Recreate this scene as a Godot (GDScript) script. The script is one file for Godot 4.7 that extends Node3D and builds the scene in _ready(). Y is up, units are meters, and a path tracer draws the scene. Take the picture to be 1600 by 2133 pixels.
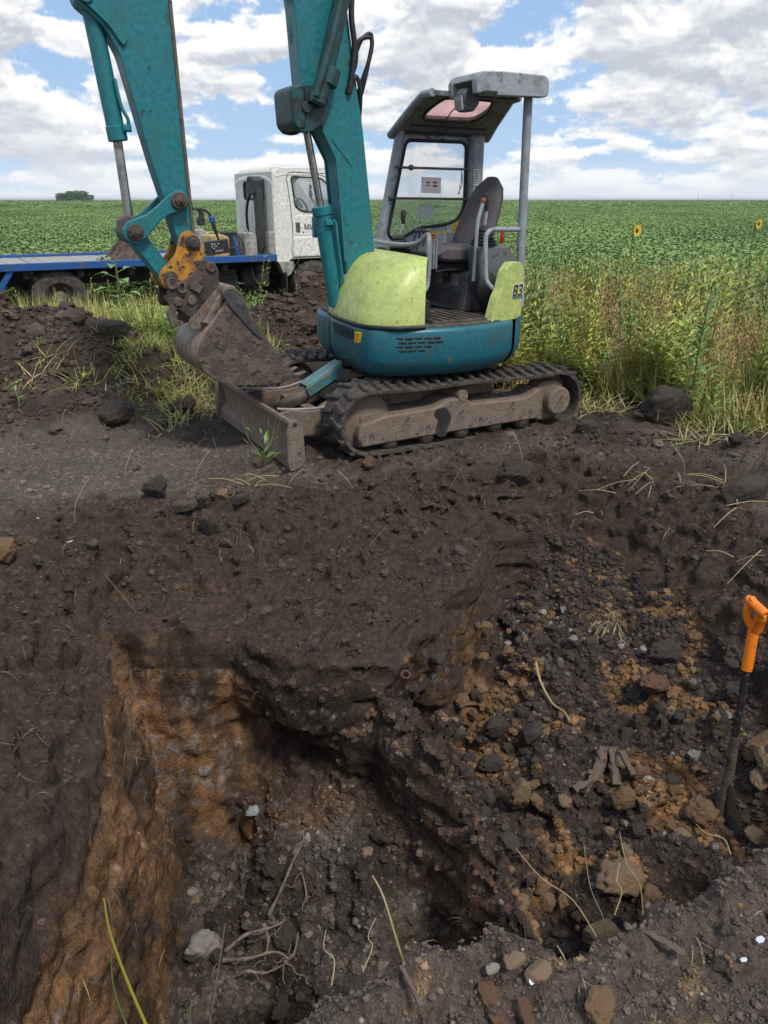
extends Node3D

# ---------------------------------------------------------------- helpers
class B:
	var st := SurfaceTool.new()
	var col := Color.WHITE
	var uvm := false
	func _init() -> void:
		st.begin(Mesh.PRIMITIVE_TRIANGLES)
	func tri(a: Vector3, b: Vector3, c: Vector3, sm := -1) -> void:   # a, b, c counter-clockwise seen from outside
		st.set_smooth_group(0xFFFFFFFF if sm < 0 else sm)
		st.set_color(col); st.add_vertex(a)
		st.set_color(col); st.add_vertex(c)
		st.set_color(col); st.add_vertex(b)
	func quad(a: Vector3, b: Vector3, c: Vector3, d: Vector3, sm := -1) -> void:
		tri(a, b, c, sm); tri(a, c, d, sm)
	func prism(poly_in: PackedVector2Array, z0: float, z1: float, bev := 0.004, xf := Transform3D(), smooth := false) -> void:
		var poly := poly_in
		var area := 0.0
		var n := poly.size()
		for i in n:
			area += poly[i].cross(poly[(i + 1) % n])
		if area < 0:
			poly.reverse()
		var ins := PackedVector2Array()
		var idx := PackedInt32Array()
		for attempt in 5:
			ins.clear()
			if attempt == 4: bev = 0.0
			for i in n:
				var p := poly[i]
				var d0 := (p - poly[(i + n - 1) % n]).normalized()
				var d1 := (poly[(i + 1) % n] - p).normalized()
				var nn := Vector2(-d0.y - d1.y, d0.x + d1.x)
				nn = nn.normalized() if nn.length() > 0.01 else Vector2(-d0.y, d0.x)
				var k := maxf(0.35, nn.dot(Vector2(-d0.y, d0.x)))
				ins.append(p + nn * bev / k)
			idx = Geometry2D.triangulate_polygon(ins)
			if idx.size() == (n - 2) * 3: break
			bev *= 0.55
		var V := func(p: Vector2, z: float) -> Vector3: return xf * Vector3(p.x, p.y, z)
		for i in range(0, idx.size(), 3):
			var a := ins[idx[i]]; var b := ins[idx[i + 1]]; var c := ins[idx[i + 2]]
			if (b - a).cross(c - a) < 0:
				var t := b; b = c; c = t
			tri(V.call(a, z1), V.call(b, z1), V.call(c, z1))
			tri(V.call(a, z0), V.call(c, z0), V.call(b, z0))
		for i in n:
			var j := (i + 1) % n
			quad(V.call(poly[i], z0 + bev), V.call(poly[j], z0 + bev), V.call(poly[j], z1 - bev), V.call(poly[i], z1 - bev), 1 if smooth else -1)
			if bev > 0:
				quad(V.call(poly[i], z1 - bev), V.call(poly[j], z1 - bev), V.call(ins[j], z1), V.call(ins[i], z1))
				quad(V.call(poly[j], z0 + bev), V.call(poly[i], z0 + bev), V.call(ins[i], z0), V.call(ins[j], z0))
	func box(c: Vector3, s: Vector3, bev := 0.005, rot := Basis()) -> void:
		var h := s / 2
		bev = minf(bev, minf(h.x, minf(h.y, h.z)) * 0.6)
		prism(PackedVector2Array([Vector2(-h.x, -h.y), Vector2(h.x, -h.y), Vector2(h.x, h.y), Vector2(-h.x, h.y)]), -h.z, h.z, bev, Transform3D(rot, c))
	func ring_plate(outer_in: PackedVector2Array, hole_in: PackedVector2Array, z0: float, z1: float, xf := Transform3D()) -> void:   # a plate with an opening
		var sides := [outer_in.duplicate(), hole_in.duplicate()]
		for q in 2:
			var area := 0.0
			for i in sides[q].size(): area += sides[q][i].cross(sides[q][(i + 1) % sides[q].size()])
			if (area < 0) == (q == 0): sides[q].reverse()
		var outer: PackedVector2Array = sides[0]; var hole: PackedVector2Array = sides[1]
		# walk from the outline's first corner to the nearest point of the opening and back: one polygon
		var near := 0
		for i in hole.size():
			if hole[i].distance_to(outer[0]) < hole[near].distance_to(outer[0]): near = i
		var key := outer.duplicate()
		var e := (hole[near] - outer[0]).normalized().orthogonal() * 0.0004
		key.append(outer[0] + (outer[outer.size() - 1] - outer[0]).normalized() * 0.0006)
		for i in hole.size() + 1:
			var p := hole[(near + i) % hole.size()]
			if i == 0: p = p + (hole[(near + hole.size() - 1) % hole.size()] - p).normalized() * 0.0
			if i == hole.size(): p = p + (hole[(near + hole.size() - 1) % hole.size()] - p).normalized() * 0.0006
			key.append(p)
		# the way back must not cross the way in
		var idx := Geometry2D.triangulate_polygon(key)
		if idx.is_empty():
			var alt := outer.duplicate()
			alt.append(outer[0] - e)
			for i in hole.size():
				alt.append(hole[(near + i) % hole.size()])
			alt.append(hole[near] + e)
			key = alt
			idx = Geometry2D.triangulate_polygon(key)
		if idx.is_empty(): print("no triangles for a plate with an opening")
		for i in range(0, idx.size(), 3):
			var a := key[idx[i]]; var b := key[idx[i + 1]]; var c := key[idx[i + 2]]
			if (b - a).cross(c - a) < 0:
				var t := b; b = c; c = t
			tri(xf * Vector3(a.x, a.y, z1), xf * Vector3(b.x, b.y, z1), xf * Vector3(c.x, c.y, z1))
			tri(xf * Vector3(a.x, a.y, z0), xf * Vector3(c.x, c.y, z0), xf * Vector3(b.x, b.y, z0))
		for ring in [outer, hole]:
			for i in ring.size():
				var p: Vector2 = ring[i]; var q: Vector2 = ring[(i + 1) % ring.size()]
				quad(xf * Vector3(p.x, p.y, z0), xf * Vector3(q.x, q.y, z0), xf * Vector3(q.x, q.y, z1), xf * Vector3(p.x, p.y, z1))
	func tube(pts: Array, r: Variant, n := 10, caps := true, flat_y := 1.0) -> void:
		var m := pts.size()
		var prev: Array = []
		var up := Vector3.UP
		var d0: Vector3 = (pts[1] - pts[0]).normalized()
		if absf(d0.dot(up)) > 0.95: up = Vector3.RIGHT
		var x := d0.cross(up).normalized()
		for i in m:
			var d: Vector3 = (pts[mini(i + 1, m - 1)] - pts[maxi(i - 1, 0)]).normalized()
			x = (x - d * x.dot(d)).normalized()
			var y := d.cross(x)
			var rr: float = r[i] if r is Array else r
			var ring: Array = []
			for k in n:
				var t := TAU * k / n
				ring.append(pts[i] + x * cos(t) * rr + y * sin(t) * rr * flat_y)
			if i > 0:
				for k in n:
					var k2 := (k + 1) % n
					quad(prev[k], prev[k2], ring[k2], ring[k], 1)
			if caps and (i == 0 or i == m - 1):
				for k in n:
					var k2 := (k + 1) % n
					if i == 0: tri(pts[i], ring[k2], ring[k])
					else: tri(pts[i], ring[k], ring[k2])
			prev = ring
	func cyl(p0: Vector3, p1: Vector3, r: float, n := 18, bev := 0.006) -> void:
		var d := (p1 - p0).normalized()
		bev = minf(bev, r * 0.4)
		var x := d.cross(Vector3.UP if absf(d.y) < 0.9 else Vector3.RIGHT).normalized()
		var y := d.cross(x)
		var stn := [[p0, r - bev], [p0 + d * bev, r], [p1 - d * bev, r], [p1, r - bev]]
		for i in 3:
			for k in n:
				var t0 := TAU * k / n; var t1 := TAU * (k + 1) / n
				var e0 := x * cos(t0) + y * sin(t0); var e1 := x * cos(t1) + y * sin(t1)
				quad(stn[i][0] + e0 * stn[i][1], stn[i][0] + e1 * stn[i][1], stn[i + 1][0] + e1 * stn[i + 1][1], stn[i + 1][0] + e0 * stn[i + 1][1], 2 + i)
		for k in n:
			var t0 := TAU * k / n; var t1 := TAU * (k + 1) / n
			var e0 := x * cos(t0) + y * sin(t0); var e1 := x * cos(t1) + y * sin(t1)
			tri(p0, p0 + e1 * (r - bev), p0 + e0 * (r - bev)); tri(p1, p1 + e0 * (r - bev), p1 + e1 * (r - bev))
	func lathe(prof: Array, c: Vector3, axis: Vector3, n := 24) -> void:   # prof: [radius, along]
		var d := axis.normalized()
		var x := d.cross(Vector3.UP if absf(d.y) < 0.9 else Vector3.RIGHT).normalized()
		var y := d.cross(x)
		for i in prof.size() - 1:
			for k in n:
				var t0 := TAU * k / n; var t1 := TAU * (k + 1) / n
				var e0 := x * cos(t0) + y * sin(t0); var e1 := x * cos(t1) + y * sin(t1)
				quad(c + d * prof[i][1] + e0 * prof[i][0], c + d * prof[i][1] + e1 * prof[i][0], c + d * prof[i + 1][1] + e1 * prof[i + 1][0], c + d * prof[i + 1][1] + e0 * prof[i + 1][0], 2 + i)
	func grid(rows: Array, sm := 1, closed := false) -> void:      # rows of points, outside to the left of u x v
		for i in rows.size() - 1:
			var n: int = rows[i].size()
			for k in (n if closed else n - 1):
				var k2 := (k + 1) % n
				quad(rows[i][k], rows[i][k2], rows[i + 1][k2], rows[i + 1][k], sm)
	func fan(pts: Array, flip := false) -> void:
		var c := Vector3.ZERO
		for p in pts: c += p
		c /= pts.size()
		for k in pts.size():
			var k2 := (k + 1) % pts.size()
			if flip: tri(c, pts[k2], pts[k])
			else: tri(c, pts[k], pts[k2])
	func done() -> ArrayMesh:
		st.index()
		st.generate_normals()
		return st.commit()

func V2(a: Array) -> PackedVector2Array:
	var o := PackedVector2Array()
	for i in range(0, a.size(), 2):
		o.append(Vector2(a[i], a[i + 1]))
	return o

func rounded(poly: PackedVector2Array, r: float, steps := 4) -> PackedVector2Array:
	var o := PackedVector2Array()
	var n := poly.size()
	for i in n:
		var p := poly[i]
		var a := poly[(i + n - 1) % n]; var b := poly[(i + 1) % n]
		var k := minf(r, minf(p.distance_to(a), p.distance_to(b)) * 0.45)
		var s := p + (a - p).normalized() * k
		var e := p + (b - p).normalized() * k
		for j in steps + 1:
			var t := float(j) / steps
			o.append(s * (1 - t) * (1 - t) + p * 2 * t * (1 - t) + e * t * t)
	return o

func disc(c: Vector2, r: float, n := 20) -> PackedVector2Array:
	var o := PackedVector2Array()
	for k in n:
		o.append(c + Vector2.from_angle(TAU * k / n) * r)
	return o

func hull_link(p0: Vector2, r0: float, p1: Vector2, r1: float) -> PackedVector2Array:   # outline round two circles
	var pts := disc(p0, r0, 20)
	pts.append_array(disc(p1, r1, 20))
	var h := Geometry2D.convex_hull(pts)
	h.remove_at(h.size() - 1)
	return h

func smooth_pts(pts: Array, per := 5) -> Array:
	var c := Curve3D.new()
	var n := pts.size()
	for i in n:
		var t: Vector3 = (pts[mini(i + 1, n - 1)] - pts[maxi(i - 1, 0)]) / 6.0
		c.add_point(pts[i], -t, t)
	var o: Array = []
	for i in n - 1:
		for j in per:
			o.append(c.sample(i, float(j) / per))
	o.append(pts[n - 1])
	return o

func part(called: String, mesh: Mesh, m: Material, parent: Node3D = null) -> MeshInstance3D:
	var o := MeshInstance3D.new()
	o.name = called
	o.mesh = mesh
	o.material_override = m
	(self if parent == null else parent).add_child(o, true)
	return o

var used := {}
func numbered(called: String) -> String:
	var n: int = used.get(called, 0)
	used[called] = n + 1
	return called if n == 0 else "%s_%03d" % [called, n]

func tag(o: Node, label: String, category: String, group := "", kind := "") -> Node:
	o.set_meta("label", label)
	o.set_meta("category", category)
	if group != "": o.set_meta("group", group)
	if kind != "": o.set_meta("kind", kind)
	return o

func thing(called: String, label: String, category: String, at := Vector3.ZERO, turn := 0.0, group := "") -> Node3D:
	var o := Node3D.new()
	o.name = numbered(called)
	add_child(o)
	o.position = at
	o.rotation.y = turn
	tag(o, label, category, group)
	return o

func solo(called: String, mesh: Mesh, m: Material, label: String, category: String, at := Vector3.ZERO, rot := Vector3.ZERO, group := "", kind := "") -> MeshInstance3D:
	var o := part(numbered(called), mesh, m)
	o.position = at
	o.rotation = rot
	tag(o, label, category, group, kind)
	return o

func dup(src: Node3D, called: String, label: String, at: Vector3, rot: Vector3, sc := 1.0, group := "") -> Node3D:
	var o: Node3D = src.duplicate()
	o.name = numbered(called)
	add_child(o)
	o.position = at
	o.rotation = rot
	o.scale = Vector3.ONE * sc
	o.set_meta("label", label)
	if group != "": o.set_meta("group", group)
	return o

# ---------------------------------------------------------------- materials
func lin(r: float, g: float, b: float) -> Color:
	return Color(r, g, b).linear_to_srgb()

func fnl(seed_: int, freq: float, oct := 4, type := FastNoiseLite.TYPE_SIMPLEX_SMOOTH) -> FastNoiseLite:
	var n := FastNoiseLite.new()
	n.seed = seed_
	n.noise_type = type
	n.frequency = freq
	n.fractal_octaves = oct
	n.fractal_type = FastNoiseLite.FRACTAL_FBM if oct > 1 else FastNoiseLite.FRACTAL_NONE
	return n

func noise_map(seed_: int, freq: float, oct := 4, size := 512) -> PackedByteArray:
	return fnl(seed_, freq, oct).get_seamless_image(size, size).get_data()

var normal_cache := {}
func bump(seed_: int, freq: float, strength: float, oct := 4, size := 512) -> ImageTexture:
	var key := [seed_, freq, strength, oct]
	if not normal_cache.has(key):
		var im := fnl(seed_, freq, oct).get_seamless_image(size, size)
		im.bump_map_to_normal_map(strength)
		normal_cache[key] = ImageTexture.create_from_image(im)
	return normal_cache[key]

# a surface of one base colour with grime in broad patches, streaks and sharp edged chips
func worn(base: Color, grime: Color, chip: Color, seed_: int, grime_at := 0.55, chip_at := 0.68, rough := 0.5, metal := 0.0, scale := 1.0, streak := false, chip_freq := 0.011) -> StandardMaterial3D:
	var s := 512
	var n1 := noise_map(seed_, 0.008, 5)
	var n2 := noise_map(seed_ + 7, chip_freq, 4)
	var n3 := noise_map(seed_ + 13, 0.05, 3)
	var data := PackedByteArray()
	data.resize(s * s * 3)
	var rg := PackedByteArray()
	rg.resize(s * s)
	for i in s * s:
		var a := n1[i] / 255.0; var c := n2[i] / 255.0; var f := n3[i] / 255.0
		if streak:
			f = n3[(i % s) + ((i / s) / 10) * s * 1] / 255.0
		var g := clampf((a * 0.75 + f * 0.25 - grime_at + 0.1) / 0.22, 0.0, 1.0)
		var q := clampf((c - chip_at) * 18.0, 0.0, 1.0)
		var k := 0.88 + 0.24 * f
		var r0 := lerpf(base.r * k, grime.r, g * 0.85); var g0 := lerpf(base.g * k, grime.g, g * 0.85); var b0 := lerpf(base.b * k, grime.b, g * 0.85)
		data[i * 3] = int(clampf(lerpf(r0, chip.r, q), 0, 1) * 255)
		data[i * 3 + 1] = int(clampf(lerpf(g0, chip.g, q), 0, 1) * 255)
		data[i * 3 + 2] = int(clampf(lerpf(b0, chip.b, q), 0, 1) * 255)
		rg[i] = int(clampf(rough + g * 0.3 + (f - 0.5) * 0.15, 0.05, 1.0) * 255)
	var m := StandardMaterial3D.new()
	m.albedo_texture = ImageTexture.create_from_image(Image.create_from_data(s, s, false, Image.FORMAT_RGB8, data))
	m.roughness = rough
	if rough < .5:
		m.roughness_texture = ImageTexture.create_from_image(Image.create_from_data(s, s, false, Image.FORMAT_L8, rg))
		m.roughness_texture_channel = BaseMaterial3D.TEXTURE_CHANNEL_GRAYSCALE
		m.roughness = 1.0
	m.metallic = metal
	m.uv1_triplanar = true
	m.uv1_scale = Vector3.ONE * scale
	return m

func plain(c: Color, rough := 0.6, metal := 0.0, vertex := false) -> StandardMaterial3D:
	var m := StandardMaterial3D.new()
	m.albedo_color = c
	m.roughness = rough
	m.metallic = metal
	m.vertex_color_use_as_albedo = vertex
	return m

func with_bump(m: StandardMaterial3D, seed_: int, freq: float, strength: float, amount := 1.0) -> StandardMaterial3D:
	m.normal_enabled = true
	m.normal_texture = bump(seed_, freq, strength)
	m.normal_scale = amount
	return m

func glass(c: Color, a: float) -> StandardMaterial3D:
	var m := StandardMaterial3D.new()
	m.albedo_color = Color(c.r, c.g, c.b, a)
	m.transparency = BaseMaterial3D.TRANSPARENCY_ALPHA
	m.roughness = 0.05
	return m

var M := {}
func materials() -> void:
	var rust := lin(.13, .07, .045)
	M.teal = with_bump(worn(lin(.012, .168, .20), lin(.020, .145, .15), lin(.03, .07, .07), 11, .66, .85, .42, 0, .9), 3, .03, 2.0, .25)
	M.blue = with_bump(worn(lin(.012, .125, .17), lin(.045, .075, .08), lin(.14, .10, .08), 21, .66, .80, .40, 0, .9), 3, .03, 2.0, .2)
	M.hood = with_bump(worn(lin(.46, .55, .17), lin(.34, .40, .15), lin(.16, .17, .08), 31, .66, .77, .36, 0, 1.1, false, .03), 5, .012, 3.0, .25)
	M.grey = worn(lin(.27, .31, .355), lin(.20, .215, .23), lin(.10, .085, .07), 41, .58, .76, .5, 0, 1.2)
	M.greydark = worn(lin(.065, .072, .082), lin(.10, .09, .08), lin(.03, .03, .03), 43, .55, .75, .7, 0, 1.5)
	M.amber = worn(lin(.50, .22, .02), lin(.17, .085, .03), lin(.06, .045, .03), 51, .56, .62, .5, 0, 2.5)
	M.mud = with_bump(worn(lin(.15, .115, .092), lin(.20, .155, .12), lin(.085, .066, .055), 61, .52, .74, .92, 0, 2.2), 8, .03, 4.0, .8)
	M.steel = with_bump(worn(lin(.10, .08, .068), lin(.16, .125, .10), lin(.055, .045, .04), 71, .5, .66, .62, .25, 1.6), 9, .04, 3.0, .5)
	M.darksteel = with_bump(worn(lin(.062, .052, .046), lin(.12, .09, .07), lin(.03, .026, .024), 81, .52, .66, .6, .3, 2.0), 9, .04, 3.0, .6)
	M.rubber = with_bump(worn(lin(.045, .040, .037), lin(.12, .095, .078), lin(.025, .022, .02), 91, .52, .75, .85, 0, 2.5), 8, .05, 3.0, .6)
	M.black = worn(lin(.016, .016, .018), lin(.05, .045, .04), lin(.01, .01, .01), 101, .62, .8, .6, 0, 2.0)
	M.chrome = worn(lin(.42, .41, .39), lin(.22, .20, .18), lin(.2, .19, .17), 111, .62, .85, .28, .9, 2.0)
	M.seat = worn(lin(.075, .070, .080), lin(.11, .095, .085), lin(.03, .03, .034), 121, .56, .78, .75, 0, 2.0)
	M.floor = worn(lin(.05, .046, .042), lin(.13, .105, .085), lin(.03, .028, .026), 131, .5, .72, .85, 0, 2.5)
	M.white = worn(lin(.74, .74, .71), lin(.66, .65, .61), lin(.52, .49, .44), 141, .74, .90, .35, 0, .6)
	M.whitedirty = worn(lin(.66, .65, .61), lin(.50, .47, .41), lin(.42, .38, .32), 151, .70, .88, .55, 0, .8)
	M.bed = worn(lin(.016, .085, .30), lin(.05, .08, .17), lin(.12, .10, .09), 161, .62, .78, .45, 0, .8)
	M.jerry = worn(lin(.34, .33, .31), lin(.2, .19, .17), lin(.14, .13, .12), 171, .55, .75, .6, 0, 2.0)
	M.jerryyellow = worn(lin(.50, .40, .18), lin(.33, .25, .11), lin(.2, .16, .1), 173, .55, .78, .5, 0, 2.0)
	M.glass = glass(Color(.55, .62, .66), .16)
	M.glassdark = glass(Color(.25, .28, .30), .45)
	M.pink = StandardMaterial3D.new()
	M.pink.albedo_color = Color(.93, .60, .57, .06)
	M.pink.roughness = .08
	M.pink.refraction_enabled = true
	M.pink.refraction_scale = .001
	M.orangelamp = plain(lin(.75, .16, .02), .3)
	M.orange = with_bump(worn(lin(.80, .20, .012), lin(.55, .17, .03), lin(.3, .12, .04), 181, .7, .84, .42, 0, 3.0), 8, .03, 2, .2)
	M.paper = plain(lin(.62, .63, .64), .8)
	M.sticker = plain(lin(.62, .60, .55), .6)
	M.yellow = plain(lin(.68, .50, .03), .55)
	M.orangeprint = plain(lin(.75, .25, .02), .5)
	M.ink = plain(lin(.012, .012, .014), .6)
	M.inkwhite = plain(lin(.75, .75, .75), .5)
	M.red = plain(lin(.45, .02, .02), .5)
	M.leaf = leafmat(.55)
	M.petal = plain(lin(.85, .58, .02), .7)
	M.wood = with_bump(worn(lin(.075, .055, .042), lin(.12, .09, .07), lin(.03, .024, .02), 191, .5, .7, .9, 0, 3.0), 8, .03, 5, 1.0)
	M.rustwood = with_bump(worn(lin(.095, .045, .024), lin(.07, .042, .028), lin(.07, .035, .02), 193, .5, .7, .9, 0, 4.0), 8, .03, 5, 1.0)

func leafmat(rough: float) -> StandardMaterial3D:
	var m := plain(Color.WHITE, rough, 0.0, true)
	m.cull_mode = BaseMaterial3D.CULL_DISABLED
	m.backlight_enabled = true
	m.backlight = Color(.25, .3, .1)
	return m

# ---------------------------------------------------------------- sky
func make_sky() -> Image:
	var w := 4096; var h := 2048
	var im := Image.create(w, h, false, Image.FORMAT_RGBF)
	im.fill(Color(.10, .10, .09))
	var n := fnl(5, 1.0, 7, FastNoiseLite.TYPE_SIMPLEX_SMOOTH)
	n.fractal_gain = 0.50
	n.domain_warp_enabled = true
	n.domain_warp_type = FastNoiseLite.DOMAIN_WARP_SIMPLEX
	n.domain_warp_amplitude = 0.35
	n.domain_warp_frequency = 1.1
	var nb := fnl(18, 1.0, 3)
	var top := h / 2
	# Godot: the picture's middle column looks along +z... every column gets the same cloud layer, so only the step differs
	for row in top:
		var elev := (0.5 - (row + 0.5) / h) * PI
		var fine := elev < 0.40
		for blk in w / 8:
			var az0 := (blk * 8 + 4.0) / w * TAU
			# the camera looks along -z
			var dx := sin(az0 - PI); var dz := cos(az0 - PI)
			var infront := dz < -0.78 or true
			var step := 1 if (fine and sky_front(az0)) else 8
			if step == 8 and row % 8 != 0:
				continue
			for k in range(0, 8, step):
				var az := (blk * 8 + k + step * 0.5) / w * TAU
				var e := elev if step == 1 else (0.5 - (row + 4.0) / h) * PI
				var c := sky_color(az, e, n, nb)
				if step == 1:
					im.set_pixel(blk * 8 + k, row, c)
				else:
					im.fill_rect(Rect2i(blk * 8, row, 8, 8), c)
	return im

func sky_front(az: float) -> bool:
	return absf(wrapf(az, -PI, PI)) < 0.75

func cloud(az: float, e: float, n: FastNoiseLite, nb: FastNoiseLite) -> float:
	# heaps of cloud in rows that shrink and flatten towards the horizon
	var w := smoothstep(.01, .14, e)
	var hi := Vector3(sin(az) * 6.4, e * 15.5, cos(az) * 6.4)
	var lo := Vector3(sin(az) * 9.0 + 3.0, e * 36.0, cos(az) * 9.0 + 1.0)
	var v := lerpf(n.get_noise_3dv(lo) * .9, n.get_noise_3dv(hi), w)
	return v + nb.get_noise_3d(sin(az) * 2.0, e * 7.0, cos(az) * 2.0) * .34

func sky_color(az: float, e: float, n: FastNoiseLite, nb: FastNoiseLite) -> Color:
	var t := clampf(e / 0.5, 0.0, 1.0)
	var blue := Color(.58, .73, .88).lerp(Color(.17, .38, .74), pow(t, .5))
	var low := clampf(1.0 - e / 0.22, 0.0, 1.0)
	var th := -0.15 - 0.20 * low * low
	var d := cloud(az, e, n, nb)
	var den := smoothstep(th, th + 0.17, d)
	var a1 := cloud(az, e + 0.010, n, nb)
	var a2 := cloud(az, e + 0.030, n, nb)
	# the sun is above and behind: crests are white, bases in their own shade
	var cover := smoothstep(th, th + .42, a1) * .45 + smoothstep(th, th + .42, a2) * .55
	var lit := clampf(1.16 - cover * .86 + (d - a1) * 1.5, 0.0, 1.0)
	var fade := clampf(e / 0.09, 0.0, 1.0)
	var dark := Color(.53, .57, .64).lerp(Color(.66, .70, .76), 1.0 - fade)
	var bright := Color(.99, .99, .985).lerp(Color(.88, .90, .93), (1.0 - fade) * .8)
	var c := dark.lerp(bright, lit)
	var out := blue.lerp(c, den)
	return out.lerp(Color(.80, .84, .89), clampf(1.0 - e / 0.045, 0.0, 1.0) * .8)

# ---------------------------------------------------------------- ground
const G := 0.02
const X0 := -2.7
const Z0 := 0.14
const NX := 282
const NZ := 262
const PT := [-.17, 1.19, .10, 1.32, .26, 1.42, .40, 1.30, .58, 1.42, 1.0, 1.56, 1.6, 1.81, 2.1, 2.3, 2.15, 3.3, 1.85, 4.3, 1.5, 4.95, 1.1, 5.08, .2, 4.85, -.6, 4.42, -1.2, 4.2, -1.75, 3.95, -1.78, 3.2, -1.5, 2.4, -1.25, 1.8, -1.05, 1.2, -.95, .8, -.5, .92]
const PA := [1.1, 4.5, .68, 4.45, .57, 4.1, .51, 3.72, .21, 3.28, .02, 3.03, .2, 2.6, .40, 2.2, .45, 1.40, .62, 1.46, 1.0, 1.60, 1.55, 1.84, 1.85, 2.1, 1.82, 2.9, 1.55, 3.8, 1.3, 4.4]
const PB := [-1.33, 3.28, -.72, 3.22, -.55, 3.02, -.32, 2.91, -.02, 2.97, .10, 2.70, .34, 2.38, .42, 2.0, .42, 1.36, .26, 1.46, .10, 1.34, -.17, 1.19, -.5, .92, -.9, .85, -.97, 1.4, -1.02, 2.14, -1.16, 2.7]
var hm := PackedFloat32Array()
var dTm := PackedFloat32Array()
var dAm := PackedFloat32Array()
var dBm := PackedFloat32Array()
var ng := fnl(101, .35, 4)
var nd := fnl(102, 5.5, 4)
var nd2 := fnl(103, 2.2, 3)
var nw := fnl(104, 3.0, 3)
var nfine := fnl(105, 14.0, 2)
var ncol := fnl(106, 1.6, 4)
var nsp := fnl(107, 26.0, 2)

func sdist(p: Vector2, poly: PackedVector2Array) -> float:
	var best := 1e9
	var inside := false
	var n := poly.size()
	var j := n - 1
	for i in n:
		var a := poly[j]; var b := poly[i]
		var ab := b - a
		var t := clampf((p - a).dot(ab) / ab.length_squared(), 0.0, 1.0)
		best = minf(best, p.distance_squared_to(a + ab * t))
		if (a.y > p.y) != (b.y > p.y) and p.x < (b.x - a.x) * (p.y - a.y) / (b.y - a.y) + a.x:
			inside = not inside
		j = i
	return -sqrt(best) if inside else sqrt(best)

func mound(X: float, Z: float, cx: float, cz: float, sx: float, sz: float, h: float) -> float:
	var d := Vector2((X - cx) / sx, (Z - cz) / sz).length()
	return h * (1.0 - smoothstep(0.0, 1.0, d)) if d < 1.0 else 0.0

func ground0(X: float, Z: float) -> float:     # X to the right, Z away from the camera
	var h := ng.get_noise_2d(X, Z) * 0.07
	var m := mound(X, Z, -3.9, 7.05, 2.9, 2.1, .86) + mound(X, Z, -.75, 8.7, 1.6, 1.3, .80) + mound(X, Z, 3.5, 4.7, 1.5, 1.25, .42) + mound(X, Z, -2.9, 5.2, .9, .8, .14)
	m += mound(X, Z, -2.0, 6.7, .75, .45, .22)
	h += m * (1.0 + 0.35 * nd2.get_noise_2d(X * .6, Z * .6))
	return h

func fA(X: float, Z: float) -> float:
	return -.42 - .25 * (4.4 - Z) + .36 * (X - 1.0) - .12 * smoothstep(.35, .0, X - .2 - (Z - 3.25) * .62) * smoothstep(2.7, 3.0, Z) + nd2.get_noise_2d(X * 1.2, Z * 1.2) * .10

func fB(X: float, Z: float) -> float:
	var h := -1.48
	h += .62 * smoothstep(2.3, 3.05, Z) * smoothstep(-.75, -.45, X)
	h += .20 * smoothstep(-.6, .0, X) * smoothstep(2.0, 2.5, Z)
	h += .20 * smoothstep(-.55, .15, X) * smoothstep(1.6, 2.3, Z)
	h -= .20 * smoothstep(.0, .25, X) * smoothstep(2.5, 2.2, Z)
	return h + nd2.get_noise_2d(X * 1.5, Z * 1.5) * .12

func prepare() -> void:
	var t := V2(PT); var a := V2(PA); var b := V2(PB)
	hm.resize(NX * NZ); dTm.resize(NX * NZ); dAm.resize(NX * NZ); dBm.resize(NX * NZ)
	for iz in NZ:
		for ix in NX:
			var X := X0 + ix * G; var Z := Z0 + iz * G
			var p := Vector2(X, Z)
			var i := iz * NX + ix
			var wob := nw.get_noise_2d(X, Z)
			var dt := sdist(p, t) + wob * .07
			var da := sdist(p, a) + wob * .07
			var db := sdist(p, b) + wob * .06
			dTm[i] = dt; dAm[i] = da; dBm[i] = db
			var h := ground0(X, Z)
			var near := smoothstep(2.3, 1.5, Z) * smoothstep(-.6, -.1, X)
			var wd := lerpf(.62, .10, near)
			if X < -.9: wd = lerpf(wd, .5, smoothstep(-.9, -1.2, X))
			var bench := -.30 + .06 * smoothstep(.65, .25, absf(X - .15)) * smoothstep(2.75, 3.0, Z)
			bench -= .1 * smoothstep(1.0, 1.6, X)
			h = lerpf(h, bench + nd2.get_noise_2d(X * 1.4 + 9, Z * 1.4) * .09, smoothstep(.06, -wd, dt))
			# soil rolled up along the near lip
			h += .05 * near * exp(-pow((dt - .06) / .07, 2.0))
			h += smoothstep(.15, -.05, dt) * smoothstep(-.75, -.35, dt) * (.16 * absf(nd2.get_noise_2d(X * 1.6 + 4, Z * 1.6)) - .05) * (1.0 - near)
			if da < .08:
				h = lerpf(h, minf(fA(X, Z), h), smoothstep(.04, -.13, da))
			if db < .08:
				h = lerpf(h, minf(fB(X, Z), h), smoothstep(.04, -.12 - .10 * smoothstep(-.9, -1.05, X), db))
			hm[i] = h

func samp(arr: PackedFloat32Array, X: float, Z: float) -> float:
	var fx := clampf((X - X0) / G, 0.0, NX - 1.001); var fz := clampf((Z - Z0) / G, 0.0, NZ - 1.001)
	var ix := int(fx); var iz := int(fz)
	fx -= ix; fz -= iz
	var i := iz * NX + ix
	return lerpf(lerpf(arr[i], arr[i + 1], fx), lerpf(arr[i + NX], arr[i + NX + 1], fx), fz)

func in_box(X: float, Z: float, m := 0.0) -> bool:
	return X > X0 + m and X < X0 + (NX - 1) * G - m and Z > Z0 + m and Z < Z0 + (NZ - 1) * G - m

func hgt(X: float, Z: float) -> float:
	return samp(hm, X, Z) if in_box(X, Z, .02) else ground0(X, Z)

func crumb_amp(X: float, Z: float) -> float:
	return 1.0

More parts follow.
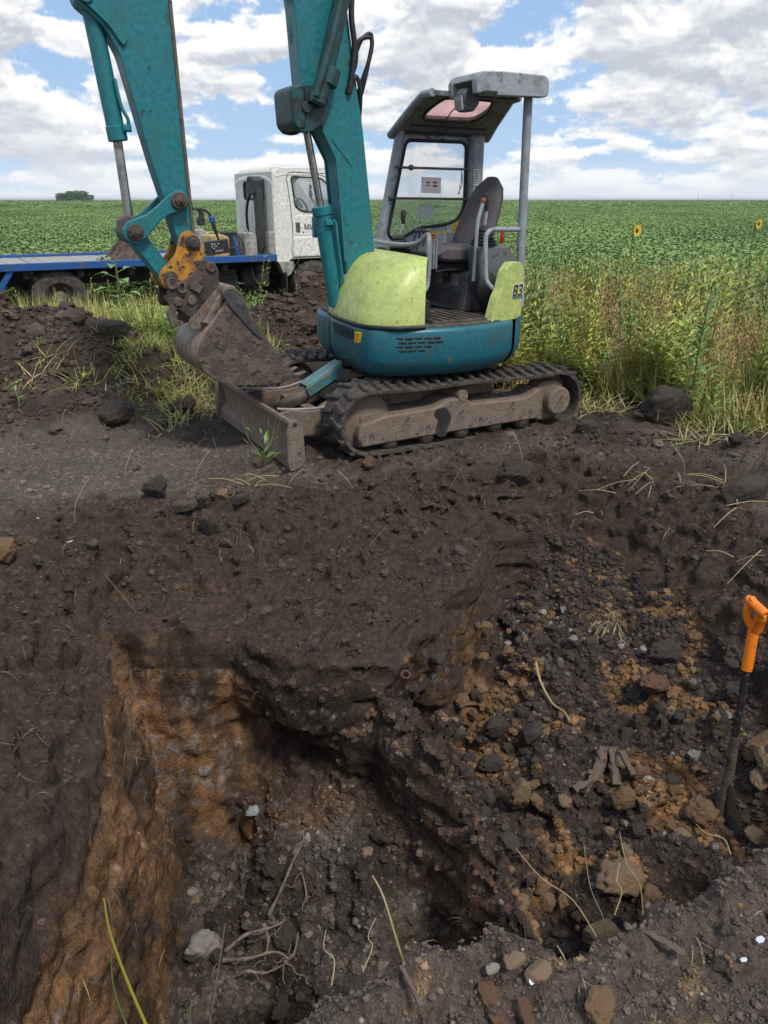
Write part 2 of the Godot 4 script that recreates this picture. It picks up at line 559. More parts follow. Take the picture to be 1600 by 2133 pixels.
func rough_y(X: float, y: float, Z: float) -> float:
	# lumps of soil: rounded tops, narrow gaps
	var a := nd.get_noise_3d(X, y, Z)
	return (absf(a) * 0.105 - 0.03) + nfine.get_noise_3d(X, y, Z) * 0.018

func field(X: float, y: float, Z: float) -> float:
	var dt := samp(dTm, X, Z)
	var k := 1.0 if dt < .25 else (.55 if X < -.9 and Z > 4.2 else .85)
	var a := nd.get_noise_3d(X, y, Z)
	if dt < -.1:
		var wall := minf(absf(samp(dAm, X, Z) + .04), absf(samp(dBm, X, Z) + .07))
		k = lerpf(.30 if X > -.85 else .16, 1.0, smoothstep(.08, .20, wall))
	var x2 := X; var z2 := Z
	if dt < .1:
		var q := nd2.get_noise_3d(X * 1.3, y * 3.2, Z * 1.3)
		# scraped ledges on the cut faces
		var led := nw.get_noise_2d((X + Z) * .25, y * 3.6) * (.075 * smoothstep(-.35, -.05, X) * smoothstep(1.0, .75, X) * smoothstep(-.07, .03, samp(dBm, X, Z)) + .012)
		x2 += q * .05 + led
		z2 += a * .05 + led
		# the nose between the two cuts is undercut
		var u := exp(-pow((y + .92) / .23, 2.0)) * smoothstep(.75, .35, Vector2(X + .25, Z - 3.1).length())
		z2 -= .25 * u
		x2 += .10 * u * lerpf(-.6, 1.0, smoothstep(-.45, .05, X))
		# bucket teeth left furrows down the left wall
		if X < -.9 and y < -.3:
			x2 += sin(Z * 46.0 + a * 2.0) * .006 + nfine.get_noise_2d(Z * 1.2, y * .35) * .018
	return y - samp(hm, x2, z2) - ((absf(a) * .105 - .03) + nfine.get_noise_3d(X, y, Z) * .018) * k

func soil(X: float, y: float, Z: float, ny: float, nx := 0.0) -> Color:
	var n := ncol.get_noise_3d(X, y, Z)
	var f := nfine.get_noise_3d(X * 1.7, y * 1.7, Z * 1.7)
	var c := Color(.0525, .038, .0305)
	if not in_box(X, Z, .03):
		var dry := clampf(.5 + n * 1.2, 0.0, 1.0)
		c = Color(.046, .035, .030).lerp(Color(.088, .070, .058), dry * smoothstep(.45, .9, ny))
		c = c.lerp(Color(.105, .088, .074), smoothstep(.5, .9, ny) * smoothstep(-.7, -1.2, X) * smoothstep(6.4, 5.4, Z) * smoothstep(.2, .05, y) * clampf(.7 + n, 0.0, 1.0))
		if y > .25: c = c.lerp(Color(.060, .043, .034), clampf(.4 + n * 1.5, 0.0, 1.0))
		return c * (1.62 * (1.0 + f * .35))
	var dt := samp(dTm, X, Z); var da := samp(dAm, X, Z); var db := samp(dBm, X, Z)
	if dt > -.05:
		var dry := clampf(.55 + n * 1.1, 0.0, 1.0) * smoothstep(.4, .85, ny) * smoothstep(-.05, .2, dt)
		c = c.lerp(Color(.095, .077, .064), dry)
		c = c.lerp(Color(.105, .088, .074), smoothstep(.5, .9, ny) * smoothstep(-.6, -1.1, X) * smoothstep(4.15, 4.45, Z) * clampf(.8 + n, 0.0, 1.0))
		if Z < 1.8 and X > -.4:
			c = c.lerp(Color(.085, .068, .058), .8)
			c = c.lerp(Color(.20, .14, .08), smoothstep(.28, .45, ncol.get_noise_2d(X * 2.2 + 31, Z * 2.2)) * .8)
	if absf(da + .04) < .16 and X < .85 and Z > 2.75 and y < -.36 and ny < .62:
		c = c.lerp(Color(.105, .062, .036).lerp(Color(.15, .088, .045), clampf(.5 + 2.0 * nw.get_noise_2d((X + Z) * .25, y * 3.6), 0.0, 1.0)), smoothstep(-.36, -.48, y + n * .08) * .8)
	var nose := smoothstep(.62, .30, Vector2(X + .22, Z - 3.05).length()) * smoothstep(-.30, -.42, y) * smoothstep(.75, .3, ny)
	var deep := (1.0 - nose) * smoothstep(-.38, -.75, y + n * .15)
	var brown := Color(.095, .058, .038)
	var clay := Color(.215, .120, .060)
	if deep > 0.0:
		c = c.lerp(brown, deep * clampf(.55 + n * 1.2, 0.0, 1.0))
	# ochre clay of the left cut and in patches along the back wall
	var side := smoothstep(-.74, -1.0, X + n * .10)
	if side > 0.0:
		var k := side * smoothstep(-.26, -.50, y + n * .10) * clampf(.75 + n * 1.5, 0.12, 1.0) * smoothstep(.12, .5, nx)
		c = c.lerp(clay, k)
	if Z > 2.85 and X < -.45 and y < -.5:
		c = c.lerp(clay, smoothstep(-.16, .12, ncol.get_noise_2d(X * 3.0 + 7, y * .7)) * .85 * smoothstep(.7, .4, ny))
		c = c.lerp(Color(.22, .21, .21), smoothstep(.30, .5, nfine.get_noise_3d(X, y * .8, Z) + n * .5) * .55)
	if da < 0.0 and db > -.02 and ny > .2:
		var och := smoothstep(.08, .34, ncol.get_noise_2d(X * 1.6 + 3, Z * 1.6 - 5))
		c = Color(.046, .034, .029).lerp(Color(.17, .093, .045), och * smoothstep(4.0, 3.4, Z))
	if db < .0 and y < -.85:
		var wet := smoothstep(-.05, -.2, db) * smoothstep(.0, .45, ny)
		c = c.lerp(Color(.036, .029, .025).lerp(Color(.085, .070, .062), clampf(.4 + n * 1.6, 0, 1)), wet)
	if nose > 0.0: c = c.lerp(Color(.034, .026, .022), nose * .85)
	if (da < .05 or db < .05) and y < -.5:
		var sp := nsp.get_noise_3d(X, y, Z)
		c = c.lerp(Color(.22, .21, .20), smoothstep(.38, .5, sp) * clampf(.35 + n * 1.4, 0.0, .9))
	return c * (1.62 * (1.0 + f * .45))

var pit_v := PackedVector3Array()
var pit_n := PackedVector3Array()
var pit_c := PackedColorArray()

func pit_mesh() -> ArrayMesh:
	var ylo := PackedInt32Array(); var cnt := PackedInt32Array(); var off := PackedInt32Array()
	ylo.resize(NX * NZ); cnt.resize(NX * NZ); off.resize(NX * NZ)
	var total := 0
	var R := 4
	for iz in NZ:
		for ix in NX:
			var lo := 1e9; var hi := -1e9
			for dz in [-R, 0, R]:
				for dx in [-R, 0, R]:
					var hh := hm[clampi(iz + dz, 0, NZ - 1) * NX + clampi(ix + dx, 0, NX - 1)]
					lo = minf(lo, hh); hi = maxf(hi, hh)
			var X := X0 + ix * G; var Z := Z0 + iz * G
			if Vector2(X + .25, Z - 3.1).length() < .8:
				lo = minf(lo, -1.35); hi = maxf(hi, -.2)
			var a := int(floor((lo - .10) / G)); var b := int(ceil((hi + .14) / G))
			var i := iz * NX + ix
			ylo[i] = a; cnt[i] = b - a + 1; off[i] = total
			total += b - a + 1
	var F := PackedFloat32Array()
	F.resize(total)
	for iz in NZ:
		for ix in NX:
			var i := iz * NX + ix
			var X := X0 + ix * G; var Z := Z0 + iz * G
			for k in cnt[i]:
				F[off[i] + k] = field(X, (ylo[i] + k) * G, Z)
			F[off[i]] = -1.0
			F[off[i] + cnt[i] - 1] = 1.0
	var ids := {}
	var cx := [0, 1, 1, 0]; var cz := [0, 0, 1, 1]
	var colv := PackedInt32Array([0, 1, NX + 1, NX])
	var pv := PackedFloat32Array(); pv.resize(8)
	for iz in NZ - 1:
		for ix in NX - 1:
			var i := iz * NX + ix
			var ya := 1 << 30; var yb := -(1 << 30)
			for q in 4:
				var c := i + colv[q]
				ya = mini(ya, ylo[c]); yb = maxi(yb, ylo[c] + cnt[c] - 1)
			for iy in range(ya, yb):
				var mask := 0
				for q in 4:
					var c := i + colv[q]
					var k := iy - ylo[c]
					var v0 := -1.0 if k < 0 else (1.0 if k >= cnt[c] else F[off[c] + k])
					k += 1
					var v1 := -1.0 if k < 0 else (1.0 if k >= cnt[c] else F[off[c] + k])
					pv[q] = v0; pv[q + 4] = v1
					if v0 < 0: mask |= 1 << q
					if v1 < 0: mask |= 16 << q
				if mask == 0 or mask == 255:
					continue
				var s := Vector3.ZERO; var n := 0
				for q in 4:
					var q2 := (q + 1) % 4
					for l in [0, 4]:
						var a := pv[q + l]; var b := pv[q2 + l]
						if (a < 0) != (b < 0):
							var t := a / (a - b)
							s += Vector3(lerpf(cx[q], cx[q2], t), l / 4.0, lerpf(cz[q], cz[q2], t)); n += 1
					var a2 := pv[q]; var b2 := pv[q + 4]
					if (a2 < 0) != (b2 < 0):
						s += Vector3(cx[q], a2 / (a2 - b2), cz[q]); n += 1
				s /= n
				ids[(iy + 512) * NX * NZ + i] = pit_v.size()
				pit_v.append(Vector3(X0 + (ix + s.x) * G, (iy + s.y) * G, -(Z0 + (iz + s.z) * G)))
	var index := PackedInt32Array()
	var lay := NX * NZ
	for iz in range(1, NZ - 1):
		for ix in range(1, NX - 1):
			var i := iz * NX + ix
			for k in cnt[i]:
				var iy := ylo[i] + k
				var a := F[off[i] + k] < 0
				var id := (iy + 512) * lay + i
				# upward edge
				if k + 1 < cnt[i] and a != (F[off[i] + k + 1] < 0):
					quad_ids(index, ids, id, id - 1, id - 1 - NX, id - NX, not a)
				var c := i + 1
				var k2 := iy - ylo[c]
				var b := k2 < 0 if (k2 < 0 or k2 >= cnt[c]) else F[off[c] + k2] < 0
				if a != b:
					quad_ids(index, ids, id, id - NX, id - NX - lay, id - lay, not a)
				c = i + NX
				k2 = iy - ylo[c]
				b = k2 < 0 if (k2 < 0 or k2 >= cnt[c]) else F[off[c] + k2] < 0
				if a != b:
					quad_ids(index, ids, id, id - lay, id - lay - 1, id - 1, not a)
	# normals
	pit_n.resize(pit_v.size())
	for t in range(0, index.size(), 3):
		var a := pit_v[index[t]]; var b := pit_v[index[t + 1]]; var c := pit_v[index[t + 2]]
		var nn := (c - a).cross(b - a)
		pit_n[index[t]] += nn; pit_n[index[t + 1]] += nn; pit_n[index[t + 2]] += nn
	pit_c.resize(pit_v.size())
	for i in pit_v.size():
		pit_n[i] = pit_n[i].normalized() if pit_n[i].length_squared() > 0 else Vector3.UP
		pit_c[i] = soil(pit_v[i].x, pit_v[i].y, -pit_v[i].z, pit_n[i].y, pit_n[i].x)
	var arr := []
	arr.resize(Mesh.ARRAY_MAX)
	arr[Mesh.ARRAY_VERTEX] = pit_v; arr[Mesh.ARRAY_NORMAL] = pit_n; arr[Mesh.ARRAY_COLOR] = pit_c; arr[Mesh.ARRAY_INDEX] = index
	var am := ArrayMesh.new()
	am.add_surface_from_arrays(Mesh.PRIMITIVE_TRIANGLES, arr)
	return am

func quad_ids(index: PackedInt32Array, ids: Dictionary, a: int, b: int, c: int, d: int, flip: bool) -> void:
	var p: int = ids.get(a, -1); var q: int = ids.get(b, -1); var r: int = ids.get(c, -1); var s: int = ids.get(d, -1)
	if p < 0 or q < 0 or r < 0 or s < 0:
		return
	if not flip:
		index.append_array([p, r, q, p, s, r])
	else:
		index.append_array([p, q, r, p, r, s])

func soil_material() -> StandardMaterial3D:
	var s := 1024
	var n1 := noise_map(201, .02, 5, s); var n2 := noise_map(202, .11, 3, s)
	var data := PackedByteArray(); data.resize(s * s)
	for i in s * s:
		data[i] = clampi(int(120 + n1[i] * .42 + n2[i] * .34), 0, 255)
	var m := StandardMaterial3D.new()
	m.vertex_color_use_as_albedo = true
	m.albedo_texture = ImageTexture.create_from_image(Image.create_from_data(s, s, false, Image.FORMAT_L8, data))
	m.uv1_triplanar = true
	m.uv1_world_triplanar = true
	m.uv1_scale = Vector3.ONE * 1.9
	m.normal_enabled = true
	m.normal_texture = bump(203, .035, 9.0, 5, 1024)
	m.normal_scale = 1.0
	var cell := FastNoiseLite.new()
	cell.seed = 9
	cell.noise_type = FastNoiseLite.TYPE_CELLULAR
	cell.cellular_return_type = FastNoiseLite.RETURN_DISTANCE2_SUB
	cell.frequency = .045
	var h1 := cell.get_seamless_image(s, s).get_data()
	cell.frequency = .12; cell.seed = 10
	var h2 := cell.get_seamless_image(s, s).get_data()
	var hd := PackedByteArray(); hd.resize(s * s)
	for i in s * s:
		hd[i] = clampi(int(sqrt(h1[i] / 255.0) * 120 + sqrt(h2[i] / 255.0) * 60 + n1[i] * .3), 0, 255)
	m.heightmap_enabled = true
	m.heightmap_texture = ImageTexture.create_from_image(Image.create_from_data(s, s, false, Image.FORMAT_L8, hd))
	m.heightmap_scale = 1.7
	m.roughness = 0.97
	m.metallic_specular = 0.25
	return m

func ground_sheet() -> ArrayMesh:
	# one sheet to the horizon: fine near the pit, coarser outwards; the pit's own block is left out
	var xs: Array = []; var zs: Array = []
	var x := 0.0
	var d := .05
	while x < 4500.0:
		xs.append(x)
		if x > 4.5: d *= 1.09
		if d > .12 and x < 14.0: d = .12
		x += d
	xs.append(4500.0)
	var full: Array = []
	for i in range(xs.size() - 1, 0, -1): full.append(-xs[i])
	full.append_array(xs)
	xs = full
	var z := 0.0
	d = .05
	var zp: Array = []
	while z < 4500.0:
		zp.append(z)
		if z > 10.5: d *= 1.10
		z += d
	zp.append(4500.0)
	for zz in [-60.0, -30.0, -16.0, -9.0, -5.0, -3.0, -2.0, -1.4, -1.0, -.7, -.5, -.35, -.2, -.1]: zs.append(zz)
	zs.append_array(zp)
	var nx := xs.size(); var nz := zs.size()
	var v := PackedVector3Array(); var nn := PackedVector3Array(); var c := PackedColorArray(); var idx := PackedInt32Array()
	v.resize(nx * nz); nn.resize(nx * nz); c.resize(nx * nz)
	for j in nz:
		for i in nx:
			var X: float = xs[i]; var Z: float = zs[j]
			var y := 0.0
			var far := absf(X) > 14.0 or Z > 14.0
			if not far:
				y = hgt(X, Z)
				var k := .55 if X < -.9 and Z > 4.2 and y < .1 else .85
				y += rough_y(X, y, Z) * k * (1.0 - .45 * smoothstep(.15, .3, y))
				if in_box(X, Z, .05): y -= .06
			v[j * nx + i] = Vector3(X, y, -Z)
	for j in nz:
		for i in nx:
			var p := j * nx + i
			var a := v[p - 1 if i > 0 else p]; var b := v[p + 1 if i < nx - 1 else p]
			var e := v[p - nx if j > 0 else p]; var f := v[p + nx if j < nz - 1 else p]
			nn[p] = (b - a).cross(f - e).normalized()
			if nn[p].y < 0: nn[p] = -nn[p]
			var X := v[p].x; var Z := -v[p].z
			var cc := Color(.045, .037, .028)
			if absf(X) < 14.0 and Z < 14.0: cc = soil(X, v[p].y, Z, nn[p].y)
			else: cc = cc.lerp(Color(.055, .095, .030), smoothstep(14.0, 60.0, Z))
			c[p] = cc
			if i < nx - 1 and j < nz - 1:
				var mx: float = (xs[i] + xs[i + 1]) / 2; var mz: float = (zs[j] + zs[j + 1]) / 2
				if not in_box(mx, mz, .10):
					idx.append_array([p, p + nx, p + 1, p + 1, p + nx, p + nx + 1])
	var arr := []
	arr.resize(Mesh.ARRAY_MAX)
	arr[Mesh.ARRAY_VERTEX] = v; arr[Mesh.ARRAY_NORMAL] = nn; arr[Mesh.ARRAY_COLOR] = c; arr[Mesh.ARRAY_INDEX] = idx
	var am := ArrayMesh.new()
	am.add_surface_from_arrays(Mesh.PRIMITIVE_TRIANGLES, arr)
	return am

func lump(seed_: int, sub := 2, jag := .28, freq := 1.4, flat := 1.0) -> ArrayMesh:    # an uneven, broken clod of radius about 1
	var n := fnl(seed_, freq, 2)
	var nf := fnl(seed_ + 50, 3.6, 3)
	var rng := RandomNumberGenerator.new(); rng.seed = seed_
	var cuts: Array = []
	for i in 9:
		cuts.append([Vector3(rng.randfn(), rng.randfn(), rng.randfn()).normalized(), rng.randf_range(.62, .88)])
	var b := B.new()
	var pts := func(u: int, v: int, f: int, m: int) -> Vector3:
		var p := Vector3.ZERO
		var s := tan((u * 2.0 / m - 1.0) * .785); var t := tan((v * 2.0 / m - 1.0) * .785)
		match f:
			0: p = Vector3(1, s, t)
			1: p = Vector3(-1, t, s)
			2: p = Vector3(t, 1, s)
			3: p = Vector3(s, -1, t)
			4: p = Vector3(s, t, 1)
			5: p = Vector3(t, s, -1)
		p = p.normalized()
		var k := 1.0 + jag * n.get_noise_3dv(p)
		for c in cuts:
			var d: float = p.dot(c[0])
			if d > .2: k = minf(k, c[1] / d)
		k += .22 * jag * nf.get_noise_3dv(p) * 2.0 - .25 * jag * absf(nf.get_noise_3dv(p * 2.1 + Vector3(5, 5, 5)))
		return p * k * Vector3(1, flat, 1)
	for f in 6:
		for i in sub:
			for j in sub:
				b.quad(pts.call(i, j, f, sub), pts.call(i + 1, j, f, sub), pts.call(i + 1, j + 1, f, sub), pts.call(i, j + 1, f, sub), 1 if sub > 9 else -1)
	return b.done()

func multi(called: String, mesh: Mesh, m: Material, xfs: Array, cols: PackedColorArray, label: String, category: String) -> MultiMeshInstance3D:
	var mm := MultiMesh.new()
	mm.transform_format = MultiMesh.TRANSFORM_3D
	mm.use_colors = true
	mm.mesh = mesh
	mm.instance_count = xfs.size()
	for i in xfs.size():
		mm.set_instance_transform(i, xfs[i])
		mm.set_instance_color(i, cols[i])
	var o := MultiMeshInstance3D.new()
	o.multimesh = mm
	o.name = numbered(called)
	o.material_override = m
	add_child(o)
	tag(o, label, category, "", "stuff")
	return o

# ---------------------------------------------------------------- the digger. Its own axes: x forward (towards the blade), y up, z to its right (away from the pit)
var dig: Node3D

func bolt_pin(b: B, p: Vector2, z0: float, z1: float, r: float) -> void:
	b.cyl(Vector3(p.x, p.y, z0), Vector3(p.x, p.y, z1), r, 18, .006)

func track_path() -> Array:
	var pts: Array = []
	var cf := Vector2(.668, .236); var cr := Vector2(-.965, .205); var R := .205
	for k in 13:
		var t := -PI / 2 + PI * k / 12
		pts.append(cf + Vector2(cos(t), sin(t)) * R)
	for k in range(1, 18):      # upper run, sagging between the rollers
		var t := k / 18.0
		pts.append((cf + Vector2(0, R)).lerp(cr + Vector2(0, R), t) - Vector2(0, .012 * absf(sin(t * TAU))))
	for k in 13:
		var t := PI / 2 + PI * k / 12
		pts.append(cr + Vector2(cos(t), sin(t)) * R)
	for k in range(1, 18):
		pts.append((cr - Vector2(0, R)).lerp(cf - Vector2(0, R), k / 18.0))
	return pts

func make_tracks() -> void:
	var path := track_path()
	var n := path.size()
	var lugm := B.new()
	lugm.prism(V2([-.022, -.004, .022, -.004, .013, .024, -.013, .024]), -.075, .075, .006)
	var lug_a := lugm.done()
	for side in [-1, 1]:
		var zc: float = side * .625
		var t := Node3D.new()
		t.name = "track"
		dig.add_child(t, true)
		var b := B.new()
		var rows: Array = []
		for i in n + 1:
			var p: Vector2 = path[i % n]
			var d: Vector2 = (path[(i + 1) % n] - path[(i + n - 1) % n]).normalized()
			var o := Vector2(d.y, -d.x)
			var q := p + o * .030
			rows.append([Vector3(p.x, p.y, zc - .15), Vector3(q.x - o.x * .008, q.y - o.y * .008, zc - .152), Vector3(q.x, q.y, zc - .142), Vector3(q.x, q.y, zc + .142), Vector3(q.x - o.x * .008, q.y - o.y * .008, zc + .152), Vector3(p.x, p.y, zc + .15)])
		b.grid(rows, -1, true)
		part("rubber_belt", b.done(), M.rubber, t)
		# lugs in two staggered rows
		var total := 0.0
		for i in n: total += path[i].distance_to(path[(i + 1) % n])
		var count := 96
		for k in count:
			var want := total * k / count
			var i := 0
			while want > path[i].distance_to(path[(i + 1) % n]):
				want -= path[i].distance_to(path[(i + 1) % n]); i += 1
			var d: Vector2 = (path[(i + 1) % n] - path[i]).normalized()
			var p: Vector2 = path[i] + d * want
			var o := Vector2(d.y, -d.x)
			var q := p + o * .030
			var bas := Basis(Vector3(d.x, d.y, 0), Vector3(o.x, o.y, 0), Vector3(d.x, d.y, 0).cross(Vector3(o.x, o.y, 0)))
			bas = bas * Basis(Vector3.UP, .22 if k % 2 == 0 else -.22)
			var l := part("lug", lug_a, M.rubber, t)
			l.transform = Transform3D(bas, Vector3(q.x, q.y, zc + (.078 if k % 2 == 0 else -.078)))
		# frame between idler and sprocket
		var zi: float = zc + side * -.09
		var zo: float = zc + side * .145
		var z0 := minf(zi, zo); var z1 := maxf(zi, zo)
		var f := B.new()
		f.prism(rounded(V2([.745, .075, .77, .15, .745, .23, .55, .275, .15, .285, .05, .33, -.10, .33, -.16, .275, -.66, .265, -.79, .33, -.79, .088, .0, .086, .55, .08, .70, .075]), .03, 3), z0, z1, .012)
		part("track_frame", f.done(), M.mud, t)
		var w := B.new()
		w.lathe([[.0, -.10], [.06, -.10], [.07, -.07], [.15, -.06], [.17, -.02], [.195, 0], [.195, .04], [.17, .05], [.06, .07], [.05, .10], [0, .10]], Vector3(.668, .236, zc), Vector3(0, 0, side))
		part("idler_wheel", w.done(), M.mud, t)
		var sp := B.new()
		sp.lathe([[.0, .165], [.095, .165], [.108, .155], [.11, .06], [.145, .05], [.15, .0], [.19, 0], [.19, -.05], [0, -.05]], Vector3(-.965, .205, zc), Vector3(0, 0, side), 26)
		part("drive_hub", sp.done(), M.mud, t)
		var hs := B.new()
		hs.prism(rounded(V2([-.80, .05, -.80, .335, -.90, .36, -1.02, .34, -1.09, .25, -1.06, .12, -.95, .06]), .05, 4), minf(zc, zc + side * .09), maxf(zc, zc + side * .09), .01)
		part("sprocket_guard", hs.done(), M.mud, t)
		for rx in [.5, .2, -.1, -.4, -.66]:
			var r := B.new()
			r.lathe([[0, -.12], [.05, -.12], [.062, -.10], [.062, .10], [.045, .125], [.02, .135], [0, .135]], Vector3(rx, .074, zc), Vector3(0, 0, side), 16)
			part("bottom_roller", r.done(), M.darksteel, t)
		var tr := B.new()
		tr.cyl(Vector3(-.075, .345, zc - side * .1), Vector3(-.075, .345, zc + side * .15), .042, 16)
		part("top_roller", tr.done(), M.mud, t)
		var gz := B.new()
		if side == -1:
			gz.prism(rounded(V2([.16, .27, .07, .285, .05, .25, .02, .21, .03, .16, .06, .12, .05, .075, .10, .06, .15, .085, .15, .14, .13, .19, .17, .23]), .02, 3), zo - .004, zo + .002, .001)
			part("grease_stain", gz.done(), M.black, t)
	var u := B.new()
	u.box(Vector3(-.08, .33, 0), Vector3(.95, .17, .98), .03)
	u.box(Vector3(.42, .25, 0), Vector3(.3, .12, .8), .02)
	part("carriage_frame", u.done(), M.mud, dig)
	var tt := B.new()
	tt.lathe([[0, .40], [.44, .40], [.46, .42], [.46, .475], [.42, .48], [.42, .58], [0, .58]], Vector3(-.06, 0, 0), Vector3.UP, 32)
	part("slew_ring", tt.done(), M.black, dig)

func make_blade() -> void:
	var bl := Node3D.new()
	bl.name = "dozer_blade"
	dig.add_child(bl, true)
	var b := B.new()
	# section: forward face hollow, top rolled over, cutting edge below
	b.prism(V2([1.235, .005, 1.262, .0, 1.258, .06, 1.225, .11, 1.215, .17, 1.225, .24, 1.262, .305, 1.258, .325, 1.235, .328, 1.205, .295, 1.185, .23, 1.178, .15, 1.19, .08]), -.765, .765, .004)
	part("blade_plate", b.done(), M.mud, bl)
	for s in [-1, 1]:
		var e := B.new()
		var xf := Transform3D(Basis(), Vector3(0, 0, s * .775))
		e.prism(rounded(V2([1.17, .05, 1.20, .01, 1.275, -.005, 1.292, .05, 1.288, .26, 1.27, .325, 1.235, .345, 1.195, .325, 1.175, .25]), .015, 3), -.014, .014, .005, xf)
		part("end_plate", e.done(), M.mud, bl)
		var h := B.new()
		h.cyl(Vector3(1.235, .31, s * .784), Vector3(1.235, .31, s * .792), .014, 12, .002)
		part("hole", h.done(), M.black, bl)
		var a := B.new()
		a.prism(rounded(V2([1.20, .08, 1.20, .27, 1.12, .30, .98, .275, .80, .27, .62, .315, .40, .33, .40, .20, .62, .14, .95, .10]), .03, 3), s * .36 - .03, s * .36 + .03, .006)
		part("blade_arm", a.done(), M.mud, bl)
		var rib := B.new()
		rib.tube(smooth_pts([Vector3(1.19, .312, s * .36), Vector3(1.05, .292, s * .36), Vector3(.85, .282, s * .36), Vector3(.66, .322, s * .36), Vector3(.5, .335, s * .36)]), .009, 8)
		part("arm_edge", rib.done(), M.jerry, bl)
	var tie := B.new()
	tie.box(Vector3(.86, .19, 0), Vector3(.08, .1, .70), .01)
	part("cross_tie", tie.done(), M.mud, bl)
	var c := B.new()
	c.cyl(Vector3(1.06, .20, -.02), Vector3(.60, .43, -.02), .055, 20)
	c.cyl(Vector3(1.14, .16, -.02), Vector3(1.0, .23, -.02), .028, 14)
	part("blade_cylinder", c.done(), M.steel, bl)
	var g := B.new()
	var d := Vector3(-.46, .23, 0).normalized()
	g.box(Vector3(.70, .445, -.02), Vector3(.33, .03, .135), .008, Basis(-d, Vector3(d.y, -d.x, 0), Vector3(0, 0, -1)))
	g.box(Vector3(.695, .405, -.088), Vector3(.33, .075, .014), .004, Basis(-d, Vector3(d.y, -d.x, 0), Vector3(0, 0, -1)))
	g.box(Vector3(.695, .405, .048), Vector3(.33, .075, .014), .004, Basis(-d, Vector3(d.y, -d.x, 0), Vector3(0, 0, -1)))
	part("cylinder_guard", g.done(), M.bluefaded, bl)
	var hs := B.new()
	hs.tube(smooth_pts([Vector3(.62, .40, -.12), Vector3(.5, .42, -.2), Vector3(.35, .40, -.1), Vector3(.2, .40, 0)]), .014, 8)
	hs.tube(smooth_pts([Vector3(.62, .42, .06), Vector3(.48, .45, .1), Vector3(.3, .42, .1), Vector3(.2, .40, .1)]), .014, 8)
	part("hydraulic_hose", hs.done(), M.black, bl)
	var lk := B.new()
	lk.cyl(Vector3(.82, .23, -.28), Vector3(.45, .30, -.10), .05, 16)
	part("stay_tube", lk.done(), M.mud, bl)

const PLAN := [.54, .16, .575, .05, .588, -.16, .602, -.36, .612, -.52, .56, -.665, .40, -.755, .2, -.815, 0, -.84, -.22, -.825, -.42, -.765, -.585, -.665, -.74, -.53, -.86, -.35, -.94, -.1, -.95, .12, -.88, .38, -.70, .60, -.42, .73, -.1, .77, .2, .74, .42, .62, .52, .42]

func ring_at(poly: PackedVector2Array, y: float, k: float, c := Vector2(-.12, 0)) -> Array:
	var o: Array = []
	for p in poly:
		var q := c + (p - c) * k
		o.append(Vector3(q.x, y, q.y))
	return o

func make_body() -> void:
	var poly := V2(PLAN)
	var fine := PackedVector2Array()
	var cv := Curve2D.new()
	var n := poly.size()
	for i in n:
		for j in 3:
			var p0 := poly[(i + n - 1) % n]; var p1 := poly[i]; var p2 := poly[(i + 1) % n]; var p3 := poly[(i + 2) % n]
			fine.append(p1.cubic_interpolate(p2, p0, p3, j / 3.0))
	var front := PackedVector2Array(); var back := PackedVector2Array()
	for p in fine:
		if p.x > -.565: front.append(p)
		if p.x < -.572: back.append(p)
	# skirt: lower edge drawn in, upper edge rounded
	for q in [["blue_skirt", front, .845, .012, 0], ["counterweight", back, .93, .02, 1]]:
		var b := B.new()
		var ring: PackedVector2Array = q[1]
		# order the open outline along the rim
		var start := 0
		for i in ring.size():
			if ring[i].distance_to(ring[(i + 1) % ring.size()]) > .5: start = (i + 1) % ring.size()
		var o := PackedVector2Array()
		for i in ring.size(): o.append(ring[(start + i) % ring.size()])
		var cc := Vector2(-.12, 0)
		var levels := [[.50, .80], [.515, .90], [.56, .955], [.60, .985], [.64, 1.0], [q[2] - .03, 1.0], [q[2] - .008, .992], [q[2], .97], [q[2] - .001, .55]]
		var rows: Array = []
		for l in levels: rows.append(ring_at(o, l[0], l[1], cc if q[4] == 0 else Vector2(-.35, 0)))
		b.grid(rows, 1, false)
		var flip: Array = rows[0].duplicate()
		b.fan(flip)
		var tp: Array = rows[8].duplicate()
		b.fan(tp, true)
		part(q[0], b.done(), M.blue, dig)
	var fl := B.new()
	var inner := PackedVector2Array()
	for p in fine: inner.append(Vector2(-.1, 0) + (p - Vector2(-.1, 0)) * .955)
	var rot := Transform3D(Basis(Vector3(1, 0, 0), Vector3(0, 0, 1), Vector3(0, -1, 0)), Vector3.ZERO)
	fl.prism(inner, -.862, -.80, .006, rot)
	part("deck", fl.done(), M.floor, dig)
	# vents: rows of slots in the skirt
	var xs := [.505, .44, .375, .31, .245, .18]
	var rows_n := [6, 6, 5, 4]
	for r in 4:
		for k in rows_n[r]:
			var a: float = .50 - k * .062 - (.02 if r % 2 else 0.0)
			var y := .785 - r * .027
			var p := rim_at(a)
			var s := B.new()
			s.box(Vector3(0, 0, 0), Vector3(.053, .0155, .012), .003)
			var v := part("vent_slot", s.done(), M.ink, dig)
			v.position = Vector3(p.x, y, p.y - .001)
			v.rotation.y = -rim_slope(a)
	var mat := B.new()
	mat.box(Vector3(-.08, .868, -.50), Vector3(.50, .012, .46), .003)
	for k in 7:
		mat.box(Vector3(-.27 + k * .07, .878, -.50), Vector3(.02, .008, .42), .002)
	part("floor_mat", mat.done(), M.floor, dig)

func rim_at(a: float) -> Vector2:
	var poly := V2(PLAN)
	for i in range(4, 13):
		if (poly[i].x - a) * (poly[i + 1].x - a) <= 0:
			return poly[i].lerp(poly[i + 1], (a - poly[i].x) / (poly[i + 1].x - poly[i].x))
	return Vector2(a, -.8)

